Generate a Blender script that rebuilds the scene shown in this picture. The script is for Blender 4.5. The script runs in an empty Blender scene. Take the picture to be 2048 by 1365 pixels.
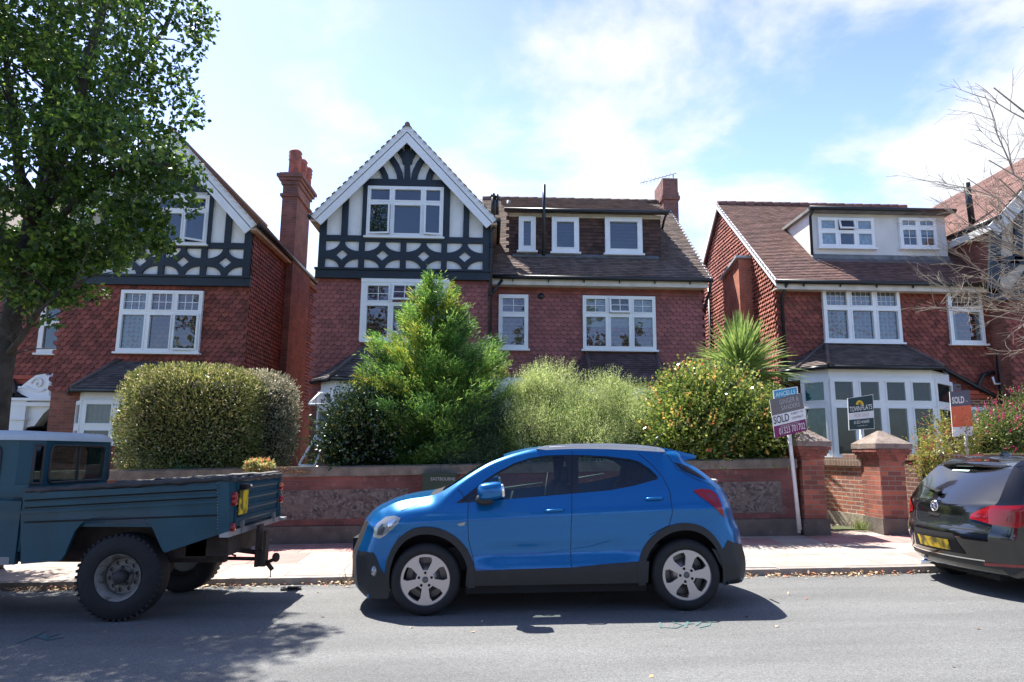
import bpy, bmesh, math, random
import numpy as np
from mathutils import Vector, Matrix
from mathutils.geometry import tessellate_polygon
random.seed(7); RNG = np.random.RandomState(11)
S = bpy.context.scene
# ---------------------------------------------------------------- camera
F = 1365.; H = 1.57; YAW = math.radians(1.8); PIT = math.radians(9.3); ROL = .009
cp, sp = math.cos(PIT), math.sin(PIT); cy, sy = math.cos(YAW), math.sin(YAW)
Fw = Vector((sy*cp, cy*cp, sp)); R0 = Vector((cy, -sy, 0)); U0 = Vector((-sy*sp, -cy*sp, cp))
Rv = R0*math.cos(ROL)+U0*math.sin(ROL); Uv = U0*math.cos(ROL)-R0*math.sin(ROL)
cam = bpy.data.cameras.new('camera'); co = bpy.data.objects.new('camera', cam); S.collection.objects.link(co)
m = Matrix((Rv, Uv, -Fw)).transposed().to_4x4(); m.translation = (0, 0, H); co.matrix_world = m
cam.lens = 24.; cam.sensor_width = 36.; cam.clip_end = 3000; cam.clip_start = .05
S.camera = co
S.view_settings.view_transform = 'Standard'; S.view_settings.look = 'None'
S.view_settings.exposure = EXPO = 1.27; S.view_settings.gamma = 1
# ---------------------------------------------------------------- sun and sky
SUN = Vector((-.36, .40, 1.0)).normalized()          # towards the sun
el = math.asin(SUN.z); az = math.atan2(SUN.x, SUN.y)  # azimuth from +Y towards +X
sl = bpy.data.lights.new('sun', 'SUN'); sl.energy = 5.0; sl.angle = math.radians(.5); sl.color = (1, .95, .88)
so = bpy.data.objects.new('sun', sl); S.collection.objects.link(so)
so.rotation_euler = SUN.to_track_quat('Z', 'Y').to_euler(); so.location = (0, 0, 30)
W = bpy.data.worlds.new('World'); S.world = W; W.use_nodes = True
nt = W.node_tree; nt.nodes.clear()
def nn(nt, t, **k):
    n = nt.nodes.new(t)
    for a, b in k.items():
        if a.startswith('i_'): n.inputs[a[2:].replace('_', ' ')].default_value = b
        else: setattr(n, a, b)
    return n
out = nn(nt, 'ShaderNodeOutputWorld'); bg = nn(nt, 'ShaderNodeBackground'); bg.inputs[1].default_value = .09
sky = nn(nt, 'ShaderNodeTexSky', sky_type='NISHITA', sun_disc=False, sun_elevation=el, sun_rotation=az, air_density=1.0, dust_density=1.2, ozone_density=2.5)
tc = nn(nt, 'ShaderNodeTexCoord'); sx = nn(nt, 'ShaderNodeSeparateXYZ')
L = nt.links.new
L(tc.outputs['Generated'], sx.inputs[0])
# cloud sheet: project direction on a plane
mz = nn(nt, 'ShaderNodeMath', operation='MAXIMUM'); mz.inputs[1].default_value = .0
L(sx.outputs[2], mz.inputs[0])
az_ = nn(nt, 'ShaderNodeMath', operation='ADD'); az_.inputs[1].default_value = .22; L(mz.outputs[0], az_.inputs[0])
dx = nn(nt, 'ShaderNodeMath', operation='DIVIDE'); L(sx.outputs[0], dx.inputs[0]); L(az_.outputs[0], dx.inputs[1])
dy = nn(nt, 'ShaderNodeMath', operation='DIVIDE'); L(sx.outputs[1], dy.inputs[0]); L(az_.outputs[0], dy.inputs[1])
cb = nn(nt, 'ShaderNodeCombineXYZ'); L(dx.outputs[0], cb.inputs[0]); L(dy.outputs[0], cb.inputs[1])
cb.inputs[2].default_value = 3.7
no = nn(nt, 'ShaderNodeTexNoise'); no.inputs['Scale'].default_value = 2.4; no.inputs['Detail'].default_value = 10; no.inputs['Roughness'].default_value = .56; no.inputs['Distortion'].default_value = .15
L(cb.outputs[0], no.inputs['Vector'])
# more cloud low down
hz = nn(nt, 'ShaderNodeMapRange'); hz.inputs['From Min'].default_value = .05; hz.inputs['From Max'].default_value = .62; hz.inputs['To Min'].default_value = .17; hz.inputs['To Max'].default_value = -.02
L(sx.outputs[2], hz.inputs['Value'])
hx = nn(nt, 'ShaderNodeMath', operation='MULTIPLY_ADD'); hx.inputs[1].default_value = .13; L(sx.outputs[0], hx.inputs[0]); L(hz.outputs[0], hx.inputs[2])
hy = nn(nt, 'ShaderNodeMapRange'); hy.inputs['From Min'].default_value = -.5; hy.inputs['From Max'].default_value = .35; hy.inputs['To Min'].default_value = -.34; hy.inputs['To Max'].default_value = 0.; L(sx.outputs[1], hy.inputs['Value']); hh = nn(nt, 'ShaderNodeMath', operation='ADD'); L(hx.outputs[0], hh.inputs[0]); L(hy.outputs[0], hh.inputs[1])  # sky cleared of cloud behind the camera to cut fill light
hq = nn(nt, 'ShaderNodeMapRange'); hq.inputs['From Min'].default_value = .6; hq.inputs['From Max'].default_value = .85; hq.inputs['To Max'].default_value = -.3; L(sx.outputs[2], hq.inputs['Value']); h3 = nn(nt, 'ShaderNodeMath', operation='ADD'); L(hh.outputs[0], h3.inputs[0]); L(hq.outputs[0], h3.inputs[1])  # cloud thinned overhead as well, shaped to lower the fill
ad = nn(nt, 'ShaderNodeMath', operation='ADD'); L(no.outputs[0], ad.inputs[0]); L(h3.outputs[0], ad.inputs[1])
cr = nn(nt, 'ShaderNodeMapRange', interpolation_type='SMOOTHSTEP'); cr.inputs['From Min'].default_value = .50; cr.inputs['From Max'].default_value = .70; cr.inputs['To Max'].default_value = .95
L(ad.outputs[0], cr.inputs['Value'])
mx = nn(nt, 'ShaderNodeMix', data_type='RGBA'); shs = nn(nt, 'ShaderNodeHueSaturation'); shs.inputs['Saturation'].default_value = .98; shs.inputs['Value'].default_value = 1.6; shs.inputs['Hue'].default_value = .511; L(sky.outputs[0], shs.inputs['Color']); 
vz = nn(nt, 'ShaderNodeMapRange'); vz.inputs['From Min'].default_value = .35; vz.inputs['From Max'].default_value = .8; vz.inputs['To Min'].default_value = 1.7; vz.inputs['To Max'].default_value = .75; L(sx.outputs[2], vz.inputs['Value'])  # sky brightened in the visible band, dimmed overhead to cut fill
vy = nn(nt, 'ShaderNodeMapRange'); vy.inputs['From Min'].default_value = -.4; vy.inputs['From Max'].default_value = .3; vy.inputs['To Min'].default_value = .85; vy.inputs['To Max'].default_value = 1.; L(sx.outputs[1], vy.inputs['Value'])  # sky dimmed behind the camera, shaped to lower fill
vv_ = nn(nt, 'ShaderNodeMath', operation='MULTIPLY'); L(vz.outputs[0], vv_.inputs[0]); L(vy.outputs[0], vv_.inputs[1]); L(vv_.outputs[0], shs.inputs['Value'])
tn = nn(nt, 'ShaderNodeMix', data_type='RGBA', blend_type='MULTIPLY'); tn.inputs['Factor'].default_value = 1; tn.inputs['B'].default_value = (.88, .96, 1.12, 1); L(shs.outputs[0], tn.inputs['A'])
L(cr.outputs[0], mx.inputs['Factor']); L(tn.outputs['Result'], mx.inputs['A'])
mx.inputs['B'].default_value = (5.0, 5.12, 5.35, 1)
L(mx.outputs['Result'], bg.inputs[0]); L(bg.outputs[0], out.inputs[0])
if hasattr(S, 'cycles'):
    S.cycles.max_bounces = 8; S.cycles.transparent_max_bounces = 16
# ---------------------------------------------------------------- pixel helpers (photo is 2048 x 1365)
def ray(x, y): return Fw*F+Rv*(x-1024)-Uv*(y-682.5)
def atY(x, y, Y):
    d = ray(x, y); t = Y/d.y; return Vector((d.x*t, Y, H+d.z*t))
def atX(x, y, X):
    d = ray(x, y); t = X/d.x; return Vector((X, d.y*t, H+d.z*t))
def atG(x, y, z0=0., s=.021):
    d = ray(x, y); t = (z0-H)/(d.z-s*d.x); return Vector((d.x*t, d.y*t, H+d.z*t))
def atP(x, y, p, n):
    d = ray(x, y); o = Vector((0, 0, H)); p = Vector(p); n = Vector(n)
    return o+d*((p-o).dot(n)/d.dot(n))
def rect(x0, y0, x1, y1, Y):
    xm, ym = (x0+x1)/2, (y0+y1)/2
    return atY(x0, ym, Y).x, atY(x1, ym, Y).x, atY(xm, y1, Y).z, atY(xm, y0, Y).z
def gz(X): return .021*X
# ---------------------------------------------------------------- object helpers
ORG = {}
def link(o, parent=None):
    S.collection.objects.link(o)
    if parent is not None: o.parent = parent
    return o
def tag(o, label=None, cat=None, group=None, kind=None):
    if label: o['label'] = label
    if cat: o['category'] = cat
    if group: o['group'] = group
    if kind: o['kind'] = kind
    return o
def thing(name, loc, label, cat, group=None, rotz=0):
    o = bpy.data.objects.new(name, None); link(o); o.location = loc; o.rotation_euler.z = rotz; o.empty_display_size = .2
    ORG[o.name] = Vector(loc) if not rotz else Vector((0, 0, 0))
    return tag(o, label, cat, group)
class MB:
    def __init__(s): s.v = []; s.f = []; s.sm = []; s.mi = []; s.nrm = None
    def add(s, vs, fs, smooth=False, mi=0):
        b = len(s.v); s.v += [tuple(v) for v in vs]
        for f in fs: s.f.append(tuple(b+i for i in f)); s.sm.append(smooth); s.mi.append(mi)
        return s
    def box(s, x0, x1, y0, y1, z0, z1, mi=0):
        x0, x1 = min(x0, x1), max(x0, x1); y0, y1 = min(y0, y1), max(y0, y1); z0, z1 = min(z0, z1), max(z0, z1)
        v = [(x0,y0,z0),(x1,y0,z0),(x1,y1,z0),(x0,y1,z0),(x0,y0,z1),(x1,y0,z1),(x1,y1,z1),(x0,y1,z1)]
        return s.add(v, [(0,3,2,1),(4,5,6,7),(0,1,5,4),(1,2,6,5),(2,3,7,6),(3,0,4,7)], mi=mi)
    def obox(s, c, ex, ey, ez, mi=0):
        c, ex, ey, ez = map(Vector, (c, ex, ey, ez))
        v = [c+ex*i+ey*j+ez*k for k in (-1, 1) for i, j in ((-1,-1),(1,-1),(1,1),(-1,1))]
        return s.add(v, [(0,3,2,1),(4,5,6,7),(0,1,5,4),(1,2,6,5),(2,3,7,6),(3,0,4,7)], mi=mi)
    def prism(s, pts, vec, holes=(), mi=0, smooth=False):
        """planar polygon pts (3D) with holes, extruded by vec"""
        loops = [[Vector(p) for p in pts]]+[[Vector(p) for p in h] for h in holes]
        tris = tessellate_polygon(loops); flat = [p for l in loops for p in l]; n = len(flat); vec = Vector(vec)
        fs = []
        nor = Vector((0, 0, 0))
        for t in tris: nor += (flat[t[1]]-flat[t[0]]).cross(flat[t[2]]-flat[t[0]])
        flip = nor.dot(vec) > 0
        for t in tris:
            a = tuple(t) if not flip else tuple(reversed(t))
            fs.append(a); fs.append(tuple(i+n for i in reversed(a)))
        b = 0
        for l in loops:
            k = len(l)
            for i in range(k): fs.append((b+i, b+(i+1) % k, b+(i+1) % k+n, b+i+n))
            b += k
        return s.add(flat+[p+vec for p in flat], fs, smooth, mi)
    def beam(s, a, b, w, t, nrm=(0, -1, 0), mi=0):
        """flat bar from a to b, width w in the plane, standing t proud along nrm"""
        a, b, nrm = Vector(a), Vector(b), Vector(nrm); d = (b-a); L_ = d.length; d.normalize(); u = nrm.cross(d).normalized()
        return s.obox((a+b)/2+nrm*t/2, d*L_/2, u*w/2, nrm*t/2, mi)
    def strip(s, pts, w, t, nrm=(0, -1, 0), mi=0):
        pts = [Vector(p) for p in pts]; nrm = Vector(nrm); l = []; r = []
        for i, p in enumerate(pts):
            d = (pts[min(i+1, len(pts)-1)]-pts[max(i-1, 0)]).normalized(); u = nrm.cross(d)
            l.append(p+u*w/2); r.append(p-u*w/2)
        return s.prism(l+r[::-1], nrm*t, mi=mi)
    def tube(s, pts, r, n=8, cap=True, mi=0):
        pts = [Vector(p) for p in pts]; k = len(pts); rs = r if hasattr(r, '__len__') else [r]*k; vs = []
        d0 = (pts[1]-pts[0]).normalized(); a = d0.orthogonal().normalized()
        for i, p in enumerate(pts):
            d = (pts[min(i+1, k-1)]-pts[max(i-1, 0)]).normalized(); a = (a-d*a.dot(d)).normalized(); b = d.cross(a)
            for j in range(n):
                t = 2*math.pi*j/n; vs.append(p+(a*math.cos(t)+b*math.sin(t))*rs[i])
        fs = [(i*n+j, i*n+(j+1) % n, (i+1)*n+(j+1) % n, (i+1)*n+j) for i in range(k-1) for j in range(n)]
        s.add(vs, fs, True, mi)
        if cap: 
            b = len(s.v)-len(vs); s.f += [tuple(b+j for j in reversed(range(n))), tuple(b+(k-1)*n+j for j in range(n))]; s.sm += [False]*2; s.mi += [mi]*2
        return s
    def lathe(s, prof, c, ax=(0, 0, 1), n=32, mi=0, smooth=True):
        """prof: (r, h) list along axis ax from c"""
        ax = Vector(ax).normalized(); a = ax.orthogonal().normalized(); b = ax.cross(a); c = Vector(c); vs = []
        for r, h in prof:
            for j in range(n):
                t = 2*math.pi*j/n; vs.append(c+ax*h+(a*math.cos(t)+b*math.sin(t))*r)
        k = len(prof)
        return s.add(vs, [(i*n+j, i*n+(j+1) % n, (i+1)*n+(j+1) % n, (i+1)*n+j) for i in range(k-1) for j in range(n)], smooth, mi)
    def sup(s, c, r, e=.5, e2=None, nu=20, nv=12, rot=None, mi=0):
        """superellipsoid"""
        e2 = e if e2 is None else e2; c = Vector(c)
        pw = lambda v, q: math.copysign(abs(v)**q, v)
        vs = []
        for i in range(nv+1):
            ph = -math.pi/2+math.pi*i/nv
            for j in range(nu):
                th = 2*math.pi*j/nu
                p = Vector((r[0]*pw(math.cos(ph), e2)*pw(math.cos(th), e), r[1]*pw(math.cos(ph), e2)*pw(math.sin(th), e), r[2]*pw(math.sin(ph), e2)))
                if rot: p = rot @ p
                vs.append(c+p)
        return s.add(vs, [(i*nu+j, i*nu+(j+1) % nu, (i+1)*nu+(j+1) % nu, (i+1)*nu+j) for i in range(nv) for j in range(nu)], True, mi)
    def build(s, name, mat, parent=None, label=None, origin=None):
        me = bpy.data.meshes.new(name); org = Vector((0, 0, 0))
        p = parent
        if p is not None: org = ORG.get(p.name, Vector((0, 0, 0)))
        elif origin is not None: org = Vector(origin)
        v = np.array(s.v, dtype=np.float64).reshape(-1, 3)-np.array(org)
        me.from_pydata(v.tolist(), [], s.f)
        mats = mat if isinstance(mat, (list, tuple)) else [mat]
        for q in mats: me.materials.append(q)
        me.polygons.foreach_set('use_smooth', s.sm)
        if len(mats) > 1: me.polygons.foreach_set('material_index', s.mi)
        me.update()
        if s.nrm is not None: me.normals_split_custom_set_from_vertices(s.nrm)
        o = bpy.data.objects.new(name, me); link(o, parent)
        if p is None and origin is not None: o.location = org
        ORG[o.name] = org
        if label: o['label'] = label
        return o
def quads(name, V, nper, mat, parent=None, smooth=False, origin=None):
    """V: (n*nper,3) array; every nper verts form one face (fast)"""
    org = np.array(ORG.get(parent.name, (0, 0, 0)) if parent is not None else (origin or (0, 0, 0)))
    V = np.asarray(V, dtype=np.float32).reshape(-1, 3)-org.astype(np.float32); n = len(V); k = n//nper
    me = bpy.data.meshes.new(name); me.vertices.add(n); me.vertices.foreach_set('co', V.ravel())
    me.loops.add(n); me.loops.foreach_set('vertex_index', np.arange(n, dtype=np.int32))
    me.polygons.add(k); me.polygons.foreach_set('loop_start', np.arange(0, n, nper, dtype=np.int32))
    me.materials.append(mat); me.update(calc_edges=True); me.validate()
    o = bpy.data.objects.new(name, me); link(o, parent)
    if parent is None and origin: o.location = origin
    ORG[o.name] = Vector(org)
    return o
# ---------------------------------------------------------------- materials
MC = {}
def M(name, col, rough=.6, metal=0., var=.0, vs=3., bump=0., bs=40., isl=0., coat=0., col2=None, spec=.5, det=5, stain=None, flake=0.):
    if name in MC: return MC[name]
    mt = bpy.data.materials.new(name); mt.use_nodes = True; nt = mt.node_tree; P = nt.nodes['Principled BSDF']; L = nt.links.new
    P.inputs['Roughness'].default_value = rough; P.inputs['Metallic'].default_value = metal; P.inputs['Coat Weight'].default_value = coat
    P.inputs['Coat Roughness'].default_value = .03; P.inputs['Specular IOR Level'].default_value = spec
    tc = nn(nt, 'ShaderNodeTexCoord'); src = None
    rgb = nn(nt, 'ShaderNodeRGB'); rgb.outputs[0].default_value = (*col, 1); src = rgb.outputs[0]
    if col2:
        no = nn(nt, 'ShaderNodeTexNoise'); no.inputs['Scale'].default_value = vs; no.inputs['Detail'].default_value = det; L(tc.outputs['Object'], no.inputs['Vector'])
        cr = nn(nt, 'ShaderNodeMapRange', interpolation_type='SMOOTHSTEP'); cr.inputs['From Min'].default_value = .4; cr.inputs['From Max'].default_value = .62; L(no.outputs[0], cr.inputs['Value'])
        mx = nn(nt, 'ShaderNodeMix', data_type='RGBA'); mx.inputs['B'].default_value = (*col2, 1); L(cr.outputs[0], mx.inputs['Factor']); L(src, mx.inputs['A']); src = mx.outputs['Result']
    if var or isl:
        val = nn(nt, 'ShaderNodeValue'); val.outputs[0].default_value = 1.; vsrc = val.outputs[0]
        if var:
            no = nn(nt, 'ShaderNodeTexNoise'); no.inputs['Scale'].default_value = vs; no.inputs['Detail'].default_value = det; L(tc.outputs['Object'], no.inputs['Vector'])
            a = nn(nt, 'ShaderNodeMapRange'); a.inputs['From Min'].default_value = .3; a.inputs['From Max'].default_value = .7; a.inputs['To Min'].default_value = 1-var; a.inputs['To Max'].default_value = 1+var; a.clamp = False
            L(no.outputs[0], a.inputs['Value']); vsrc = a.outputs[0]
        if isl:
            g = nn(nt, 'ShaderNodeNewGeometry'); b = nn(nt, 'ShaderNodeMapRange'); b.inputs['To Min'].default_value = 1-isl; b.inputs['To Max'].default_value = 1+isl
            L(g.outputs['Random Per Island'], b.inputs['Value']); q = nn(nt, 'ShaderNodeMath', operation='MULTIPLY'); L(vsrc, q.inputs[0]); L(b.outputs[0], q.inputs[1]); vsrc = q.outputs[0]
        hs = nn(nt, 'ShaderNodeHueSaturation'); L(vsrc, hs.inputs['Value']); L(src, hs.inputs['Color']); src = hs.outputs[0]
    if stain:   # (colour, scale, threshold)
        no = nn(nt, 'ShaderNodeTexNoise'); no.inputs['Scale'].default_value = stain[1]; no.inputs['Detail'].default_value = 8; no.inputs['Roughness'].default_value = .65; L(tc.outputs['Object'], no.inputs['Vector'])
        cr = nn(nt, 'ShaderNodeMapRange', interpolation_type='SMOOTHSTEP'); cr.inputs['From Min'].default_value = stain[2]; cr.inputs['From Max'].default_value = stain[2]+.12; cr.inputs['To Max'].default_value = .8; L(no.outputs[0], cr.inputs['Value'])
        mx = nn(nt, 'ShaderNodeMix', data_type='RGBA'); mx.inputs['B'].default_value = (*stain[0], 1); L(cr.outputs[0], mx.inputs['Factor']); L(src, mx.inputs['A']); src = mx.outputs['Result']
    L(src, P.inputs['Base Color'])
    if bump:
        no = nn(nt, 'ShaderNodeTexNoise'); no.inputs['Scale'].default_value = bs; no.inputs['Detail'].default_value = 4; L(tc.outputs['Object'], no.inputs['Vector'])
        bu = nn(nt, 'ShaderNodeBump'); bu.inputs['Strength'].default_value = bump; bu.inputs['Distance'].default_value = .02; L(no.outputs[0], bu.inputs['Height']); L(bu.outputs[0], P.inputs['Normal'])
    if flake:
        vo = nn(nt, 'ShaderNodeTexVoronoi'); vo.inputs['Scale'].default_value = 900; L(tc.outputs['Object'], vo.inputs['Vector'])
        mr = nn(nt, 'ShaderNodeMapRange'); mr.inputs['To Min'].default_value = rough-flake; mr.inputs['To Max'].default_value = rough+flake; L(vo.outputs['Color'], mr.inputs['Value']); L(mr.outputs[0], P.inputs['Roughness'])
    MC[name] = mt; return mt
def brickmat(name, c1, c2, mortar, bw=.235, bh=.075, ms=.010, stain=None, bump=.5, rough=.85, var=.25, off=.5):
    if name in MC: return MC[name]
    mt = bpy.data.materials.new(name); mt.use_nodes = True; nt = mt.node_tree; P = nt.nodes['Principled BSDF']; L = nt.links.new; P.inputs['Roughness'].default_value = rough
    g = nn(nt, 'ShaderNodeNewGeometry'); sx = nn(nt, 'ShaderNodeSeparateXYZ'); L(g.outputs['Position'], sx.inputs[0])
    sn = nn(nt, 'ShaderNodeSeparateXYZ'); L(g.outputs['True Normal'], sn.inputs[0])
    ab = nn(nt, 'ShaderNodeMath', operation='ABSOLUTE'); L(sn.outputs[0], ab.inputs[0]); gt = nn(nt, 'ShaderNodeMath', operation='GREATER_THAN'); gt.inputs[1].default_value = .7; L(ab.outputs[0], gt.inputs[0])
    mm = nn(nt, 'ShaderNodeMix', data_type='FLOAT'); L(gt.outputs[0], mm.inputs['Factor']); L(sx.outputs[0], mm.inputs['A']); L(sx.outputs[1], mm.inputs['B'])
    cb = nn(nt, 'ShaderNodeCombineXYZ'); L(mm.outputs['Result'], cb.inputs[0]); L(sx.outputs[2], cb.inputs[1])
    br = nn(nt, 'ShaderNodeTexBrick'); br.offset = off; L(cb.outputs[0], br.inputs['Vector'])
    br.inputs['Scale'].default_value = 1; br.inputs['Brick Width'].default_value = bw; br.inputs['Row Height'].default_value = bh; br.inputs['Mortar Size'].default_value = ms; br.inputs['Mortar Smooth'].default_value = .3
    br.inputs['Color1'].default_value = (*c1, 1); br.inputs['Color2'].default_value = (*c2, 1); br.inputs['Mortar'].default_value = (*mortar, 1); br.inputs['Bias'].default_value = -.1
    no = nn(nt, 'ShaderNodeTexNoise'); no.inputs['Scale'].default_value = 2.2; no.inputs['Detail'].default_value = 8; L(g.outputs['Position'], no.inputs['Vector'])
    a = nn(nt, 'ShaderNodeMapRange'); a.inputs['From Min'].default_value = .3; a.inputs['From Max'].default_value = .7; a.inputs['To Min'].default_value = 1-var; a.inputs['To Max'].default_value = 1+var; L(no.outputs[0], a.inputs['Value'])
    hs = nn(nt, 'ShaderNodeHueSaturation'); L(a.outputs[0], hs.inputs['Value']); L(br.outputs['Color'], hs.inputs['Color']); src = hs.outputs[0]
    if stain:
        n2 = nn(nt, 'ShaderNodeTexNoise'); n2.inputs['Scale'].default_value = stain[1]; n2.inputs['Detail'].default_value = 9; n2.inputs['Roughness'].default_value = .7; L(g.outputs['Position'], n2.inputs['Vector'])
        cr = nn(nt, 'ShaderNodeMapRange', interpolation_type='SMOOTHSTEP'); cr.inputs['From Min'].default_value = stain[2]; cr.inputs['From Max'].default_value = stain[2]+.1; cr.inputs['To Max'].default_value = .75; L(n2.outputs[0], cr.inputs['Value'])
        mx = nn(nt, 'ShaderNodeMix', data_type='RGBA'); mx.inputs['B'].default_value = (*stain[0], 1); L(cr.outputs[0], mx.inputs['Factor']); L(src, mx.inputs['A']); src = mx.outputs['Result']
    L(src, P.inputs['Base Color'])
    n3 = nn(nt, 'ShaderNodeTexNoise'); n3.inputs['Scale'].default_value = 60; L(g.outputs['Position'], n3.inputs['Vector'])
    h = nn(nt, 'ShaderNodeMath', operation='MULTIPLY_ADD'); h.inputs[1].default_value = -1.; L(br.outputs['Fac'], h.inputs[0]); L(n3.outputs[0], h.inputs[2])
    bu = nn(nt, 'ShaderNodeBump'); bu.inputs['Strength'].default_value = bump; bu.inputs['Distance'].default_value = .008; L(h.outputs[0], bu.inputs['Height']); L(bu.outputs[0], P.inputs['Normal'])
    MC[name] = mt; return mt
def leafmat(name, c1, c2, c3=None, trans=.35, rough=.45, spec=.5, f3=.9):
    if name in MC: return MC[name]
    mt = bpy.data.materials.new(name); mt.use_nodes = True; nt = mt.node_tree; P = nt.nodes['Principled BSDF']; L = nt.links.new; out = nt.nodes['Material Output']
    P.inputs['Roughness'].default_value = rough; P.inputs['Specular IOR Level'].default_value = spec
    g = nn(nt, 'ShaderNodeNewGeometry'); rp = nn(nt, 'ShaderNodeValToRGB'); L(g.outputs['Random Per Island'], rp.inputs[0])
    e = rp.color_ramp.elements; e[0].color = (*c1, 1); e[1].color = (*c2, 1); e[1].position = f3-.02 if c3 else 1
    if c3: q = e.new(min(f3+.03, 1)); q.color = (*c3, 1)
    no = nn(nt, 'ShaderNodeTexNoise'); no.inputs['Scale'].default_value = 1.7; no.inputs['Detail'].default_value = 3; tc = nn(nt, 'ShaderNodeTexCoord'); L(tc.outputs['Object'], no.inputs['Vector'])
    a = nn(nt, 'ShaderNodeMapRange'); a.inputs['From Min'].default_value = .3; a.inputs['From Max'].default_value = .7; a.inputs['To Min'].default_value = .7; a.inputs['To Max'].default_value = 1.3; L(no.outputs[0], a.inputs['Value'])
    hs = nn(nt, 'ShaderNodeHueSaturation'); L(a.outputs[0], hs.inputs['Value']); L(rp.outputs[0], hs.inputs['Color']); L(hs.outputs[0], P.inputs['Base Color'])
    if trans:
        tr = nn(nt, 'ShaderNodeBsdfTranslucent'); h2 = nn(nt, 'ShaderNodeHueSaturation'); h2.inputs['Value'].default_value = 1.6; h2.inputs['Hue'].default_value = .485; L(hs.outputs[0], h2.inputs['Color']); L(h2.outputs[0], tr.inputs[0])
        ms = nn(nt, 'ShaderNodeMixShader'); ms.inputs[0].default_value = trans; L(P.outputs[0], ms.inputs[1]); L(tr.outputs[0], ms.inputs[2]); L(ms.outputs[0], out.inputs[0])
    MC[name] = mt; return mt
def glassmat(name, tint=(.6, .68, .66), ior=1.6, rough=.0, gl=(1, 1, 1), fac=None):
    if name in MC: return MC[name]
    mt = bpy.data.materials.new(name); mt.use_nodes = True; nt = mt.node_tree; L = nt.links.new; nt.nodes.remove(nt.nodes['Principled BSDF']); out = nt.nodes['Material Output']
    t = nn(nt, 'ShaderNodeBsdfTransparent'); t.inputs[0].default_value = (*tint, 1); gsy = nn(nt, 'ShaderNodeBsdfGlossy'); gsy.inputs['Roughness'].default_value = rough; gsy.inputs['Color'].default_value = (*gl, 1)
    fr = nn(nt, 'ShaderNodeFresnel'); fr.inputs['IOR'].default_value = ior; ms = nn(nt, 'ShaderNodeMixShader'); L(t.outputs[0], ms.inputs[1]); L(gsy.outputs[0], ms.inputs[2]); L(ms.outputs[0], out.inputs[0])
    geo = nn(nt, 'ShaderNodeNewGeometry'); inv = nn(nt, 'ShaderNodeMath', operation='SUBTRACT'); inv.inputs[0].default_value = 1.; L(geo.outputs['Backfacing'], inv.inputs[1])
    mu = nn(nt, 'ShaderNodeMath', operation='MULTIPLY'); L(fr.outputs[0], mu.inputs[0]); L(inv.outputs[0], mu.inputs[1]); L(mu.outputs[0], ms.inputs[0])
    tc = nn(nt, 'ShaderNodeTexCoord'); no = nn(nt, 'ShaderNodeTexNoise'); no.inputs['Scale'].default_value = 1.3; L(tc.outputs['Object'], no.inputs['Vector'])
    bu = nn(nt, 'ShaderNodeBump'); bu.inputs['Strength'].default_value = .12; bu.inputs['Distance'].default_value = .05; L(no.outputs[0], bu.inputs['Height']); L(bu.outputs[0], gsy.inputs['Normal'])
    MC[name] = mt; return mt
white = M('white_paint', (.88, .89, .89), .45, var=.05, vs=2, stain=((.5, .48, .42), 3, .68))
upvc = M('white_frame', (.88, .89, .88), .3, var=.04)
cream = M('cream_paint', (.62, .58, .50), .55, var=.1)
navy = M('navy_timber', (.011, .021, .032), .5, var=.25, vs=2.5, bump=.25, bs=25)
render_ = M('white_roughcast', (.90, .90, .88), .9, var=.04, bump=.5, bs=55)
gutter = M('black_gutter', (.012, .015, .018), .35)
ledm = M('lead_flashing', (.16, .17, .18), .55, var=.3, vs=5)
redbrick = brickmat('red_brick', (.31, .10, .065), (.20, .066, .048), (.22, .15, .12), ms=.008)
brownbrick = brickmat('brown_brick', (.26, .085, .055), (.17, .06, .045), (.42, .36, .28))
pierbrick = brickmat('pier_brick', (.40, .12, .07), (.15, .055, .045), (.27, .19, .15), bw=.23, bh=.078, ms=.008, bump=.9, stain=((.45, .38, .33), 4, .66))
oldbrick = brickmat('worn_orange_brick', (.48, .15, .08), (.27, .12, .10), (.48, .38, .29), bw=.22, bh=.072, ms=.012, stain=((.42, .34, .29), 5, .58), bump=1.)
chimbrick = brickmat('chimney_brick', (.27, .105, .08), (.17, .07, .055), (.2, .14, .12), bw=.22, bh=.075, ms=.012)
scall = M('maroon_painted_tile', (.29, .092, .074), .5, isl=.22, var=.16, vs=1.2, stain=((.20, .075, .062), 2.2, .6))
orng = M('red_clay_tile', (.28, .076, .05), .75, isl=.38, var=.3, vs=1.5, col2=(.20, .056, .042), stain=((.10, .055, .045), 4, .6))
orng2 = M('orange_clay_tile', (.40, .135, .09), .75, isl=.35, var=.2, vs=1.5, col2=(.28, .09, .065))
rooft = M('brown_roof_tile', (.21, .15, .12), .85, isl=.35, var=.3, vs=1.3, col2=(.15, .115, .10), stain=((.32, .31, .24), 9, .69))
roofr = M('red_roof_tile', (.20, .11, .09), .85, isl=.28, var=.2, vs=1.3, col2=(.15, .085, .075))
roofp = M('pink_roof_tile', (.27, .15, .125), .85, isl=.25, var=.2, vs=1.3)
slate = M('dark_bay_tile', (.10, .085, .085), .8, isl=.35, var=.3, vs=2, stain=((.3, .3, .27), 7, .68))
brnt = M('dark_brown_tile', (.085, .045, .035), .8, isl=.4, var=.3, vs=2)
glass = glassmat('window_glass', (.62, .68, .68), 1.95, gl=(.9, .95, 1))
glass2 = glassmat('bay_glass', (.7, .75, .75), 1.5)
dark = M('unlit_room_dark', (.018, .022, .024), .9, var=.5, vs=3)
curt = M('pale_curtain', (.45, .47, .46), .9, var=.1)
lacem = M('lace_curtain', (.30, .31, .31), .9, var=.10, vs=6)
teal = M('teal_curtain', (.02, .17, .17), .9, var=.25, vs=6)
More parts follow.
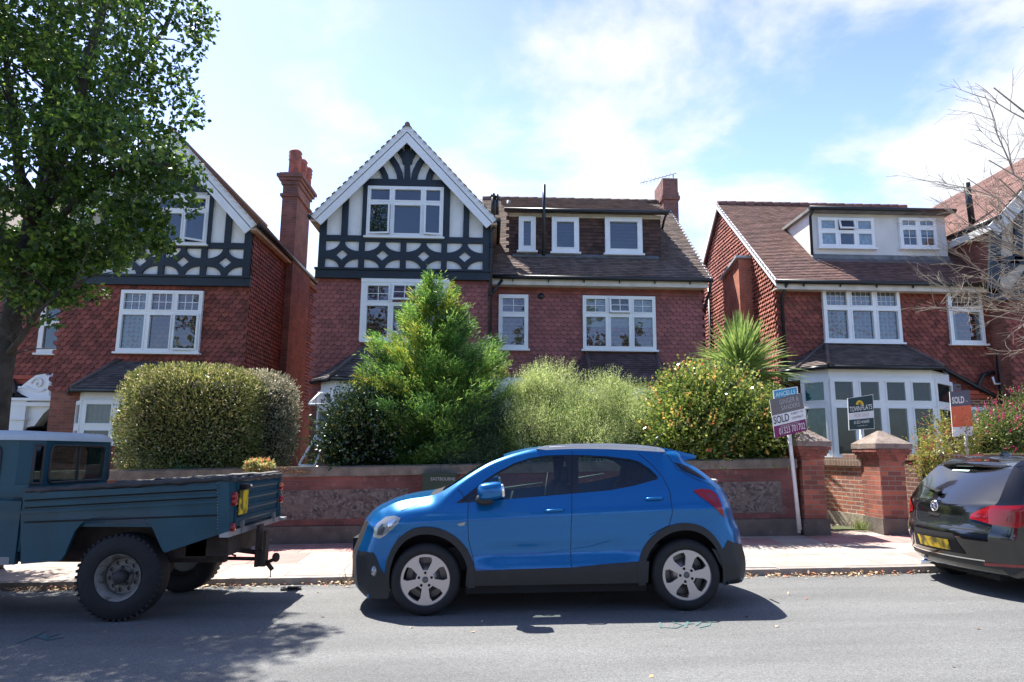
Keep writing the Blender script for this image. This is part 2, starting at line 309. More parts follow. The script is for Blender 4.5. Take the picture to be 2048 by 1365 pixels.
stone = M('stone_coping', (.17, .145, .115), .9, var=.3, vs=6, bump=.6, bs=30, stain=((.12, .10, .07), 5, .55))
plinth = M('grey_render_plinth', (.13, .11, .09), .95, var=.25, vs=5, bump=.6, bs=30, stain=((.28, .25, .21), 7, .6))
# ================================================================ building helpers
def pip(x, y, poly):
    c = False; j = len(poly)-1
    for i in range(len(poly)):
        xi, yi = poly[i]; xj, yj = poly[j]
        if (yi > y) != (yj > y) and x < (xj-xi)*(y-yi)/(yj-yi)+xi: c = not c
        j = i
    return c
def tiles(name, O, U, V, N, poly, mat, parent, tw=.17, th=.1, shape='scallop', lift=.022, gap=.004, excl=(), jit=.3):
    O, U, V, N = Vector(O), Vector(U).normalized(), Vector(V).normalized(), Vector(N).normalized()
    mb = MB(); us = [p[0] for p in poly]; vs = [p[1] for p in poly]; r = 0; v = min(vs)
    vv = []; ff = []
    if shape == 'scallop': prof = [(-.5, .5), (-.46, .25), (-.3, .06), (-.1, -.04), (.1, -.04), (.3, .06), (.46, .25), (.5, .5)]
    elif shape == 'dia': prof = [(-.5, .6), (-.48, .32), (0, -.1), (.48, .32), (.5, .6)]
    else: prof = [(-.5, .0), (.5, .0)]
    while v < max(vs):
        u = min(us)+(tw/2 if r % 2 else 0)
        while u < max(us)+tw:
            if pip(u, v+th*.5, poly) and not any(pip(u, v+th*.5, e) for e in excl):
                j = random.uniform(-1, 1)*jit; b = len(vv); k = len(prof); lf = lift*(1+.35*j)
                w = tw-gap; h = th*1.15; du = random.uniform(-1, 1)*.003
                for (a, c) in prof: vv.append(O+U*(u+du+a*w)+V*(v+c*th)+N*(lf*(1-c*.4)))
                vv.append(O+U*(u+du+.5*w)+V*(v+h)+N*.004); vv.append(O+U*(u+du-.5*w)+V*(v+h)+N*.004)
                ff.append(tuple(b+i for i in range(k+2)))
                for (a, c) in prof: vv.append(O+U*(u+du+a*w)+V*(v+c*th)+N*(lf*(1-c*.4)-.012))
                for i in range(k-1): ff.append((b+i+1, b+i, b+k+2+i, b+k+3+i))
            u += tw
        v += th; r += 1
    if not vv: return None
    nrm = (vv[1]-vv[0]).cross(vv[-1]-vv[0])
    mb.add(vv, ff if U.cross(V).dot(N) > 0 else [tuple(reversed(f)) for f in ff]); return mb.build(name, mat, parent)
def window(parent, A, U, w, h, cols, tr=None, bars=None, fr=.055, mul=.07, N=None, curtain=None, cur='full', depth=.085, opened=(), barlow=None, sill=True, lead=False, fmat=None, surround=0., gl=None):
    """A = lower left corner on the wall, U along the wall. cols: fractions of light edges"""
    fmat = fmat or upvc; A, U = Vector(A), Vector(U).normalized(); N = Vector(N).normalized() if N is not None else Vector((U.y, -U.x, 0)); Z = Vector((0, 0, 1))
    P = lambda u, v, n: A+U*u+Z*v+N*n
    def bx(mb, u0, u1, v0, v1, n0, n1): mb.obox(P((u0+u1)/2, (v0+v1)/2, (n0+n1)/2), U*(u1-u0)/2, N*(n1-n0)/2, Z*(v1-v0)/2)
    f = MB(); D = depth
    bx(f, 0, w, 0, fr, -.02, D); bx(f, 0, w, h-fr, h, -.02, D); bx(f, 0, fr, fr, h-fr, -.02, D-.001); bx(f, w-fr, w, fr, h-fr, -.02, D-.001)
    if surround: bx(f, -surround, w+surround, h+.001, h+surround*1.4, -.02, D+.02); bx(f, -surround, -.001, 0, h, -.02, D-.01); bx(f, w+.001, w+surround, 0, h, -.02, D-.01)
    rows = [(fr, h-fr)]
    if tr: t = h*(1-tr); rows = [(t+mul/2, h-fr), (fr, t-mul/2)]; bx(f, fr, w-fr, t-mul/2, t+mul/2, -.02, D-.006)
    xs = [c*w for c in cols]
    for x in xs:
        if tr: 
            for a, b in rows: bx(f, x-mul/2, x+mul/2, a, b, -.02, D-.008)
        else: bx(f, x-mul/2, x+mul/2, fr, h-fr, -.02, D-.008)
    ed = [fr-mul/2]+xs+[w-fr+mul/2]
    pn = MB(); ca = []
    for ri, (a, b) in enumerate(rows):
        for i in range(len(ed)-1):
            u0, u1 = ed[i]+mul/2, ed[i+1]-mul/2; s = .035 if tr else .03
            op = [q for q in opened if q[0] == ri and q[1] == i]
            if op:
                c = MB(); mode, ang = op[0][2], math.radians(op[0][3])
                if mode == 'L': hx = u0; e1 = lambda q: (q*math.cos(ang), q*math.sin(ang)); Pq = lambda u, v, n, hx=hx, e1=e1: P(hx+e1(u-hx)[0]-n*math.sin(ang), v, D+e1(u-hx)[1]+n*math.cos(ang))
                elif mode == 'R': hx = u1; e1 = lambda q: (q*math.cos(ang), -q*math.sin(ang)); Pq = lambda u, v, n, hx=hx, e1=e1: P(hx+e1(u-hx)[0]+n*math.sin(ang), v, D+e1(u-hx)[1]+n*math.cos(ang))
                else: hz_ = b; Pq = lambda u, v, n, hz_=hz_: P(u, hz_+(v-hz_)*math.cos(ang)+n*math.sin(ang), D-(v-hz_)*math.sin(ang)+n*math.cos(ang))
                def qb(u0_, u1_, v0_, v1_, n0, n1, mb=c):
                    vs = [Pq(u, v, n) for v in (v0_, v1_) for u, n in ((u0_, n0), (u1_, n0), (u1_, n1), (u0_, n1))]
                    mb.add(vs, [(0,3,2,1),(4,5,6,7),(0,1,5,4),(1,2,6,5),(2,3,7,6),(3,0,4,7)])
                s2 = .045
                qb(u0, u1, a, a+s2, 0, .04); qb(u0, u1, b-s2, b, 0, .04); qb(u0, u0+s2, a+s2, b-s2, 0, .039); qb(u1-s2, u1, a+s2, b-s2, 0, .039)
                g = MB(); g.add([Pq(u0+s2, a+s2, .02), Pq(u1-s2, a+s2, .02), Pq(u1-s2, b-s2, .02), Pq(u0+s2, b-s2, .02)], [(0, 1, 2, 3)])
                if bars and ri == 0:
                    for k in range(1, bars[0]): uu = u0+(u1-u0)*k/bars[0]; qb(uu-.009, uu+.009, a+s2, b-s2, .021, .032)
                    for k in range(1, bars[1]): v_ = a+(b-a)*k/bars[1]; qb(u0+s2, u1-s2, v_-.009, v_+.009, .021, .03)
                ca.append((c, g)); continue
            bx(f, u0, u1, a, a+s, -.01, D+.008); bx(f, u0, u1, b-s, b, -.01, D+.008); bx(f, u0, u0+s, a+s, b-s, -.01, D+.007); bx(f, u1-s, u1, a+s, b-s, -.01, D+.007)
            tl = random.uniform(-.004, .004)
            pn.add([P(u0+s, a+s, .05), P(u1-s, a+s, .05+tl), P(u1-s, b-s, .05+tl+random.uniform(-.003, .003)), P(u0+s, b-s, .05)], [(0, 1, 2, 3)])
            bb = bars if ri == 0 else barlow
            if bb:
                t = .008 if not lead else .004
                for k in range(1, bb[0]): uu = u0+s+(u1-u0-2*s)*k/bb[0]; bx(f, uu-t, uu+t, a+s, b-s, .052, .064)
                for k in range(1, bb[1]): v_ = a+s+(b-a-2*s)*k/bb[1]; bx(f, u0+s, u1-s, v_-t, v_+t, .052, .062)
    o = f.build('window', fmat, parent); ORG[o.name] = ORG[parent.name]
    pn.build('pane', gl or glass, o)
    for c, g in ca: c.build('casement', fmat, o); g.build('pane', gl or glass, o)
    b = MB(); b.add([P(.01, .01, .004+.008), P(w-.01, .01, .012), P(w-.01, h-.01, .012), P(.01, h-.01, .012)], [(0, 1, 2, 3)]); b.build('dark_room_backing', dark, o)  # flat dark sheet on the solid wall stands in for the unlit room
    if curtain is not None:
        c = MB(); ar = {'full': [(.02, .98, .02, .98)], 'sides': [(.02, .22, .02, .98), (.78, .98, .02, .98)], 'left': [(.02, .36, .02, .98)], 'half': [(.02, .98, .45, .98)], 'blind': [(.02, .98, .42, .98)], 'lr': [(.02, .3, .02, .98), (.68, .98, .02, .98)]}[cur]
        for a0, a1, v0, v1 in ar:
            n = max(2, int((a1-a0)*w/.025)); vs = []; fs = []
            if cur == 'blind':
                k = int((v1-v0)*h/.03)
                for i in range(k): zz = (v0*h+(v1-v0)*h*i/k); vs += [P(a0*w, zz, .03), P(a1*w, zz, .03), P(a1*w, zz+.026, .018), P(a0*w, zz+.026, .018)]; fs.append((4*i, 4*i+1, 4*i+2, 4*i+3))
            else:
                for i in range(n+1):
                    uu = (a0+(a1-a0)*i/n)*w; nn_ = .026+.009*math.sin(i*1.3)+.004*math.sin(i*.41); vs += [P(uu, v0*h, nn_), P(uu, v1*h, nn_)]
                for i in range(n): fs.append((2*i, 2*i+2, 2*i+3, 2*i+1))
            c.add(vs, fs, True)
        c.build('curtain', curtain, o)
    if sill: s_ = MB(); bx(s_, -.05, w+.05, -.05, -.002, -.02, D+.06); s_.build('sill', fmat, o)
    return o
def pwin(parent, x0, y0, x1, y1, Y, cols, **k):
    X0, X1, Z0, Z1 = rect(x0, y0, x1, y1, Y); return window(parent, (X0, Y, Z0), (1, 0, 0), X1-X0, Z1-Z0, cols, **k)
def slab(mb, pts, t=.1):
    pts = [Vector(p) for p in pts]; n = (pts[1]-pts[0]).cross(pts[2]-pts[0]).normalized()
    if n.z < 0: n = -n
    mb.prism(pts, -n*t)
def facets(pts, z0, z1, closed=False):
    mb = MB(); n = len(pts)
    vs = [(p[0], p[1], z) for z in (z0, z1) for p in pts]
    return mb.add(vs, [(i, i+1, n+i+1, n+i) for i in range(n-1)]+[tuple(range(n, 2*n))])
def gut(mb, a, b, r=.055): mb.tube([a, b], r, 8)
def bay_roof(house, base, top, z0, z1, mat, name='bay_roof', hip=ledm, ht=.08):
    """base: plan points at z0 (left to right), top: same count at z1"""
    rf = MB(); n = len(base)
    for i in range(n-1): slab(rf, [(*base[i], z0), (*base[i+1], z0), (*top[i+1], z1), (*top[i], z1)], .05)
    o = rf.build(name, mat, house)
    for i in range(n-1):
        b0, b1, t1, t0 = Vector((*base[i], z0)), Vector((*base[i+1], z0)), Vector((*top[i+1], z1)), Vector((*top[i], z1))
        U = (b1-b0).normalized(); N = (b1-b0).cross(t0-b0)
        if N.length < 1e-6: N = (b1-b0).cross(t1-b0)
        N.normalize(); V = N.cross(U)
        if N.z < 0: N = -N; V = -V
        if V.z < 0: V = -V
        pl = [((p-b0).dot(U), (p-b0).dot(V)) for p in (b0, b1, t1, t0)]
        tiles('tile_course', b0, U, V, N, pl, mat, o, tw=.165, th=.095, shape='flat', lift=.022)
    for i in range(1, n-1): h = MB(); h.tube([(*base[i], z0+.02), (*top[i], z1+.03)], .05, 6); h.build('hip_tile', mat, o)
    g = MB()
    for i in range(n-1): gut(g, (*base[i], z0-.05), (*base[i+1], z0-.05), .05)
    g.build('gutter', gutter, o)
    return o
# ================================================================ centre house
YW, YM = 17.5, 18.0     # gable wing plane, main facade plane
ch = thing('brick_house', (0.7, YM, .35), 'maroon tile-hung middle house with a timbered gable and three attic windows', 'house')
pL = atY(628, 720, YW).x; pR = atY(985, 640, YW).x
XL, XR = atY(638, 556, YW).x-.03, atY(977, 561, YW).x+.03
zb = atY(800, 559, YW).z; XE = atY(1405, 600, YM).x; ZE = 6.12
w_ = MB(); w_.box(XL, XR, YW, 26, .2, 7.6); w_.box(XR+.002, XE, YM, 26, .2, ZE)
w_.prism([(XE-.002, 17.95, ZE), (XE-.002, 26, ZE), (XE-.002, 22, 9.85)], (-.2, 0, 0))
w_.prism([(XL, YW, 7.6), (XR, YW, 7.6), ((XL+XR)/2, YW, 10.0)], (0, .2, 0)); w_.build('wall', redbrick, ch)
zt0 = 3.25
tiles('hung_tiles', (XL, YW, zt0), (1, 0, 0), (0, 0, 1), (0, -1, 0), [(0, .45), (XR-XL, .45), (XR-XL, zb-zt0), (0, zb-zt0)], scall, ch, tw=.175, th=.112, lift=.026, gap=.003)
tiles('hung_tiles', (XL, YW, zt0-.45), (1, 0, 0), (0, 0, 1), (0, -1, 0), [(0, 0), (XR-XL, 0), (XR-XL, .9), (0, .9)], scall, ch, tw=.17, th=.11, shape='flat', lift=.03)
tiles('hung_tiles', (XR, YM, zt0), (1, 0, 0), (0, 0, 1), (0, -1, 0), [(0, .45), (XE-XR, .45), (XE-XR, ZE-zt0-.32), (0, ZE-zt0-.32)], scall, ch, tw=.175, th=.112, lift=.026, gap=.003)
tiles('hung_tiles', (XR, YM, zt0-.45), (1, 0, 0), (0, 0, 1), (0, -1, 0), [(0, 0), (XE-XR, 0), (XE-XR, .9), (0, .9)], scall, ch, tw=.17, th=.11, shape='flat', lift=.03)
tiles('hung_tiles', (XR, YM, ZE-.3), (1, 0, 0), (0, 0, 1), (0, -1, 0), [(0, 0), (XE-XR, 0), (XE-XR, .2), (0, .2)], scall, ch, tw=.17, th=.11, shape='flat', lift=.03)
tiles('hung_tiles', (XE, YM, zt0), (0, 1, 0), (0, 0, 1), (1, 0, 0), [(0, 0), (7, 0), (7, ZE-zt0), (0, ZE-zt0)], scall, ch, tw=.17, th=.12)
TZ = lambda zx, zy: (600+zx/2.73, 220+zy/2.73)
def timber_gable(house, dX, dz, XL, XR, Y, cutleft=None):
    """half-timbered gable; all measured on the centre house, moved by dX, dz"""
    G = lambda zx, zy, n=0.: atY(*TZ(zx, zy), Y)+Vector((dX, -n, dz))
    a = atY(815, 247, Y-.35)+Vector((dX, 0, dz)); bl = atY(621, 428, Y-.35)+Vector((dX, 0, dz)); br = atY(994, 441, Y-.35)+Vector((dX, 0, dz))
    zl = (bl.z+br.z)/2; bl.z = br.z = zl; a.x = (bl.x+br.x)/2
    # roughcast infill
    r = MB(); zb_ = zb+dz; xc = (XL+XR)/2
    r.prism([(XL+.02, Y-.001, zb_), (XR-.02, Y-.001, zb_), (XR-.02, Y-.001, zl), (xc, Y-.001, a.z-.28), (XL+.02, Y-.001, zl)], (0, -.03, 0)); r.build('roughcast_panel', render_, house)
    t = MB(); T = .075; y0 = Y-.03
    def post(x0, x1, z0, z1, p=T): t.box(x0, x1, y0-p, y0+.01, z0, z1)
    gx = lambda zx, zy=650: G(zx, zy).x
    gzz = lambda zy: (G(150, zy).z+G(1000, zy).z)/2
    hwv = (XR-XL)
    post(XL-.04, XR+.04, gzz(930), gzz(888), .12); post(XL-.06, XR+.06, gzz(887), gzz(876), .16)
    post(XL, gx(150), gzz(875), gzz(590)); post(gx(1000), XR, gzz(875), gzz(600))
    post(gx(150), gx(1000), gzz(728), gzz(697), T-.004)
    for a0, a1, top in ((230, 264, 470), (340, 374, 415), (783, 817, 415), (892, 924, 480)):
        post(gx(a0), gx(a1), gzz(696), gzz(top), T-.002)
    post(gx(315), gx(842), gzz(424), gzz(388), T-.001)
    for a0, a1 in ((330, 361), (555, 586), (776, 807)): post(gx(a0), gx(a1), gzz(875), gzz(729), T-.003)
    # curved braces round a diamond in four panels
    zt, zbm = gzz(729), gzz(876)
    for x0, x1 in ((gx(150), gx(330)), (gx(361), gx(555)), (gx(586), gx(776)), (gx(807), gx(1000))):
        cx, cz = (x0+x1)/2, (zt+zbm)/2; rw, rh = (x1-x0)*.43, (zt-zbm)*.36; o_ = []
        for (sx_, sz_, a0) in ((1, 1, 0), (1, -1, 1), (-1, -1, 0), (-1, 1, 1)):
            px_, pz_ = (x1 if sx_ > 0 else x0), (zt if sz_ > 0 else zbm)
            arc = [(px_-sx_*rw*math.cos(q), pz_-sz_*rh*math.sin(q)) for q in np.linspace(0, math.pi/2, 9)]
            if a0: arc = arc[::-1]
            o_ += arc
        d = [(cx, cz+(zt-zbm)*.2), (cx+(x1-x0)*.175, cz), (cx, cz-(zt-zbm)*.2), (cx-(x1-x0)*.175, cz)]
        t.prism([(x, y0, z) for x, z in o_], (0, -T+.005, 0), holes=[[(x, y0, z) for x, z in d]])
    # fan of braces in the gable head
    mx_ = 588
    t.prism([G(mx_-16, 388, .03), G(mx_+16, 388, .03), G(mx_+14, 200, .03), G(mx_-14, 200, .03)], (0, -T, 0))
    for s in (1, -1):
        for pts in ([(552, 390), (545, 352), (528, 312), (495, 262)], [(471, 390), (466, 365), (452, 335), (428, 308)], [(580, 300), (572, 268), (556, 240), (530, 212)]):
            q = [G(mx_+s*(x-mx_), z, .03) for x, z in pts]
            t.strip(q, .165, T-.006)
    t.build('timber_frame', navy, house)
    # bargeboards
    b = MB(); n = Vector((0, -1, 0)); dr = (a-br).normalized(); dl = (a-bl).normalized(); W1 = .37
    for P0, d in ((br, dr), (bl, dl)):
        u = n.cross(d); u = u if u.z < 0 else -u
        for off, ww, tt, oy in ((.0, W1*.62, .05, 0), (W1*.62, W1*.38, .035, 0)):
            i0 = u*(off); i1 = u*(off+ww)
            f = lambda P_, du: P_+du
            # clip at centre line
            def top(du):
                p = P0+du; k = (a.x-p.x)/d.x; return p+d*k
            b.prism([P0+i0, P0+i1, top(i1), top(i0)], (0, tt, 0))
    b.build('bargeboard', white, house)
    sf = MB(); u = n.cross(dr); u = u if u.z < 0 else -u
    for P0, d in ((br, dr), (bl, dl)):
        u = n.cross(d); u = u if u.z < 0 else -u; p = P0+u*.16; k = (a.x-p.x)/d.x; e = p+d*k
        sf.prism([p, e, e+Vector((0, .36, 0)), p+Vector((0, .36, 0))], u*.02)
    sf.build('soffit', white, house)
    # roof slabs
    rf = MB(); yb = 25.
    for P0 in (br, bl):
        e = Vector((P0.x, Y-.33, P0.z-.06)); p = Vector((a.x, Y-.33, a.z-.06)); slab(rf, [e, p, p+Vector((0, yb-Y, 0)), e+Vector((0, yb-Y, 0))], .09)
    ro = rf.build('gable_roof', rooft, house); rt = MB()
    rt.tube([(a.x, Y-.37, a.z-.03), (a.x, yb, a.z-.03)], .07, 8); rt.build('ridge_tile', rooft, ro)
    for P0, s in ((br, 1), (bl, -1)):
        e = Vector((P0.x, Y-.36, P0.z-.035)); V = Vector((a.x-P0.x, 0, a.z-P0.z)); Ls = V.length; V.normalize(); Un = Vector((0, 1, 0)); N = Vector((s*V.z, 0, abs(V.x)))
        tiles('roof_tile', e, Un, V, N, [(0, 0), (yb-Y, 0), (yb-Y, Ls), (0, Ls)], rooft, ro, tw=.165, th=.1, shape='flat', lift=.016)
    for P0, s in ((br, 1), (bl, -1)): gu = MB(); gut(gu, (P0.x+s*.05, Y-.3, P0.z), (P0.x+s*.05, yb-1, P0.z)); gu.build('gutter', gutter, ro)
    for P0, x in ((br, XR), (bl, XL)): so_ = MB(); so_.box(P0.x, x, Y-.33, yb-1, P0.z-.16, P0.z-.10); so_.build('eaves_soffit', M('aged_cream_wood', (.5, .36, .26), .7, var=.2), house)
    return a, bl, br
apex, gbl, gbr = timber_gable(ch, 0, 0, XL, XR, YW)
pwin(ch, 735, 376, 887, 476, YW-.03, (.325, .735), tr=.33, depth=.1, opened=((1, 0, 'L', 6), (1, 2, 'R', 6)), sill=True)
pwin(ch, 728, 568, 892, 684, YW, (.33, .67), tr=.36, bars=(2, 2), depth=.12, opened=((0, 1, 'T', 18),), surround=.08)
pwin(ch, 997, 591, 1056, 699, YM, (), tr=.37, bars=(2, 2), depth=.1, fr=.07)
pwin(ch, 1165, 594, 1310, 701, YM, (.345, .665), tr=.35, bars=(2, 2), depth=.1, opened=((0, 1, 'T', 8),), curtain=M('cream_blind', (.55, .53, .42), .7), cur='blind')
# main roof
ye, ze, yr, zr = 17.62, 6.2, 22., 10.0
def zroof(Y): return ze+(Y-ye)*(zr-ze)/(yr-ye)
Xv = XE+.12
Vr = Vector((0, yr-ye, zr-ze)); Lr = Vr.length; Vr.normalize(); Nr = Vector((0, -Vr.z, Vr.y))
def mainroof(house, x0, x1, mat, ex=()):
    r = MB(); slab(r, [(x0, ye, ze), (x1, ye, ze), (x1, yr, zr), (x0, yr, zr)], .09); slab(r, [(x0, yr, zr), (x1, yr, zr), (x1, 2*yr-ye, ze), (x0, 2*yr-ye, ze)], .09)
    o = r.build('roof', mat, house)
    tiles('roof_tile', (x0, ye-.04, ze-.02), (1, 0, 0), Vr, Nr, [(0, 0), (x1-x0, 0), (x1-x0, Lr), (0, Lr)], mat, o, tw=.168, th=.102, shape='flat', lift=.026, excl=ex)
    h = MB(); k = int((x1-x0)/.3)
    for i in range(k): a0 = x0+(x1-x0)*i/k; h.tube([(a0+.005, yr, zr+.03), (a0+(x1-x0)/k-.005, yr, zr+.03)], .10+.008*(i % 2), 8)
    h.build('ridge_tile', mat, o)
    return o
rm = mainroof(ch, XR-.3, Xv, rooft)
f = MB(); f.box(XR+.02, XE+.05, ye+.02, ye+.06, ze-.22, ze-.05); f.box(XR+.02, XE+.05, ye+.06, YM, ze-.2, ze-.17); f.build('fascia', M('fascia_cream', (.66, .60, .52), .6, var=.15), ch)
g = MB(); gut(g, (XR+.1, ye-.06, ze-.03), (XE+.15, ye-.06, ze-.03), .06)
for i in range(6): x = XR+.6+i*.95; g.box(x, x+.03, ye-.02, ye+.02, ze-.14, ze-.02)
g.build('gutter', gutter, rm)
v = MB(); v.prism([(Xv, ye, ze-.13), (Xv, ye, ze+.02), (Xv, yr, zr+.02), (Xv, yr, zr-.13)], (.03, 0, 0)); v.build('verge_board', white, rm)
dp = MB(); x = atY(981, 600, YW-.1).x; dp.tube([(x, YW-.12, .4), (x, YW-.12, gbr.z-.3), (gbr.x, YW-.15, gbr.z-.05)], .045, 8); dp.tube([(x+.02, YW-.12, ze-.55), (x+.3, ye-.05, ze-.12)], .04, 8)
for z in (2.5, 4.2, 5.6, 6.9): dp.tube([(x, YW-.12, z), (x, YW-.12, z+.1)], .058, 8)
dp.build('drainpipe', gutter, ch)
x = XE+.1; dp = MB(); dp.tube([(x, ye-.05, ze-.06), (x+.02, ye+.1, ze-.28), (x-.05, YM-.1, ze-.6), (x-.05, YM+.05, ze-.9)], .04, 8); dp.build('drainpipe', gutter, ch)
# attic dormer
yd = 18.6; dX0, dX1 = atY(1018, 480, yd).x, atY(1322, 490, yd).x; zd0 = zroof(yd); zd1 = atY(1170, 430, yd).z
d = MB(); d.prism([(dX0, yd, zd0-.05), (dX0, yd, zd1), (dX0, yr-.2, zr-.35), (dX0, yr-.2, zr-.6)], (dX1-dX0, 0, 0)); dm = d.build('dormer', brnt, ch)
tiles('hung_tiles', (dX0, yd, zd0), (1, 0, 0), (0, 0, 1), (0, -1, 0), [(0, 0), (dX1-dX0, 0), (dX1-dX0, zd1-zd0), (0, zd1-zd0)], brnt, dm, tw=.17, th=.105, shape='flat', lift=.028)
rd = MB(); slab(rd, [(dX0-.12, yd-.28, zd1+.02), (dX1+.12, yd-.28, zd1+.02), (dX1+.12, yr, zr+.06), (dX0-.12, yr, zr+.06)], .08); ro = rd.build('dormer_roof', rooft, dm)
V2 = Vector((0, yr-yd+.28, zr-zd1+.04)); L2 = V2.length; V2.normalize()
tiles('roof_tile', (dX0-.14, yd-.32, zd1+.03), (1, 0, 0), V2, (0, -V2.z, V2.y), [(0, 0), (dX1-dX0+.28, 0), (dX1-dX0+.28, L2), (0, L2)], rooft, dm, tw=.168, th=.102, shape='flat', lift=.024)
g = MB(); gut(g, (dX0-.15, yd-.34, zd1-.01), (dX1+.15, yd-.34, zd1-.01), .06); g.tube([(dX1+.1, yd-.34, zd1-.02), (dX1+.06, yd-.15, zd1-.2), (dX1+.06, yd+.05, zd1-.35)], .035, 6); g.build('gutter', gutter, dm)
g = MB(); g.box(dX0, dX1, yd-.09, yd-.03, zd1-.12, zd1-.01); g.build('fascia', M('fascia_cream', (0, 0, 0)), dm)
for a, b, c, dd in ((1037, 436, 1071, 504), (1103, 437, 1157, 507), (1209, 437, 1283, 510)):
    pwin(ch, a, b, c, dd, yd-.01, (), depth=.12, fr=.11)
l = MB(); l.obox(((dX0+dX1)/2, yd-.08, zd0+.0), ((dX1-dX0)/2-.1, 0, 0), Vr*.09, Nr*.015); l.build('flashing', ledm, dm)
# flues and vent pipes
pp = MB(); P = atY(1087, 512, yd-.1); pp.tube([P, P+Vector((0, 0, .12)), (atY(1087, 470, yd-.35).x, yd-.38, P.z+.25), (atY(1088, 430, yd-.4).x, yd-.4, zd1), (atY(1088, 370, yd-.4).x, yd-.4, atY(1088, 370, yd-.4).z)], .05, 8); pp.build('soil_pipe', gutter, ch)
for (px, y0, y1, r) in ((986, 388, 440, .06), (994, 390, 430, .05)):
    pp = MB(); A = atY(px, y1, 18.6); B = atY(px, y0, 18.6); pp.tube([A, B], r, 8); pp.tube([B-Vector((0, 0, .12)), B], [r*1.5, r*.8], 8); pp.build('flue_pipe', gutter, ch)
pp = MB(); A = atY(1017, 425, 19.6); B = atY(1017, 402, 19.6); pp.tube([A, B], .06, 8); pp.build('flue_pipe', ledm, ch)
vn = MB(); A = atY(1082, 593, YM); vn.lathe([(0, -.06), (.07, -.06), (.09, -.03), (.09, .0)], A, (0, 1, 0), 14); vn.build('wall_vent', gutter, ch)
def chimney(house, x0, x1, y0, y1, z0, z1, mat, pots, cap=2, potz=.55, shoulders=()):
    c = MB(); c.box(x0, x1, y0, y1, z0, z1); o = c.build('chimney', mat, house)
    b = MB()
    for (za, zb2, e) in shoulders: b.box(x0-e, x1+e, y0-e, y1+e, za, zb2)
    b.build('corbelling', mat, o)
    for (x, y, h, r) in pots:
        p = MB(); p.lathe([(r*.85, 0), (r*.95, .05), (r*.9, h*.55), (r*1.05, h*.62), (r*.92, h*.66), (r*1.08, h*.76), (r*.92, h*.80), (r*1.08, h*.9), (r*.8, h), (r*.6, h), (r*.55, h*.5)], (x, y, z1), n=16); p.build('chimney_pot', M('terracotta_pot', (.33, .11, .08), .75, var=.3, vs=8), o)
    return o
yc = 21.5; xa, xb = atY(1327, 420, yc).x, atY(1357, 420, yc).x; zt = atY(1340, 357, yc).z
chimney(ch, xa, xb, yc, yc+1.15, 8.2, zt, chimbrick, [], shoulders=((zt-.75, zt-.62, .05), (zt-.62, zt-.5, .02)))
an = MB(); p0 = Vector((xb-.1, yc+.3, zt-.3)); p1 = Vector((xb-.05, yc+.3, zt+.28)); an.tube([p0, p1], .015, 5); an.tube([p1, p1+Vector((-1.15, 0, -.35))], .012, 5); an.tube([p1+Vector((.1, 0, .03)), p1], .012, 5)
for i in range(9): q = p1+Vector((-1.15, 0, -.35))*(i/9); an.tube([q+Vector((0, -.18, .03)), q+Vector((0, .18, -.03))], .006, 4)
an.build('television_aerial', M('aerial_metal', (.3, .3, .3), .4, metal=.8), ch)
# side bits beyond (rear gable of neighbour seen in the gap) handled with right house
# bays of centre house
def bay(house, plan, z0, zs, z1, lights, curtain=None, tr=.33, fmat=None, bars=None, lead=False, basemat=None, mul=.16):
    """plan: points left to right; wall below zs (sill), windows zs..z1"""
    fmat = fmat or white
    b = facets(plan, z0, zs); b.build('bay_wall', basemat or redbrick, house)
    t = facets(plan, z1, z1+.22); o = t.build('bay_fascia', fmat, house)
    for i in range(len(plan)-1):
        a, c = Vector((*plan[i], zs)), Vector((*plan[i+1], zs)); n = lights[i]; U = (c-a); L_ = U.length; U.normalize()
        if n == 0: continue
        cu = curtain[i] if isinstance(curtain, (list, tuple)) else curtain
        window(house, a+Vector((0, 0, .0)), U, L_, z1-zs, [k/n for k in range(1, n)], tr=tr, fr=.07, mul=mul*.75, gl=glass2, fmat=fmat, curtain=cu, cur='full', bars=bars, lead=lead, sill=True, depth=.07)
xa, xb = atY(642, 800, 17.2).x, atY(890, 800, 17.2).x
zt = atY(660, 764, 17.0).z
pl = [(xa-.1, YW), (xa+.45, 16.75), (xb-.5, 16.75), (xb+.05, YW)]
bay(ch, pl, .2, 1.75, zt-.2, (1, 3, 1), curtain=curt)
bay_roof(ch, [(xa-.35, YW), (xa+.36, 16.55), (xb-.4, 16.55), (xb+.3, YW)], [(atY(735, 700, YW).x, YW-.03)]*1+[(atY(737, 690, YW).x, YW-.05), (atY(880, 690, YW).x, YW-.05), (atY(882, 690, YW).x, YW-.03)], zt+.08, atY(737, 690, YW).z, slate)
# opened casements swinging out of the left bay
for (pts, nm) in (([(618, 809), (640, 787), (682, 784), (662, 809)], 'top_hung_casement'), ([(598, 931), (632, 872), (640, 905), (630, 932)], 'casement')):
    c = MB(); Yq = 16.9; q = [atY(x, y, Yq-(.35 if i in (0, 3) else 0)) for i, (x, y) in enumerate(pts)]
    for i in range(4): c.tube([q[i], q[(i+1) % 4]], .035, 4)
    o = c.build('casement', upvc, ch); g = MB(); g.add(q, [(3, 2, 1, 0)]); g.build('pane', glass, o)
x0, x1 = atY(1150, 790, 17.2).x, atY(1350, 790, 17.2).x; zt = atY(1250, 772, 16.9).z; tx0, tx1 = atY(1172, 708, YM).x, atY(1312, 708, YM).x; tz = atY(1240, 708, YM).z
bay(ch, [(x0, YM), (x0+.5, 17.15), (x1-.5, 17.15), (x1, YM)], .2, 1.4, zt-.15, (1, 3, 1), curtain=curt)
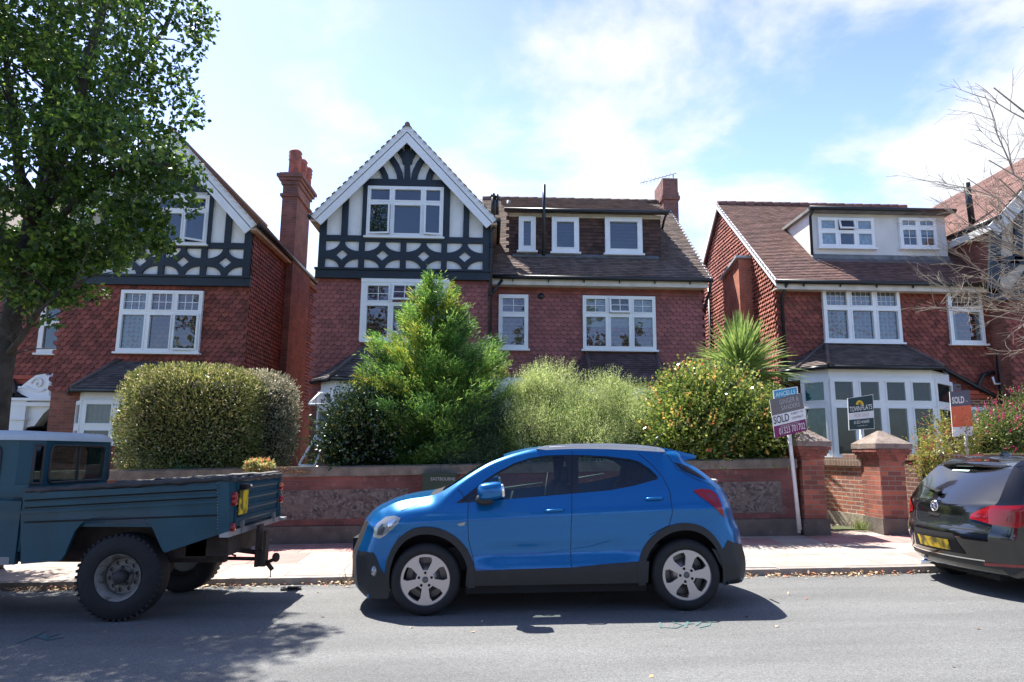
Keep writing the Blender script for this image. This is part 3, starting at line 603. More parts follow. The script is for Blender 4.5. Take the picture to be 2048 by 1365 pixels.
bay_roof(ch, [(x0-.3, YM), (x0+.4, 16.95), (x1-.35, 16.95), (x1+.3, YM)], [(tx0-.02, YM-.03), (tx0, YM-.05), (tx1, YM-.05), (tx1+.02, YM-.03)], zt+.12, tz, M('maroon_bay_tile', (.11, .07, .07), .8, isl=.3, var=.3, vs=2))
# white portico of the front door, glimpsed between shrubs
pt = MB(); xa, xb = atY(975, 800, 17.5).x, atY(1060, 800, 17.5).x; zt = atY(1020, 762, 17.3).z
pt.box(xa, xb, 17.3, YM, zt-.9, zt-.15); pt.box(xa-.08, xb+.08, 17.22, YM, zt-.149, zt)
for x in (xa, xb-.28): pt.box(x, x+.28, 17.3, 17.6, .3, zt-.901)
for i in range(7): x = xa+.1+i*(xb-xa-.2)/7; pt.lathe([(.0, -.03), (.07, -.03), (.07, .03), (0, .03)], (x+.06, 17.35, zt+.03), (0, 1, 0), 10)
o = pt.build('porch', white, ch); dd = MB(); dd.box(xa+.3, xb-.3, 17.9, 17.97, .3, zt-.92); dd.build('front_door', M('dark_green_door', (.02, .05, .04), .4), ch)
# ================================================================ left house
lc = atY(504, 520, YW); dXL = lc.x-XR; LXR, LXL = XR+dXL, XL+dXL-.25
dzl = atY(400, 574, YW).z-zb+.02
lh = thing('brick_house', (LXR-4, YM, .35), 'red tile-hung house behind the street tree, with tall side chimney and carved white doorway', 'house')
w_ = MB(); w_.box(LXL, LXR, YW, 25.2, .2, 7.55+dzl)
w_.prism([(LXL, YW, 7.55+dzl), (LXR, YW, 7.55+dzl), ((LXL+LXR)/2, YW, 9.95+dzl)], (0, .2, 0)); 
w_.box(LXL-6, LXL-.002, 18.7, 26, .2, 7.0); w_.build('wall', redbrick, lh)
timber_gable(lh, dXL, dzl, LXL, LXR, YW)
tiles('hung_tiles', (LXL, YW, 3.0), (1, 0, 0), (0, 0, 1), (0, -1, 0), [(0, 0), (LXR-LXL, 0), (LXR-LXL, zb+dzl-3.), (0, zb+dzl-3.)], orng, lh, tw=.17, th=.115, lift=.034, shape='dia')
tiles('hung_tiles', (LXR, YW, 3.0), (0, 1, 0), (0, 0, 1), (1, 0, 0), [(0, 0), (7.6, 0), (7.6, 4.45), (0, 4.45)], orng, lh, tw=.17, th=.115, lift=.034, shape='dia')
tiles('hung_tiles', (LXL-6, 18.7, 3.5), (1, 0, 0), (0, 0, 1), (0, -1, 0), [(0, 0), (6, 0), (6, 3.5), (0, 3.5)], orng, lh, tw=.17, th=.115, lift=.034, shape='dia')
b = MB()
for i, (z, e) in enumerate(((3.45, .12), (3.33, .08), (3.2, .05))): b.box(LXL-6, LXL-.003, 18.7-e-.02, 18.72, z-.06, z+.05)
b.build('brick_band', M('orange_terracotta', (.40, .09, .05), .8, var=.2), lh)
rr = MB(); slab(rr, [(LXL-6.2, 18.3, 7.0), (LXL+2, 18.3, 7.0), (LXL+2, 22.3, 10.2), (LXL-6.2, 22.3, 10.2)], .1); rr.build('roof', rooft, lh)
b = MB(); b.box(LXL-6, LXL, 18.4, 18.7, 6.8, 6.98); b.build('fascia', white, lh)
pwin(lh, 262, 392, 419, 490, YW-.03, (.33, .7), tr=.33, depth=.1, opened=((1, 2, 'R', 32),))
pwin(lh, 241, 583, 405, 706, YW, (.345, .665), tr=.36, bars=(3, 2), depth=.11, curtain=lacem, cur='left', opened=((1, 2, 'R', 7),))
pwin(lh, 84, 590, 150, 708, 18.66, (), tr=.5, depth=.1, fr=.1)
cX = -6.12+.0; 
yf = atX(588, 505, cX).y; yb_ = atX(614, 520, cX).y; zt = atX(592, 336, cX).z; cx0 = atY(561, 450, yf).x
br_ = MB(); br_.box(LXR-.1, cX+.06, yf-.25, yb_+.3, .2, 7.35); br_.build('chimney_breast', redbrick, lh)
z0 = atX(592, 386, cX).z
chimney(lh, cx0, cX, yf, yb_, 6.9, zt, chimbrick, [((cx0+cX)/2, yf+.3, .85, .2), ((cx0+cX)/2, yf+1.0, .85, .19), ((cx0+cX)/2, yf+1.65, .85, .19)], shoulders=((z0-.06, z0+.03, .06), (zt-.42, zt-.3, .05), (zt-.3, zt-.2, .11), (zt-.2, zt-.1, .17), (zt-.1, zt-.05, .1)))
# bay and doorway of left house
zt = atY(200, 783, 16.7).z; xa = atY(140, 800, 16.9).x; xb = atY(400, 800, 16.9).x; tz = atY(300, 724, YW).z
bay(lh, [(xa-.12, YW), (xa+.38, 16.85), (xb-.4, 16.85), (xb+.2, YW)], .2, 1.7, zt-.2, (1, 3, 1), curtain=lacem, tr=.62, mul=.14)
bay_roof(lh, [(xa-.42, YW), (xa+.2, 16.55), (xb-.25, 16.55), (xb+.4, YW)], [(atY(240, 724, YW).x-.02, YW-.03), (atY(240, 724, YW).x, YW-.05), (atY(398, 724, YW).x, YW-.05), (atY(398, 724, YW).x+.02, YW-.03)], zt+.06, tz, slate)
xd0, xd1 = atY(36, 800, 18.3).x, atY(150, 800, 18.3).x; zc = atY(80, 803, 18.3).z; zbm = .3; yq = 18.25
dc = (atY(97, 850, 18.3).x); hwd = .72; ap = atY(97, 818, 18.3).z; sp_ = atY(97, 858, 18.3).z
hole = [(dc-hwd, zbm+.01), (dc-hwd, sp_-.35)]+[(dc-hwd+hwd*.55*(1-math.cos(q)), sp_-.35+.42*math.sin(q)) for q in np.linspace(0.2, math.pi/2, 6)]+[(dc-.12, ap-.12), (dc, ap)]
hole = hole+[(2*dc-x, z) for x, z in hole[::-1][1:]]
dr_ = MB(); dr_.prism([(x, yq, z) for x, z in ((xd0+.25, zbm), (xd1, zbm), (xd1, zc), (xd0+.25, zc))], (0, .4, 0), holes=[[(x, yq, z) for x, z in hole]])
dr_.box(xd0, xd0+.34, yq-.12, yq+.4, zbm, zc); dr_.box(xd0-.1, xd1+.1, yq-.2, yq+.4, zc+.001, zc+.07); dr_.box(xd0-.05, xd1+.1, yq-.14, yq+.4, zc-.14, zc-.04); dr_.box(xd0-.04, xd0+.38, yq-.17, yq, zc-.5, zc-.44)
sc = [(xd0+.35, zc+.07), (dc-.9, zc+.25), (dc-.62, zc+.52), (dc-.42, zc+.68), (dc-.2, zc+.72), (dc-.08, zc+.62), (dc, zc+.74), (dc+.08, zc+.62), (dc+.2, zc+.72), (dc+.42, zc+.68), (dc+.62, zc+.52), (dc+.85, zc+.2), (dc+.95, zc+.07)]
dr_.prism([(x, yq-.02, z) for x, z in sc], (0, .25, 0))
for s in (-1, 1):
    sp2 = [(dc+s*(.34+.17*(1-q/9)*math.cos(q*.9)), yq-.04, zc+.46+.17*(1-q/9)*math.sin(q*.9)) for q in np.linspace(0, 8, 26)]; dr_.tube(sp2, .025, 6)
    dr_.tube([(dc+s*(.12+k*.1), yq-.03, zc+.30-.05*math.sin(k*.8)+.015*(k % 2)) for k in range(8)], [.03+.012*(k % 2) for k in range(8)], 6)
dr_.tube([(dc, yq-.05, zc+.66), (dc, yq-.06, zc+.4), (dc, yq-.03, zc+.15)], [.09, .07, .03], 8)
o = dr_.build('doorway_surround', white, lh); q = MB(); q.box(xd0+.35, xd1-.05, yq+.36, yq+.42, zbm, zc-.05); q.build('front_door', M('door_dark_green', (.006, .012, .01), .5), lh)
xw = atY(25, 800, 18.5).x; window(lh, (xw-1.2, 18.4, 1.6), (1, 0, 0), 1.35, zt-1.75, (.5,), tr=.3, fr=.1, fmat=white, curtain=curt, cur='full')
bay_roof(lh, [(xw-2.2, 18.1), (xw+.3, 18.1), (xw+.55, 18.7)], [(xw-2.2, 18.65), (xw-.2, 18.65), (xw-.15, 18.68)], atY(10, 787, 18.1).z, atY(10, 757, 18.65).z, slate)
# ================================================================ right house
rh = thing('brick_house', (10.5, YM, .35), 'red tile-hung house with a wide white box dormer, behind the estate agent boards', 'house')
RXL = atY(1552, 600, YM).x; RXR = atY(1990, 600, YM).x
w_ = MB(); w_.box(RXL, RXR, YM, 26, .2, ZE+.05); w_.prism([(RXL, 17.9, ZE), (RXL, 26, ZE), (RXL, 22, 9.8)], (.2, 0, 0)); w_.build('wall', brownbrick, rh)
tiles('hung_tiles', (RXL, YM, 3.3), (1, 0, 0), (0, 0, 1), (0, -1, 0), [(0, 0), (RXR-RXL, 0), (RXR-RXL, 2.75), (0, 2.75)], orng, rh, tw=.17, th=.115, lift=.034, shape='dia')
tiles('hung_tiles', (RXL, 26, 3.0), (0, -1, 0), (0, 0, 1), (-1, 0, 0), [(0, 0), (8, 0), (8, 3.15), (4, 6.8), (0, 3.15)], orng2, rh, tw=.17, th=.12, lift=.05, shape='dia')
b = MB()
for z, e in ((3.28, .1), (3.17, .06)): b.box(RXL-.02, RXR, YM-e-.02, YM+.01, z-.05, z+.05)
b.build('brick_band', M('orange_terracotta', (.40, .09, .05), .8), rh)
ex = [(atY(1618, 500, 18.7).x, 0)]
rm2 = mainroof(rh, RXL-.12, RXR+.3, roofr)
f = MB(); f.box(RXL-.1, RXR, ye+.02, ye+.06, ze-.22, ze-.05); f.box(RXL-.1, RXR, ye+.06, YM, ze-.2, ze-.17); f.build('fascia', M('fascia_cream', (0, 0, 0)), rh)
g = MB(); gut(g, (RXL-.15, ye-.06, ze-.03), (RXR, ye-.06, ze-.03), .06)
for i in range(6): x = RXL+.6+i*1.; g.box(x, x+.03, ye-.02, ye+.02, ze-.14, ze-.02)
g.build('gutter', gutter, rm2)
v = MB()
v.prism([(RXL-.16, ye-.02, ze-.16), (RXL-.16, ye-.02, ze+.03), (RXL-.16, yr, zr+.03), (RXL-.16, yr, zr-.16)], (.04, 0, 0)); v.prism([(RXL-.16, yr+.001, zr-.16), (RXL-.16, yr+.001, zr+.03), (RXL-.16, 2*yr-ye, ze+.03), (RXL-.16, 2*yr-ye, ze-.16)], (.04, 0, 0)); v.build('bargeboard', white, rm2)
# chimney breast on the gable side with lead-capped shoulder
bx0 = RXL-.42; y1 = atX(1480, 600, bx0).y; y2 = atX(1447, 600, bx0).y
b = MB(); b.box(bx0, RXL, y1, y2, .2, 7.0); b.prism([(bx0, y1, 7.001), (bx0, y2, 7.001), (bx0, y2, 7.05), (bx0, y1, 7.35)], (.42, 0, 0)); b.build('chimney_breast', brickmat('pale_red_brick', (.50, .17, .10), (.42, .13, .08), (.4, .26, .19), ms=.007), rh)
b = MB(); b.obox((bx0+.17, (y1+y2)/2, 7.25), (.27, 0, 0), (0, (y2-y1)/2+.08, -.16), (0, 0, .035)); b.build('lead_capping', M('pale_lead', (.45, .47, .5), .5, var=.2), rh)
dp = MB(); x = RXL+.12; dp.tube([(x, YM-.1, .4), (x, YM-.1, ze-.4), (x+.02, ye-.03, ze-.08)], .045, 8); dp.build('drainpipe', gutter, rh); dp = MB(); dp.tube([(RXL-.1, 23.3, .4), (RXL-.1, 23.3, 7.4)], .05, 8)
dp.build('drainpipe', gutter, rh)
# rear wing of the right house seen in the gap
rw = MB(); A = atY(1395, 485, 25.5); rx0, rx1 = A.x, RXL
rw.box(rx0+.15, RXL-.002, 25.5, 31, .2, 6.4)
rw.prism([(rx0+.15, 25.5, 6.4), (rx0+.15, 31, 6.4), (rx0+.15, 28.2, 8.9)], (.2, 0, 0)); rw.build('rear_wall', orng2, rh)
z1_ = atY(1420, 486, 27.).z; zlo = atY(1405, 540, 25.3).z
r = MB(); slab(r, [(rx0, 25.3, zlo), (RXL+.5, 25.3, zlo), (RXL+.5, 27.3, z1_), (rx0, 27.3, z1_)], .12); r.build('rear_roof', roofr, rh)
r = MB(); r.prism([(rx0-.03, 25.3, zlo-.15), (rx0-.03, 25.3, zlo+.03), (rx0-.03, 27.3, z1_+.03), (rx0-.03, 27.3, z1_-.15)], (.04, 0, 0)); r.prism([(rx0-.03, 27.301, z1_-.15), (rx0-.03, 27.301, z1_+.03), (rx0-.03, 29.5, zlo+.03), (rx0-.03, 29.5, zlo-.15)], (.04, 0, 0)); r.build('bargeboard', white, rh)
# box dormer
yd = 18.75; zd0 = zroof(yd)-.02; dX0, dX1 = atY(1622, 480, yd).x, atY(1893, 480, yd).x; zd1 = atY(1750, 430, yd).z
ydb = ye+(zd1+.1-ze)/((zr-ze)/(yr-ye))
d = MB(); d.prism([(dX0, yd, zd0), (dX0, yd, zd1), (dX0, ydb, zd1)], (dX1-dX0, 0, 0)); dm = d.build('dormer', M('dormer_white', (.72, .71, .68), .6, var=.08, vs=1.5, stain=((.5, .47, .42), 2.5, .66)), rh)
r = MB(); r.box(dX0-.12, dX1+.1, yd-.28, ydb+.2, zd1+.001, zd1+.09); o = r.build('flat_roof', M('grey_felt', (.2, .2, .19), .9, var=.3), dm)
g = MB(); gut(g, (dX0-.15, yd-.32, zd1+.05), (dX1+.12, yd-.32, zd1+.05), .065); g.tube([(dX0-.03, yd-.32, zd1), (dX0-.03, yd-.1, zd1-.12), (dX0-.03, yd-.07, zd0+.1)], .04, 8); g.build('gutter', gutter, dm)
g = MB(); g.box(dX0, dX1, yd-.05, yd-.002, zd0, zd0+.14); g.obox(((dX0+dX1)/2, yd-.12, zd0-.06), ((dX1-dX0)/2+.02, 0, 0), Vr*.1, Nr*.012); g.build('flashing', ledm, dm)
pwin(rh, 1635, 438, 1746, 497, yd-.01, (.34, .67), tr=.45, curtain=M('blue_white_curtain', (.45, .52, .58), .9, var=.3, vs=10), cur='lr', opened=((0, 1, 'T', 14),), depth=.08)
pwin(rh, 1797, 438, 1870, 498, yd-.01, (.5,), tr=.33, bars=(2, 1), barlow=(2, 2), curtain=lacem, cur='half', depth=.08)
pwin(rh, 1644, 579, 1797, 686, YM, (.34, .67), tr=.37, bars=(4, 3), lead=True, depth=.12, curtain=lacem, cur='full')
pwin(rh, 1894, 581, 1962, 689, YM, (), tr=.37, bars=(4, 3), lead=True, depth=.1, curtain=lacem, cur='sides')
zt = atY(1760, 756, 16.8).z; zs = atY(1760, 918, 16.8).z
A = atY(1597, 800, 17.7).x; B = atY(1660, 800, 16.9).x; C = atY(1868, 800, 16.9).x; D = atY(1888, 800, 17.8).x
bay(rh, [(A-.25, YM), (A+.02, 17.5), (B, 16.9), (C, 16.9), (D+.12, 17.7)], .2, zs, zt, (0, 1, 4, 1), curtain=[None, teal, None, None], tr=.33, basemat=brownbrick, mul=.17)
# stained top lights
for a, b, c, e in ((1603, 764, 1645, 806), (1672, 764, 1700, 806), (1723, 764, 1747, 806), (1771, 764, 1800, 806), (1822, 764, 1849, 806)):
    X0, X1, Z0, Z1 = rect(a, b, c, e, 16.86 if a > 1650 else 17.2)
    pass
bay_roof(rh, [(A-.4, YM), (A-.1, 17.45), (B-.1, 16.65), (C+.15, 16.65), (D+.3, YM)], [(atY(1648, 690, YM).x-.02, YM-.03), (atY(1648, 690, YM).x-.01, YM-.04), (atY(1650, 690, YM).x, YM-.05), (atY(1800, 690, YM).x, YM-.05), (atY(1800, 690, YM).x+.02, YM-.03)], zt+.3, atY(1725, 690, YM).z, M('grey_bay_tile', (.13, .10, .09), .85, isl=.35, var=.3, vs=2, stain=((.36, .35, .32), 6, .64)))
f = MB(); f.box(atY(1958, 819, YM).x-.45, atY(1985, 819, YM).x, YM-.05, YM, 1.6, 1.65); 
pwin(rh, 1925, 815, 1988, 890, YM, (), depth=.08)
f = MB(); X0, X1, Z0, Z1 = rect(1901, 768, 1920, 781, YM); f.box(X0, X1, YM-.03, YM, Z0, Z1); f.build('air_brick', M('grey_vent', (.2, .2, .22), .8), rh)
# soil pipes
pp = MB(); y = YM-.16
P_ = lambda a, b, dy=0: atY(a, b, y+dy)
pp.tube([P_(1886, 738), P_(1895, 742), P_(1950, 772), P_(1995, 795), P_(2006, 800)], .06, 8); pp.tube([P_(1995, 600), P_(1998, 720), P_(2006, 800), P_(2014, 900)], .075, 8); pp.tube([P_(1988, 745), P_(1966, 750), P_(1957, 770), P_(1965, 785)], .055, 8)
pp.tube([P_(1985, 475), P_(1990, 560), P_(1996, 640)], .05, 8)
pp.build('soil_pipe', gutter, rh)
pp = MB(); pp.tube([P_(1985, 754, -.1), P_(1989, 768, -.1), P_(2001, 768, -.1)], .028, 6); pp.build('waste_pipe', white, rh)
# ---- far right timbered wing of that house
WX = atY(2016, 640, 17.3).x
w_ = MB(); w_.box(WX, WX+4.6, 17.3, 25, .2, 7.7); w_.box(RXR, WX+.01, 17.9, 25, .2, 7.6); w_.build('wing_wall', redbrick, rh)
tiles('hung_tiles', (WX, 17.3, 3.2), (1, 0, 0), (0, 0, 1), (0, -1, 0), [(0, 0), (3.5, 0), (3.5, 2.8), (0, 2.8)], orng, rh, tw=.17, th=.115, lift=.034, shape='dia')
t = MB(); y = 17.3
Q = lambda a, b, n=0.: atY(a, b, y-n)
rp_ = MB(); rp_.prism([Q(1975, 600, .01), Q(2100, 600, .01), Q(2100, 330, .01), Q(1990, 440, .01)], (0, -.03, 0)); rp_.build('roughcast_panel', M('cream_roughcast', (.50, .46, .38), .9, bump=.8, bs=50, var=.1), rh)
for a, b, wd in (((1974, 588), (2100, 596), .3), ((1990, 445), (1984, 590), .3), ((1992, 520), (2100, 525), .2), ((2035, 400), (2033, 520), .22), ((2003, 548), (2032, 524), .2), ((2030, 580), (2056, 545), .2)):
    t.beam(Q(*a, .04), Q(*b, .04), wd, .07)
t.build('timber_frame', navy, rh)
ep, eq = atY(1992, 437, 17.0), Vector((0, 0, 0)); sn = Vector((-1.0, 0, .95)).normalized()
q = [atP(x, y_, ep, sn) for x, y_ in ((1992, 438), (1893, 477), (1868, 415), (1905, 395), (2048, 318), (2160, 260), (2110, 300))]
r = MB(); slab(r, q, .12); ro = r.build('wing_roof', roofp, rh)
o0 = q[0]; U = Vector((0, 1, 0)); V = Vector((.95, 0, 1.0)).normalized(); 
tiles('roof_tile', o0+sn*.02, U, V, sn, [((p-o0).dot(U), (p-o0).dot(V)) for p in q], roofp, ro, tw=.168, th=.102, shape='flat', lift=.024)
g = MB(); gut(g, q[0]+Vector((-.05, -.2, -.03)), q[1]+Vector((-.05, 0, -.03)), .07); g.build('gutter', gutter, ro)
b = MB(); b.box(q[0].x-.02, q[0].x+.03, 17.0, 24, q[0].z-.25, q[0].z-.06); b.beam(atY(1985, 462, 16.95), atY(2110, 330, 16.95), .34, .05); b.build('bargeboard', M('aged_white', (.6, .6, .58), .6, var=.15), ro)
pp = MB(); A = atP(1945, 452, ep, sn); B = atY(1933, 366, A.y-.2); pp.tube([A, B], .085, 10); pp.build('flue_pipe', gutter, rh)
# ================================================================ ground
def asphalt():
    mt = bpy.data.materials.new('asphalt'); mt.use_nodes = True; nt = mt.node_tree; P = nt.nodes['Principled BSDF']; L = nt.links.new; P.inputs['Roughness'].default_value = .85
    g = nn(nt, 'ShaderNodeNewGeometry')
    a = nn(nt, 'ShaderNodeTexVoronoi'); a.inputs['Scale'].default_value = 130; L(g.outputs['Position'], a.inputs['Vector'])
    b = nn(nt, 'ShaderNodeTexNoise'); b.inputs['Scale'].default_value = .9; b.inputs['Detail'].default_value = 7; vs_ = nn(nt, 'ShaderNodeVectorMath', operation='MULTIPLY'); vs_.inputs[1].default_value = (.35, 1.8, 1); L(g.outputs['Position'], vs_.inputs[0]); L(vs_.outputs[0], b.inputs['Vector'])
    n4 = nn(nt, 'ShaderNodeTexNoise'); n4.inputs['Scale'].default_value = 45; n4.inputs['Detail'].default_value = 3; L(g.outputs['Position'], n4.inputs['Vector'])
    sp_ = nn(nt, 'ShaderNodeSeparateColor'); L(a.outputs['Color'], sp_.inputs[0])
    m1 = nn(nt, 'ShaderNodeMapRange'); m1.inputs['To Min'].default_value = .68; m1.inputs['To Max'].default_value = 1.32; L(sp_.outputs[0], m1.inputs['Value'])
    m2 = nn(nt, 'ShaderNodeMapRange'); m2.inputs['From Min'].default_value = .3; m2.inputs['From Max'].default_value = .7; m2.inputs['To Min'].default_value = .8; m2.inputs['To Max'].default_value = 1.2; L(b.outputs[0], m2.inputs['Value'])
    m3 = nn(nt, 'ShaderNodeMapRange'); m3.inputs['From Min'].default_value = .3; m3.inputs['From Max'].default_value = .7; m3.inputs['To Min'].default_value = .88; m3.inputs['To Max'].default_value = 1.12; L(n4.outputs[0], m3.inputs['Value'])
    q = nn(nt, 'ShaderNodeMath', operation='MULTIPLY'); L(m1.outputs[0], q.inputs[0]); L(m2.outputs[0], q.inputs[1]); q2 = nn(nt, 'ShaderNodeMath', operation='MULTIPLY'); L(q.outputs[0], q2.inputs[0]); L(m3.outputs[0], q2.inputs[1])
    hs = nn(nt, 'ShaderNodeHueSaturation'); hs.inputs['Color'].default_value = (.145, .148, .146, 1); L(q2.outputs[0], hs.inputs['Value']); L(hs.outputs[0], P.inputs['Base Color'])
    bu = nn(nt, 'ShaderNodeBump'); bu.inputs['Strength'].default_value = .7; bu.inputs['Distance'].default_value = .006; L(a.outputs['Distance'], bu.inputs['Height']); L(bu.outputs[0], P.inputs['Normal'])
    return mt
YK = 8.82
def sheet(name, y0, y1, x0, x1, z, mat, kind='structure', zy1=None):
    mb = MB(); mb.add([(x0, y0, gz(x0)+z), (x1, y0, gz(x1)+z), (x1, y1, gz(x1)+(zy1 if zy1 is not None else z)), (x0, y1, gz(x0)+(zy1 if zy1 is not None else z))], [(0, 1, 2, 3)])
    return tag(mb.build(name, mat), kind=kind)
sheet('ground', -600, 900, -700, 700, -.35, M('far_ground', (.10, .11, .07), .95, var=.3, vs=.3))
sheet('road', -3.6, YK+.02, -60, 60, 0, asphalt())
KH = .078
kb = MB(); x = -30.; random.seed(3)
while x < 30:
    l = .91; j = random.uniform(-.006, .006); zz = [gz(x), gz(x+l)]; y0 = YK+random.uniform(-.006, .006)
    v = [(x, y0, zz[0]-.1), (x+l-.006, y0, zz[1]-.1), (x+l-.006, YK+.14, zz[1]-.1), (x, YK+.14, zz[0]-.1), (x, y0+.012, zz[0]+KH+j), (x+l-.006, y0+.012, zz[1]+KH+j), (x+l-.006, YK+.14, zz[1]+KH+j), (x, YK+.14, zz[0]+KH+j)]
    kb.add(v, [(0,3,2,1),(4,5,6,7),(0,1,5,4),(1,2,6,5),(2,3,7,6),(3,0,4,7)]); x += l
tag(kb.build('kerb', M('kerb_stone', (.30, .27, .245), .85, isl=.15, var=.25, vs=6, bump=.4)), kind='structure')
# flagstones
fl = MB(); random.seed(5); y = YK+.146; WY = 11.32; rise = .10
def pz(X, Y): return gz(X)+KH+(Y-YK)/(WY-YK)*rise
rows = [.78, .78, .62, .5]
for ri, rh_ in enumerate(rows):
    x = -22.+random.uniform(0, .4)
    while x < 22:
        l = random.choice((.62, .68, .68, .9)); a, b, c, d = x, x+l-.007, y, min(y+rh_-.007, WY+.4)
        j = [random.uniform(-.002, .002) for _ in range(2)]
        col = 0 if random.random() < .5 else (1 if random.random() < .7 else 2)
        if ri == 2: col = 1 if random.random() < .7 else 0
        v = [(a, c, pz(a, c)+j[0]), (b, c, pz(b, c)+j[0]), (b, d, pz(b, d)+j[1]), (a, d, pz(a, d)+j[1])]
        fl.add([(p[0], p[1], p[2]-.03) for p in v]+v, [(4,5,6,7),(0,1,5,4),(1,2,6,5),(2,3,7,6),(3,0,4,7)], mi=col); x += l
    y += rh_
tag(fl.build('pavement', [M('buff_paving', (.42, .335, .285), .85, isl=.15, var=.14, vs=4, stain=((.27, .23, .2), 5, .64)), M('pink_paving', (.42, .225, .20), .85, isl=.12, var=.14, vs=4, stain=((.3, .2, .18), 5, .64)), M('grey_paving', (.31, .27, .245), .85, isl=.12, var=.14, vs=4)]), kind='structure')
sheet('pavement_bed', YK+.13, 12.0, -60, 60, KH-.02, M('joint_sand', (.16, .13, .10), .95, var=.3, vs=8), zy1=KH+rise-.03)
sheet('garden_ground', 11.7, 60, -60, 60, .22, M('garden_soil', (.09, .085, .045), .95, col2=(.06, .08, .03), vs=1.5, bump=.8, bs=20))
# front path at the gate
pa = MB(); A, B, C, D = atG(1640, 1064, .22), atG(1728, 1062, .22), atX(1700, 1010, 6.5), atX(1600, 1010, 5.6)
sheet('garden_path', 11.66, 18, 5.2, 6.9, .195, M('path_concrete', (.36, .31, .26), .9, var=.2, vs=3, stain=((.2, .18, .14), 4, .6)), zy1=.42)
# opposite side of the road (behind the camera)
sheet('far_pavement', -6, -3.6, -60, 60, .08, M('buff_paving', (0, 0, 0)))
# ================================================================ garden wall
YG = 11.34
def zw(X): return 1.395+.026*X
wall = thing('garden_wall', (-1, YG, 0), 'long low maroon brick garden wall with flint panels and stone coping, behind the blue car', 'wall')
def slope_box(mb, x0, x1, y0, y1, zf0, zf1, n=1, mi=0):
    for i in range(n):
        a = x0+(x1-x0)*i/n; b = x0+(x1-x0)*(i+1)/n-(.004 if n > 1 else 0)
        v = [(a, y0, zf0(a)), (b, y0, zf0(b)), (b, y1, zf0(b)), (a, y1, zf0(a)), (a, y0, zf1(a)), (b, y0, zf1(b)), (b, y1, zf1(b)), (a, y1, zf1(a))]
        mb.add(v, [(0,3,2,1),(4,5,6,7),(0,1,5,4),(1,2,6,5),(2,3,7,6),(3,0,4,7)], mi=mi)
wx0, wx1 = -14., atG(1592, 1066, .2).x
maroon = brickmat('maroon_wall_brick', (.19, .068, .06), (.13, .05, .045), (.15, .10, .085), bw=.23, bh=.078, ms=.006, stain=((.24, .17, .15), 5, .57), bump=1., var=.35)
o = MB(); slope_box(o, wx0, wx1, YG, YG+.26, lambda X: 0, lambda X: zw(X)-.16, 1); o.build('brickwork', maroon, wall)
o = MB(); slope_box(o, wx0, wx1, YG-.045, YG+.30, lambda X: 0, lambda X: gz(X)+KH+rise+.265, 1); o.build('plinth', plinth, wall)
o = MB(); slope_box(o, wx0, wx1, YG-.05, YG+.31, lambda X: zw(X)-.16, lambda X: zw(X)-.02, 26); slope_box(o, wx0, wx1, YG+.0, YG+.26, lambda X: zw(X)-.02, lambda X: zw(X), 26); o.build('coping', stone, wall)
def flint():
    mt = bpy.data.materials.new('flint_panel'); mt.use_nodes = True; nt = mt.node_tree; P = nt.nodes['Principled BSDF']; L = nt.links.new; P.inputs['Roughness'].default_value = .85
    g = nn(nt, 'ShaderNodeNewGeometry'); v = nn(nt, 'ShaderNodeTexVoronoi'); v.inputs['Scale'].default_value = 27; n = nn(nt, 'ShaderNodeTexNoise'); n.inputs['Scale'].default_value = 7; n.inputs['Detail'].default_value = 9; n.inputs['Roughness'].default_value = .75
    L(g.outputs['Position'], n.inputs['Vector']); vm = nn(nt, 'ShaderNodeVectorMath', operation='MULTIPLY_ADD'); vm.inputs[1].default_value = (.12, .12, .12); L(n.outputs['Color'], vm.inputs[0]); L(g.outputs['Position'], vm.inputs[2]); L(vm.outputs[0], v.inputs['Vector'])
    sp_ = nn(nt, 'ShaderNodeSeparateColor'); L(v.outputs['Color'], sp_.inputs[0]); r = nn(nt, 'ShaderNodeValToRGB'); L(sp_.outputs[0], r.inputs[0]); e = r.color_ramp.elements; e[0].color = (.06, .05, .048, 1); e[1].color = (.32, .28, .255, 1); q = e.new(.55); q.color = (.15, .12, .11, 1)
    mx = nn(nt, 'ShaderNodeMix', data_type='RGBA'); cr = nn(nt, 'ShaderNodeMapRange'); cr.inputs['From Min'].default_value = .42; cr.inputs['From Max'].default_value = .6; L(n.outputs[0], cr.inputs['Value']); L(cr.outputs[0], mx.inputs['Factor']); L(r.outputs[0], mx.inputs['A']); mx.inputs['B'].default_value = (.23, .185, .16, 1); L(mx.outputs['Result'], P.inputs['Base Color'])
    bu = nn(nt, 'ShaderNodeBump'); bu.inputs['Strength'].default_value = 1; bu.inputs['Distance'].default_value = .03; bu.invert = True; L(v.outputs['Distance'], bu.inputs['Height']); L(bu.outputs[0], P.inputs['Normal'])
    return mt
fm = flint(); bands = [(-13.8, -9.2), (-9.0, -6.1), (-5.9, -1.3), (-.55, 2.2), (2.4, wx1-.27)]
for a, b in bands:
    o = MB(); slope_box(o, a, b, YG-.006, YG+.1, lambda X: gz(X)+KH+rise+.37, lambda X: zw(X)-.37); o.build('flint_panel', fm, wall)
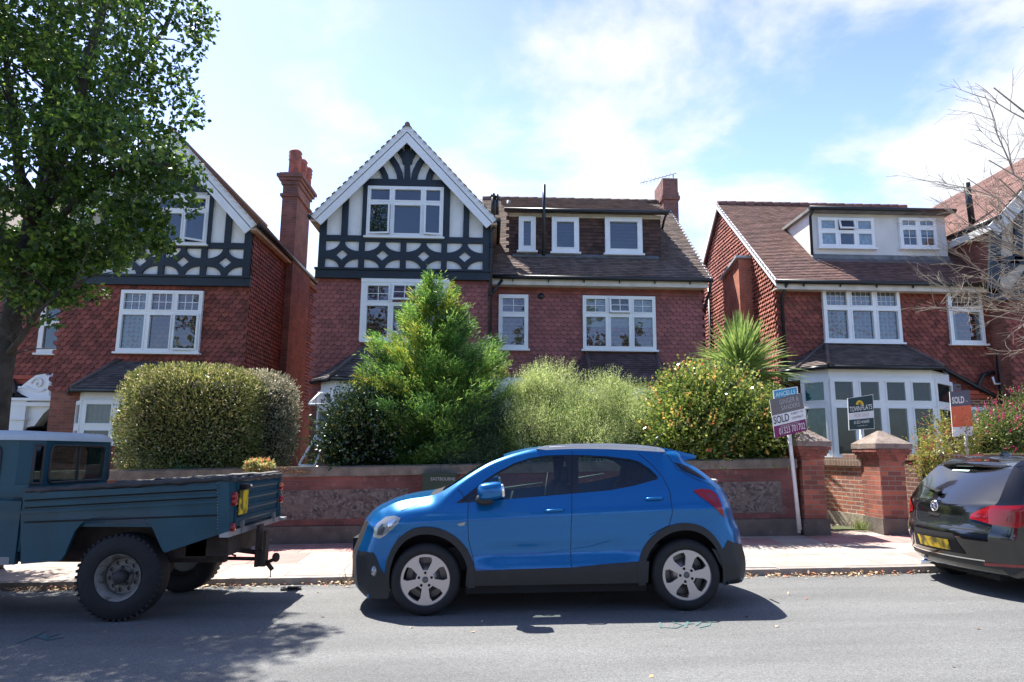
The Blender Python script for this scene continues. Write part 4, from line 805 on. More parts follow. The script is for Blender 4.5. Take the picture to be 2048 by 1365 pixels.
# left retaining return: brick piers
def pier(label, x0, x1, y0, y1, z0, ztop, lean=0):
    cx, cy_ = (x0+x1)/2, (y0+y1)/2
    t = thing('gate_pier', (cx, cy_, z0), label, 'gate pier', 'brick gate piers with pyramid caps')
    o = MB(); o.box(x0, x1, y0, y1, z0+.3, ztop-.32); o.build('shaft', pierbrick, t)
    o = MB(); e = .03; o.box(x0-e, x1+e, y0-e, y1+e, z0-.1, z0+.299); o.build('plinth', plinth, t)
    o = MB()
    for k in range(4): e = .012+.026*k; o.box(x0-e, x1+e, y0-e, y1+e, ztop-.32+k*.05+.001*k, ztop-.27+k*.05+.001*k)
    o.build('corbel', M('red_terracotta', (.26, .085, .06), .9, var=.45, vs=9, bump=1., stain=((.14, .07, .055), 8, .5)), t)
    e = .10; o = MB(); o.box(x0-e, x1+e, y0-e, y1+e, ztop-.112, ztop-.03)
    h = .19; v = [(x0-e, y0-e, ztop-.029), (x1+e, y0-e, ztop-.029), (x1+e, y1+e, ztop-.029), (x0-e, y1+e, ztop-.029), (cx-.03, cy_-.03, ztop+h), (cx+.03, cy_-.03, ztop+h), (cx+.03, cy_+.03, ztop+h), (cx-.03, cy_+.03, ztop+h)]
    o.add(v, [(0,1,5,4),(1,2,6,5),(2,3,7,6),(3,0,4,7),(4,5,6,7)]); o.build('pyramid_cap', M('weathered_cap_stone', (.24, .19, .16), .95, var=.3, vs=6, bump=.6, bs=30, stain=((.12, .10, .08), 7, .52)), t)
    return t
lx1 = atG(1642, 1063, .2).x-.05; lx0 = lx1-.37
px0 = atY(1762, 1000, 11.25).x; 
zc1 = atY(1640, 880, 11.4).z; zc2 = atY(1770, 884, 11.2).z
pier('brick gate pier left of the path, beside the leaning white sign post', lx0, lx1, YG-.06, YG+.42, .25, zc1)
pier('brick gate pier right of the path, standing below the green board', px0, px0+.42, YG-.12, YG+.45, .27, zc2)
# side wall of old orange brick by the gate
sw = thing('side_wall', (px0, 12.5, .3), 'worn orange brick garden wall with a grey footing, seen through the gateway', 'wall')
A = (px0+.02, YG+.4); B_ = (px0-.75, 15.5)
dv = Vector((B_[0]-A[0], B_[1]-A[1], 0)); Ld = dv.length; dv.normalize(); pn_ = Vector((dv.y, -dv.x, 0))
def owall(mb, z0, z1, t0, t1): c = Vector((A[0], A[1], 0))+dv*Ld/2; mb.obox(c+pn_*(t0+t1)/2+Vector((0, 0, (z0+z1)/2)), dv*Ld/2, pn_*(t1-t0)/2, (0, 0, (z1-z0)/2))
zs_ = zw(6.5)
o = MB(); owall(o, .3, zs_-.17, 0, .22); o.build('brickwork', oldbrick, sw)
o = MB(); owall(o, .1, .58, -.04, .26); o.build('footing', M('pale_footing', (.36, .31, .24), .95, var=.25, vs=5, bump=.6, bs=25), sw)
o = MB(); owall(o, zs_-.169, zs_-.02, -.05, .27); o.build('coping', brickmat('coping_brick_on_edge', (.22, .14, .10), (.16, .10, .08), (.3, .26, .2), bw=.075, bh=.3, ms=.008, off=0), sw)
# brown brick planter wall behind the black car
pw = thing('planter_wall', (8.3, YG, .3), 'low brown brick wall with a brick-on-edge top, behind the black car', 'wall')
X0 = atY(1873, 930, YG).x; o = MB(); o.box(X0, X0+.42, YG, YG+3.0, .2, 1.5); o.box(X0+.421, X0+6, YG+.1, YG+.33, .2, 1.44); o.build('brickwork', brickmat('purple_brown_brick', (.19, .075, .055), (.14, .06, .05), (.30, .25, .20)), pw)
o = MB(); o.box(X0-.03, X0+.45, YG-.03, YG+3, 1.501, 1.62); o.box(X0+.451, X0+6, YG+.07, YG+.36, 1.441, 1.56); o.build('brick_on_edge', brickmat('edge_brick', (.22, .085, .06), (.15, .06, .05), (.36, .30, .24), bw=.08, bh=.4, off=0), pw)
# green utility cabinet set against the wall
cb_ = thing('utility_cabinet', (-.75, YG-.1, .2), 'dark green street cabinet with white lettering, against the wall above the blue bonnet', 'cabinet')
X0, X1, Z0, Z1 = rect(845, 951, 912, 1010, YG-.12)
o = MB(); o.box(X0, X1, YG-.16, YG-.05, .2, Z1); o.box(X0-.015, X1+.015, YG-.175, YG-.05, Z1+.001, Z1+.03); o.build('cabinet_body', M('dark_green_paint', (.022, .045, .025), .6, var=.2), cb_)
def text(name, body, c, h, mat, parent, U=(1, 0, 0), V=(0, 0, 1), align='CENTER', w=None, bold=0., depth=.001):
    cu = bpy.data.curves.new(name, 'FONT'); cu.body = body; cu.size = 1; cu.align_x = align; cu.align_y = 'CENTER'; cu.offset = bold; cu.extrude = 0; cu.resolution_u = 3
    t = bpy.data.objects.new('tmp', cu); S.collection.objects.link(t); bpy.context.view_layer.update()
    me = bpy.data.meshes.new_from_object(t.evaluated_get(bpy.context.evaluated_depsgraph_get())); bpy.data.objects.remove(t)
    vs = np.array([v.co[:] for v in me.vertices]); 
    if len(vs) == 0: return
    x0, x1, y0, y1 = vs[:, 0].min(), vs[:, 0].max(), vs[:, 1].min(), vs[:, 1].max(); sc_ = h/(y1-y0); sx_ = sc_ if w is None else w/(x1-x0)
    U = Vector(U).normalized(); V = Vector(V).normalized(); c = Vector(c); ax = {'CENTER': (x0+x1)/2, 'LEFT': x0}[align]
    mb = MB(); mb.add([c+U*((v[0]-ax)*sx_)+V*((v[1]-(y0+y1)/2)*sc_) for v in vs], [tuple(p.vertices) for p in me.polygons]); return mb.build(name, mat, parent)
wl = M('white_lettering', (.75, .75, .72), .5)
text('lettering', 'EASTBOURNE', ((X0+X1)/2+.06, YG-.18, Z1-.055), .05, M('dull_white_lettering', (.38, .40, .38), .6), cb_, w=(X1-X0)*.72)
# ================================================================ estate agent boards
def board(name, quad, Y, cols, label, post, group='estate agent boards', texts=(), border=None):
    """quad: px corners TL, TR, BR, BL; cols: list of (v0,v1,mat) from top"""
    q = [atY(x, y, Y) for x, y in quad]; 
    pb = [atY(x, y, yy) for x, y, yy in post]
    t = thing(name, pb[-1], label, 'sign board', group)
    Lp = lambda u, v: (q[0]*(1-u)+q[1]*u)*(1-v)+(q[3]*(1-u)+q[2]*u)*v
    b = MB(); b.prism([q[0], q[1], q[2], q[3]], (0, .015, 0)); bo = b.build('board', border or M('board_white', (.78, .78, .77), .5), t)
    e = .02
    for (v0, v1, mt, u0, u1) in cols:
        c = MB(); c.add([Lp(u0, v0)+Vector((0, -.003, 0)), Lp(u1, v0)+Vector((0, -.003, 0)), Lp(u1, v1)+Vector((0, -.003, 0)), Lp(u0, v1)+Vector((0, -.003, 0))], [(0, 3, 2, 1)]); c.build('coloured_panel', mt, t)
    U = (Lp(1, .5)-Lp(0, .5)); V = (Lp(.5, 0)-Lp(.5, 1)); wq, hq = U.length, V.length
    for (body, u, v, hh, ww, mt, bold) in texts: text('lettering', body, Lp(u, v)+Vector((0, -.006, 0)), hh*hq, mt, t, U, V, w=ww*wq if ww else None, bold=bold)
    p = MB(); d = (pb[1]-pb[0]); p.tube(pb, .028, 4); p.build('post', M('post_white', (.68, .68, .66), .6, var=.12, vs=6), t)
    return t, Lp, wq, hq
blue = M('cyan_board', (.02, .30, .48), .5); gry = M('grey_board', (.16, .145, .14), .5); mag = M('magenta_board', (.19, .012, .10), .5); dgn = M('dark_green_board', (.006, .035, .038), .5); orange = M('orange_board', (.70, .13, .045), .5); sl_ = M('slate_board', (.085, .085, .12), .5); dkt = M('dark_lettering', (.03, .035, .05), .5); grt = M('grey_lettering', (.42, .42, .42), .5); rdt = M('faded_lettering', (.55, .45, .42), .5)
board('sale_board', [(1546, 781), (1595, 773), (1599, 822), (1551, 832)], 11.05, [(.04, .62, blue, .03, .95)], 'small blue board reading ANCELLS, just above the grey and purple board', [(1575, 825, 11.08), (1580, 880, 11.08), (1600, 1060, 11.1)], texts=[('ANCELLS', .48, .19, .17, .8, wl, .0)])
board('sale_board', [(1539, 800), (1603, 786), (1614, 861), (1550, 877)], 10.98, [(.0, .42, gry, .0, 1), (.70, 1, mag, .0, 1)], 'grey, white and purple SOLD board on a leaning white post by the left pier', [(1577, 866, 11.02), (1581, 900, 11.02), (1590, 980, 11.03), (1598, 1066, 11.04)],
      texts=[('GINGER &', .58, .12, .13, .6, grt, 0), ('SANDERS', .6, .28, .12, .58, grt, 0), ('SOLD', .27, .55, .2, .48, dkt, .01), ('SUBJECT TO', .77, .49, .06, .38, dkt, 0), ('CONTRACT', .77, .60, .06, .36, dkt, 0), ('01323 701702', .55, .86, .17, .8, wl, 0), ('EASTBOURNE LETTINGS', .5, .745, .05, .6, rdt, 0)])
t_, Lp, wq, hq = board('sale_board', [(1695, 797), (1746, 789), (1749, 858), (1698, 861)], 12.1, [(.015, .47, dgn, .02, .98), (.68, .985, dgn, .02, .98)], 'dark green TOWN FLATS board with a yellow half sun, above the right gate pier', [(1722, 859, 12.12), (1723, 900, 12.12), (1738, 1028, 12.12)],
      texts=[('TOWN', .27, .36, .155, .42, wl, .01), ('FLATS', .73, .35, .15, .42, wl, .01), ('FOR SALE', .52, .57, .1, .56, rdt, 0), ('01323 416600', .5, .77, .09, .6, wl, .005), ('www.townflats.com', .52, .88, .03, .4, wl, 0)])
s = MB(); c = Lp(.46, .255)+Vector((0, -.005, 0)); r = wq*.15; s.add([c]+[c+Vector((r*math.cos(q), 0, r*1.15*math.sin(q))) for q in np.linspace(0, math.pi, 15)], [(0, i+1, i+2) for i in range(14)]); s.build('half_sun', M('yellow_sun', (.80, .50, .02), .5), t_)
s = MB()
for q in np.linspace(.5, math.pi-.5, 5): s.beam(c+Vector((0, -.002, .0)), c+Vector((r*.6*math.cos(q), -.002, r*.7*math.sin(q))), .006, .001)
s.build('sun_ray', dgn, t_)
board('sale_board', [(1899, 784), (1939, 780), (1947, 872), (1906, 874)], 11.7, [(0, .335, sl_, 0, 1), (.335, .79, orange, 0, 1)], 'tall orange and slate SOLD board in front of the pink flowering bush', [(1931, 872, 11.72), (1934, 912, 11.72)],
      texts=[('SOLD', .38, .2, .155, .6, wl, .03), ('stc', .8, .245, .03, .12, wl, 0)])
# small dark cone at the wall foot
cn = MB(); P = atG(1573, 1062, .2); cn.lathe([(.0, .3), (.03, .3), (.045, .25), (.10, .02), (.11, 0)], P, n=16); cn.box(P.x-.12, P.x+.12, P.y-.1, P.y+.1, P.z, P.z+.02)
tag(cn.build('small_cone', M('bottle_green_plastic', (.01, .025, .02), .5), origin=P), 'small dark green cone standing on the pavement at the foot of the wall', 'cone')
P = atG(582, 1180); o = MB(); o.obox(P+Vector((0, 0, .02)), (.115, .02, .004), (-.01, .05, .004), (0, 0, .006)); o.sup(P+Vector((.0, -.01, .03)), (.09, .03, .012), .8); tag(o.build('rubber_flap', gutter, origin=P), 'small dark flat piece of rubber lying by the kerb, right of the tow ball', 'debris')
# green spray marks on the road
def spray(pts, lab):
    mb = MB()
    for line in pts:
        p = [atG(x, y)+Vector((0, 0, .004)) for x, y in line]; mb.strip(p, .02, .0015, (0, 0, 1))
    tag(mb.build('road_marking', M('green_spray_paint', (.075, .15, .15), .9, var=.3, vs=20)), lab, 'road marking', 'sprayed road markings')
spray([[(1318, 1240), (1322, 1256), (1352, 1257), (1366, 1251), (1346, 1246), (1356, 1240), (1340, 1238), (1318, 1240)], [(1372, 1256), (1376, 1243), (1392, 1241)], [(1374, 1249), (1388, 1248)], [(1392, 1252), (1402, 1245), (1420, 1246), (1418, 1252), (1400, 1256)]], 'green sprayed letters on the tarmac under the shadow of the blue car')
spray([[(32, 1288), (60, 1278), (90, 1264)], [(70, 1276), (88, 1271), (96, 1280)], [(85, 1278), (122, 1268)], [(92, 1282), (128, 1276)]], 'faint green sprayed scribble on the tarmac below the truck')
# ================================================================ cars
bluep = M('metallic_blue_paint', (.0005, .13, .37), .28, metal=.5, coat=.5, flake=.06)
clad = M('black_cladding', (.014, .015, .017), .55, var=.15, vs=5)
blackg = M('gloss_black', (.008, .008, .009), .2, coat=.5)
rubber = M('tyre_rubber', (.010, .010, .011), .75, var=.25, vs=20, bump=.2, bs=80)
alloy = M('alloy_wheel', (.50, .475, .46), .34, metal=.6)
alloyd = M('alloy_edge', (.13, .135, .14), .4, metal=.7)
chrome = M('chrome', (.8, .8, .8), .12, metal=1)
discm = M('brake_disc', (.35, .33, .32), .35, metal=.8)
cglass = glassmat('car_glass', (.50, .60, .57), 1.65)
redl = M('red_lens', (.30, .003, .006), .16, coat=.4)
redd = M('dark_red_lens', (.22, .004, .008), .12, coat=1)
clear = M('clear_lens', (.30, .32, .33), .08, coat=1, metal=.3)
gapm = M('panel_gap_black', (.004, .004, .005), .8)
intm = M('car_interior', (.03, .032, .034), .8)
intl = M('car_interior_grey', (.30, .32, .31), .7)
yel = M('yellow_plate', (.75, .50, .01), .5, col2=(.10, .08, .01), vs=9, det=1)
class Shell:
    """car body whose sides are a height field y(x,z) inside a traced side outline; x along the car, near side at -y"""
    def __init__(s, sil, W0, tumble, nose, tail, cf=.22, cr=.16, crown=.022):
        q_ = np.array(sil, float); s.key = q_; o_ = []
        for i in range(len(q_)-1):
            p0, p1, p2, p3 = q_[max(i-1, 0)], q_[i], q_[i+1], q_[min(i+2, len(q_)-1)]
            for t in (0, .25, .5, .75): o_.append(.5*((2*p1)+(-p0+p2)*t+(2*p0-5*p1+4*p2-p3)*t*t+(-p0+3*p1-3*p2+p3)*t**3))
        o_.append(q_[-1]); o_ = np.array(o_); s.sil = o_[:, :2]; s.R = o_[:, 2]; s.W0 = W0; s.tumble = tumble; s.nose = nose; s.tail = tail; s.cf = cf; s.cr = cr; s.crown = crown
    def dist(s, x, z):
        x = np.atleast_1d(np.asarray(x, float)); z = np.atleast_1d(np.asarray(z, float)); best = np.full(x.shape, 1e9); R = np.zeros(x.shape)
        for i in range(len(s.sil)-1):
            a, b = s.sil[i], s.sil[i+1]; d = b-a; l = (d**2).sum()+1e-12
            t = np.clip(((x-a[0])*d[0]+(z-a[1])*d[1])/l, 0, 1); q = np.hypot(x-a[0]-t*d[0], z-a[1]-t*d[1]); r = s.R[i]*(1-t)+s.R[i+1]*t
            m_ = q < best; best = np.where(m_, q, best); R = np.where(m_, r, R)
        return best, R
    def Wd(s, x, z):
        d, R = s.dist(x, z); x = np.atleast_1d(np.asarray(x, float)); z = np.atleast_1d(np.asarray(z, float))
        w = s.W0-s.tumble(x, z)
        t = np.clip(1-d/np.maximum(R, 1e-3), 0, 1)
        return w-R*.8*t**2
    def warp(s, x, y):
        L_ = s.tail-s.nose; u = (x-s.nose)/L_
        wf = np.clip(1-(x-s.nose)/.8, 0, 1)**1.5; wr = np.clip(1-(s.tail-x)/.7, 0, 1)**1.5; k = np.clip(np.abs(y)/s.W0, 0, 1)**2.2
        return x+s.cf*wf*k-s.cr*wr*k
    def P(s, x, z, off=0., side=-1):
        w = s.Wd(x, z)+off; y = side*w; return np.stack([s.warp(np.atleast_1d(x), y), y, np.atleast_1d(z)], 1)
    def patch(s, name, outer, mat, parent, holes=(), off=0., step=.03, sides=(-1, 1), rim=.0, smooth=True):
        loops = [[Vector((p[0], p[1], 0)) for p in outer]]+[[Vector((p[0], p[1], 0)) for p in h] for h in holes]
        flat = [p for l in loops for p in l]; tr = tessellate_polygon(loops)
        bm = bmesh.new(); vs = [bm.verts.new(p) for p in flat]
        for t in tr:
            try: bm.faces.new([vs[i] for i in t])
            except ValueError: pass
        bmesh.ops.recalc_face_normals(bm, faces=bm.faces)
        xs = [p.x for p in flat]; zs = [p.y for p in flat]
        if step:
            for ax, lo, hi in ((0, min(xs), max(xs)), (1, min(zs), max(zs))):
                n = int((hi-lo)/step)
                for i in range(1, n+1):
                    c = [0, 0, 0]; c[ax] = lo+i*(hi-lo)/(n+1); nn_ = [0, 0, 0]; nn_[ax] = 1
                    bmesh.ops.bisect_plane(bm, geom=bm.verts[:]+bm.edges[:]+bm.faces[:], plane_co=c, plane_no=nn_, dist=1e-5)
        bm.verts.index_update(); co_ = np.array([v.co[:] for v in bm.verts]); fs = [[v.index for v in f.verts] for f in bm.faces]
        fn = sum(f.normal.z*f.calc_area() for f in bm.faces); bm.free()
        res = None
        for side in sides:
            mb = MB(); x, z = co_[:, 0], co_[:, 1]; p = s.P(x, z, off, side); e = .006
            tx = s.P(x+e, z, off, side)-s.P(x-e, z, off, side); tz = s.P(x, z+e, off, side)-s.P(x, z-e, off, side)
            n = np.cross(tx, tz); n /= np.linalg.norm(n, axis=1)[:, None]+1e-9; n = np.where((n[:, 1:2]*side) < 0, -n, n)
            flip = (fn > 0) == (side > 0)
            mb.add([tuple(q) for q in p], [tuple(reversed(f)) if flip else tuple(f) for f in fs], smooth)
            mb.nrm = [tuple(q) for q in n] if smooth else None
            res = mb.build(name, mat, parent)
        return res
    def inset(s):
        d = np.gradient(s.sil, axis=0); n = np.stack([-d[:, 1], d[:, 0]], 1); n /= np.linalg.norm(n, axis=1)[:, None]+1e-9
        s.nout = n; s.ins = s.sil-n*s.R[:, None]*1.0
        s.ins[0] = s.sil[0]+(s.ins[0]-s.sil[0])*[1, 0]; s.ins[-1] = s.sil[-1]+(s.ins[-1]-s.sil[-1])*[1, 0]
        d_, _r = s.dist(s.ins[:, 0], s.ins[:, 1]); out = []
        for i, p in enumerate(s.ins):
            if i in (0, len(s.ins)-1) or d_[i] > s.R[i]*.9:
                if out and i < len(s.ins)-1 and math.hypot(p[0]-out[-1][0], p[1]-out[-1][1]) < .012: continue
                out.append(tuple(p))
        return out
    def band(s, name, i0, i1, mat, parent, na=7):
        """rounded shoulder between the flat side and the strip across the car"""
        for side in (-1, 1):
            mb = MB(); vs = []; a, b = i0*4, i1*4+1; S0, S1, Rr = s.sil[a:b], s.ins[a:b], s.R[a:b]; k = b-a
            for j in range(na+1):
                t = j/na; p = S0*(1-t)+S1*t; w = s.W0-s.tumble(p[:, 0], p[:, 1])-Rr*.8*(1-t)**2; y = side*w; x = s.warp(p[:, 0], y); vs += [(x[i], y[i], p[i, 1]) for i in range(k)]
            fs = [(j*k+i, j*k+i+1, (j+1)*k+i+1, (j+1)*k+i) for j in range(na) for i in range(k-1)]
            mb.add(vs, fs if side < 0 else [tuple(reversed(f)) for f in fs], True); mb.build(name, mat, parent)
    def spine(s, name, i0, i1, mat, parent, off=0., ny=14, ymax=1., sub=5):
        """strip across the car over outline points i0..i1"""
        pts = []
        for i in range(i0*4, i1*4):
            for k in range(2): pts.append(s.sil[i]+(s.sil[i+1]-s.sil[i])*k/2)
        pts.append(s.sil[i1*4]); pts = np.array(pts); d = np.gradient(pts, axis=0); n = np.stack([-d[:, 1], d[:, 0]], 1); n /= np.linalg.norm(n, axis=1)[:, None]+1e-9
        w = s.Wd(pts[:, 0], pts[:, 1])*ymax; vs = []; k = len(pts)
        for j in range(ny+1):
            t = -1+2*j/ny; c = s.crown*(1-t*t*(ymax**2))+off; xx = pts[:, 0]+n[:, 0]*c; zz = pts[:, 1]+n[:, 1]*c; yy = w*t; xx = s.warp(xx, yy)
            vs += [(xx[i], yy[i], zz[i]) for i in range(k)]
        mb = MB(); mb.add(vs, [(j*k+i, j*k+i+1, (j+1)*k+i+1, (j+1)*k+i) for j in range(ny) for i in range(k-1)], True); 
        me = mb.build(name, mat, parent)
        return me
    def line(s, name, pts, w, mat, parent, off=.0015, step=.03, sides=(-1, 1)):
        q = []
        for i in range(len(pts)-1):
            a, b = np.array(pts[i], float), np.array(pts[i+1], float); n = max(1, int(np.linalg.norm(b-a)/step)); q += [a+(b-a)*k/n for k in range(n)]
        q.append(np.array(pts[-1], float)); q = np.array(q); d = np.gradient(q, axis=0); u = np.stack([-d[:, 1], d[:, 0]], 1); u /= np.linalg.norm(u, axis=1)[:, None]+1e-9
        for side in sides:
            mb = MB(); l = s.P(q[:, 0]+u[:, 0]*w/2, q[:, 1]+u[:, 1]*w/2, off, side); r = s.P(q[:, 0]-u[:, 0]*w/2, q[:, 1]-u[:, 1]*w/2, off, side); n = len(q)
            fs = [(i, i+1, n+i+1, n+i) for i in range(n-1)]; mb.add([tuple(p) for p in l]+[tuple(p) for p in r], fs if side > 0 else [tuple(reversed(f)) for f in fs]); mb.build(name, mat, parent)
def arc(cx, cz, r, a0, a1, n=14, rz=None): rz = rz or r; return [(cx+r*math.cos(math.radians(a0+(a1-a0)*i/n)), cz+rz*math.sin(math.radians(a0+(a1-a0)*i/n))) for i in range(n+1)]
def wheel(parent, x, y, z, side, r=.345, rr=.24, w=.22, rot=0., spoke='five', steel=False):
    """wheel with its outer face towards side*y"""
    c = Vector((x, y, z)); ax = Vector((0, side, 0)); t = MB(); hw = w/2
    t.lathe([(rr, -hw*.8), (rr+.02, -hw), (r-.03, -hw), (r-.005, -hw*.75), (r, -hw*.4), (r, hw*.4), (r-.005, hw*.75), (r-.03, hw), (rr+.03, hw+.004), (rr+.008, hw-.008), (rr, hw-.02)], c, ax, 48)
    if steel:
        for k_ in range(44):
            q = 2*math.pi*k_/44; d_ = Vector((math.cos(q), 0, math.sin(q))); tn = Vector((-math.sin(q), 0, math.cos(q))); t.obox(c+d_*(r-.012)+ax*(hw-.03), tn*.013, ax*.03, d_*.0125)
    o = t.build('tyre', rubber, parent)
    b = MB(); b.lathe([(rr+.004, -hw*.8), (rr-.02, -hw*.5), (rr-.03, hw*.3), (rr+.002, hw-.012), (rr+.008, hw-.006)], c, ax, 48); b.lathe([(0, -.02), (rr-.04, -.02)], c, ax, 32); rim = b.build('rim', alloyd, parent)
    a = Vector((1, 0, 0)); up = Vector((0, 0, 1))
    Pn = lambda u, v, n: c+a*u+up*v+ax*n
    if not steel:
        outer = [(rr*math.cos(q), rr*math.sin(q)) for q in np.linspace(0, 2*math.pi, 60, endpoint=False)]; holes = []
        for k in range(5):
            q0 = math.radians(rot+k*72+36); hw_in, hw_out = math.radians(15), math.radians(22); r0, r1 = rr*.38, rr*.90
            h = [(r0*math.cos(q0+q), r0*math.sin(q0+q)) for q in np.linspace(-hw_in, hw_in, 4)]+[(r1*1.0*math.cos(q0+q), r1*math.sin(q0+q)) for q in np.linspace(hw_out, -hw_out, 9)]
            h = [h[0], h[1], h[2], h[3]]+[((r0*.3+r1*.7)*math.cos(q0+hw_out*.96), (r0*.3+r1*.7)*math.sin(q0+hw_out*.96))]+h[5:-1]+[((r0*.3+r1*.7)*math.cos(q0-hw_out*.96), (r0*.3+r1*.7)*math.sin(q0-hw_out*.96))]
            holes.append(h)
        s_ = MB(); s_.prism([Pn(u, v, hw-.012-.0) for u, v in outer], ax*-.028, holes=[[Pn(u, v, hw-.012) for u, v in h] for h in holes])
        s_.build('spokes', alloy, parent)
        for k in range(5):
            q = math.radians(rot+k*72+36); n_ = MB(); n_.lathe([(0, .004), (.013, .004), (.014, -.02)], Pn(rr*.27*math.cos(q), rr*.27*math.sin(q), hw-.008), ax, 10); n_.build('wheel_bolt', gapm, parent)
        n_ = MB(); n_.lathe([(0, .006), (.02, .005), (.03, 0), (.031, -.02)], Pn(0, 0, hw-.008), ax, 20); n_.lathe([(.018, .008), (.021, .008)], Pn(0, 0, hw-.007), ax, 20); n_.build('centre_cap', alloyd, parent)
        d = MB(); d.lathe([(0, .0), (.14, .0), (.14, -.03)], Pn(0, 0, .01), ax, 32); d.build('brake_disc', discm, parent)
    else:
        wm = M('dirty_cream_wheel', (.21, .20, .175), .7, var=.3, vs=8, stain=((.07, .045, .03), 11, .50))
        outer = [((rr-.03)*math.cos(q), (rr-.03)*math.sin(q)) for q in np.linspace(0, 2*math.pi, 40, endpoint=False)]; holes = []
        for k in range(10):
            q0 = math.radians(k*36+10); holes.append([(rr*.62*math.cos(q0)+.022*math.cos(q), rr*.62*math.sin(q0)+.022*math.sin(q)) for q in np.linspace(0, 2*math.pi, 10, endpoint=False)])
        s_ = MB(); s_.prism([Pn(u, v, .0) for u, v in outer], ax*-.008, holes=[[Pn(u, v, .0) for u, v in h] for h in holes])
        s_.lathe([(rr+.008, hw-.0), (rr-.005, hw-.01), (rr-.02, hw-.04), (rr-.035, hw-.06), (rr-.045, .01), (rr-.03, .001)], c, ax, 40); s_.lathe([(rr*.45, .001), (rr*.42, .03), (rr*.3, .035), (.07, .035)], c, ax, 30); s_.build('steel_disc', wm, parent)
        h = MB(); h.lathe([(.065, .0), (.062, .10), (.05, .125), (0, .13)], c, ax, 24); h.build('hub', M('hub_dark', (.03, .028, .026), .7, var=.3), parent)
        for k in range(5):
            q = math.radians(k*72+20); n_ = MB(); n_.lathe([(0, .055), (.012, .055), (.013, .03)], Pn(.085*math.cos(q), .085*math.sin(q), 0), ax, 6); n_.build('wheel_nut', M('hub_dark', (0, 0, 0)), parent)
    return rim
# ------------------------------------------------ blue car (parked facing left)
YB = 7.0   # near side plane
BX, BY = .62, YB+.89
slope = .0205
bc = thing('parked_car', (0, 0, 0), 'bright blue five-door crossover car parked in the centre of the view', 'car')
bc.location = (BX, BY, gz(BX)); bc.rotation_euler = (0, -slope, 0); ORG[bc.name] = Vector((0, 0, 0))
def lc_(px, py, Y=YB):   # photo pixel -> car local (x, z)
    p = atY(px, py, Y); return p.x-BX, p.z-gz(p.x)
Z6 = lambda zx, zy, Y=YB: lc_(680+zx/2.381, 860+zy/2.381, Y)
sil = []
for zx, zy, Y, R in ((92, 772, 7.4, .05), (62, 740, 7.45, .10), (50, 690, 7.45, .14), (48, 600, 7.45, .16), (58, 560, 7.45, .15), (80, 510, 7.4, .14), (98, 465, 7.35, .14), (108, 440, 7.3, .14), (150, 396, 7.25, .16), (200, 370, 7.25, .18), (260, 347, 7.2, .18), (350, 328, 7.2, .18), (440, 315, 7.2, .16),
                     (500, 292, 7.2, .09), (570, 250, 7.2, .05), (640, 205, 7.22, .04), (720, 160, 7.23, .035), (800, 128, 7.24, .035), (880, 104, 7.25, .035), (960, 90, 7.25, .035), (1100, 82, 7.25, .035), (1250, 82, 7.25, .035), (1400, 88, 7.25, .035), (1540, 98, 7.25, .045), (1620, 106, 7.27, .06),
                     (1655, 150, 7.3, .10), (1720, 190, 7.3, .10), (1790, 240, 7.3, .11), (1830, 278, 7.35, .13), (1858, 340, 7.4, .15), (1880, 410, 7.4, .15), (1910, 465, 7.4, .15), (1922, 530, 7.4, .15), (1940, 590, 7.4, .15), (1940, 650, 7.4, .12), (1915, 700, 7.4, .08), (1835, 716, 7.3, .05)):
    x, z = Z6(zx, zy, Y); sil.append((x, z, R))
nose, tail = min(p[0] for p in sil), max(p[0] for p in sil)
zb0 = .98
def tum(x, z):
    t = np.clip((z-zb0)/.6, 0, 1); a = .24*t**1.15; bot = np.clip((.42-z)/.3, 0, 1); a = a+.03*bot
    a = a+.10*np.clip((nose+.7-x)/.7, 0, 1)**2+.07*np.clip((x-tail+.6)/.6, 0, 1)**2
    # flanks: shoulder line and scalloped lower doors
    a = a+.042*np.exp(-((z-(.56+.05*(x-nose)/4))/.11)**2)*np.clip((x-nose-1.1)/.4, 0, 1)*np.clip((tail-1.0-x)/.4, 0, 1)
    a = a-.012*np.exp(-((z-(.86+.035*(x+2)))/.05)**2)
    return a
sh = Shell(sil, .89, tum, nose, tail)
fwx, fwz = Z6(408, 733); rwx, rwz = Z6(1657, 712); fwz = rwz = .345; ra = .425
sillz = .27
front_low = sil[0]; rear_low = sil[-1]
def chain(zs): return [Z6(a, b) for a, b in zs]
arcF = arc(fwx, fwz+.01, ra, 193, -13, 22); arcR = arc(rwx, rwz+.01, ra, 193, -13, 22)
zlow = Z6(900, 740)[1]
inset = sh.inset(); body = inset+[(rear_low[0]-.02, rear_low[1])]+list(reversed(arcR))+[(arcR[0][0]-.05, zlow), (arcF[-1][0]+.05, zlow)]+list(reversed(arcF))+[(front_low[0]+.25, front_low[1]-.0)]
dF = chain([(668, 345), (1112, 302), (1095, 136), (1085, 128), (1000, 131), (930, 142), (850, 169), (780, 204), (720, 242), (676, 294)])
dR = chain([(1150, 302), (1300, 286), (1420, 262), (1525, 233), (1532, 226), (1500, 192), (1450, 158), (1415, 147), (1300, 133), (1170, 128), (1162, 136)])
DLO = chain([(560, 352), (1130, 305), (1300, 290), (1420, 268), (1535, 238), (1540, 226), (1505, 186), (1455, 151), (1415, 140), (1300, 126), (1170, 120), (1085, 120), (1000, 123), (925, 135), (845, 161), (775, 196), (715, 233), (650, 283)])
bodyo = sh.patch('body', body, bluep, bc, holes=[DLO], step=.035)
sh.patch('door_pillar', DLO, blackg, bc, holes=[[p for p in dF], [p for p in dR], [p for p in chain([(590, 342), (655, 337), (660, 300), (640, 305)])]], off=-.004, step=.05)
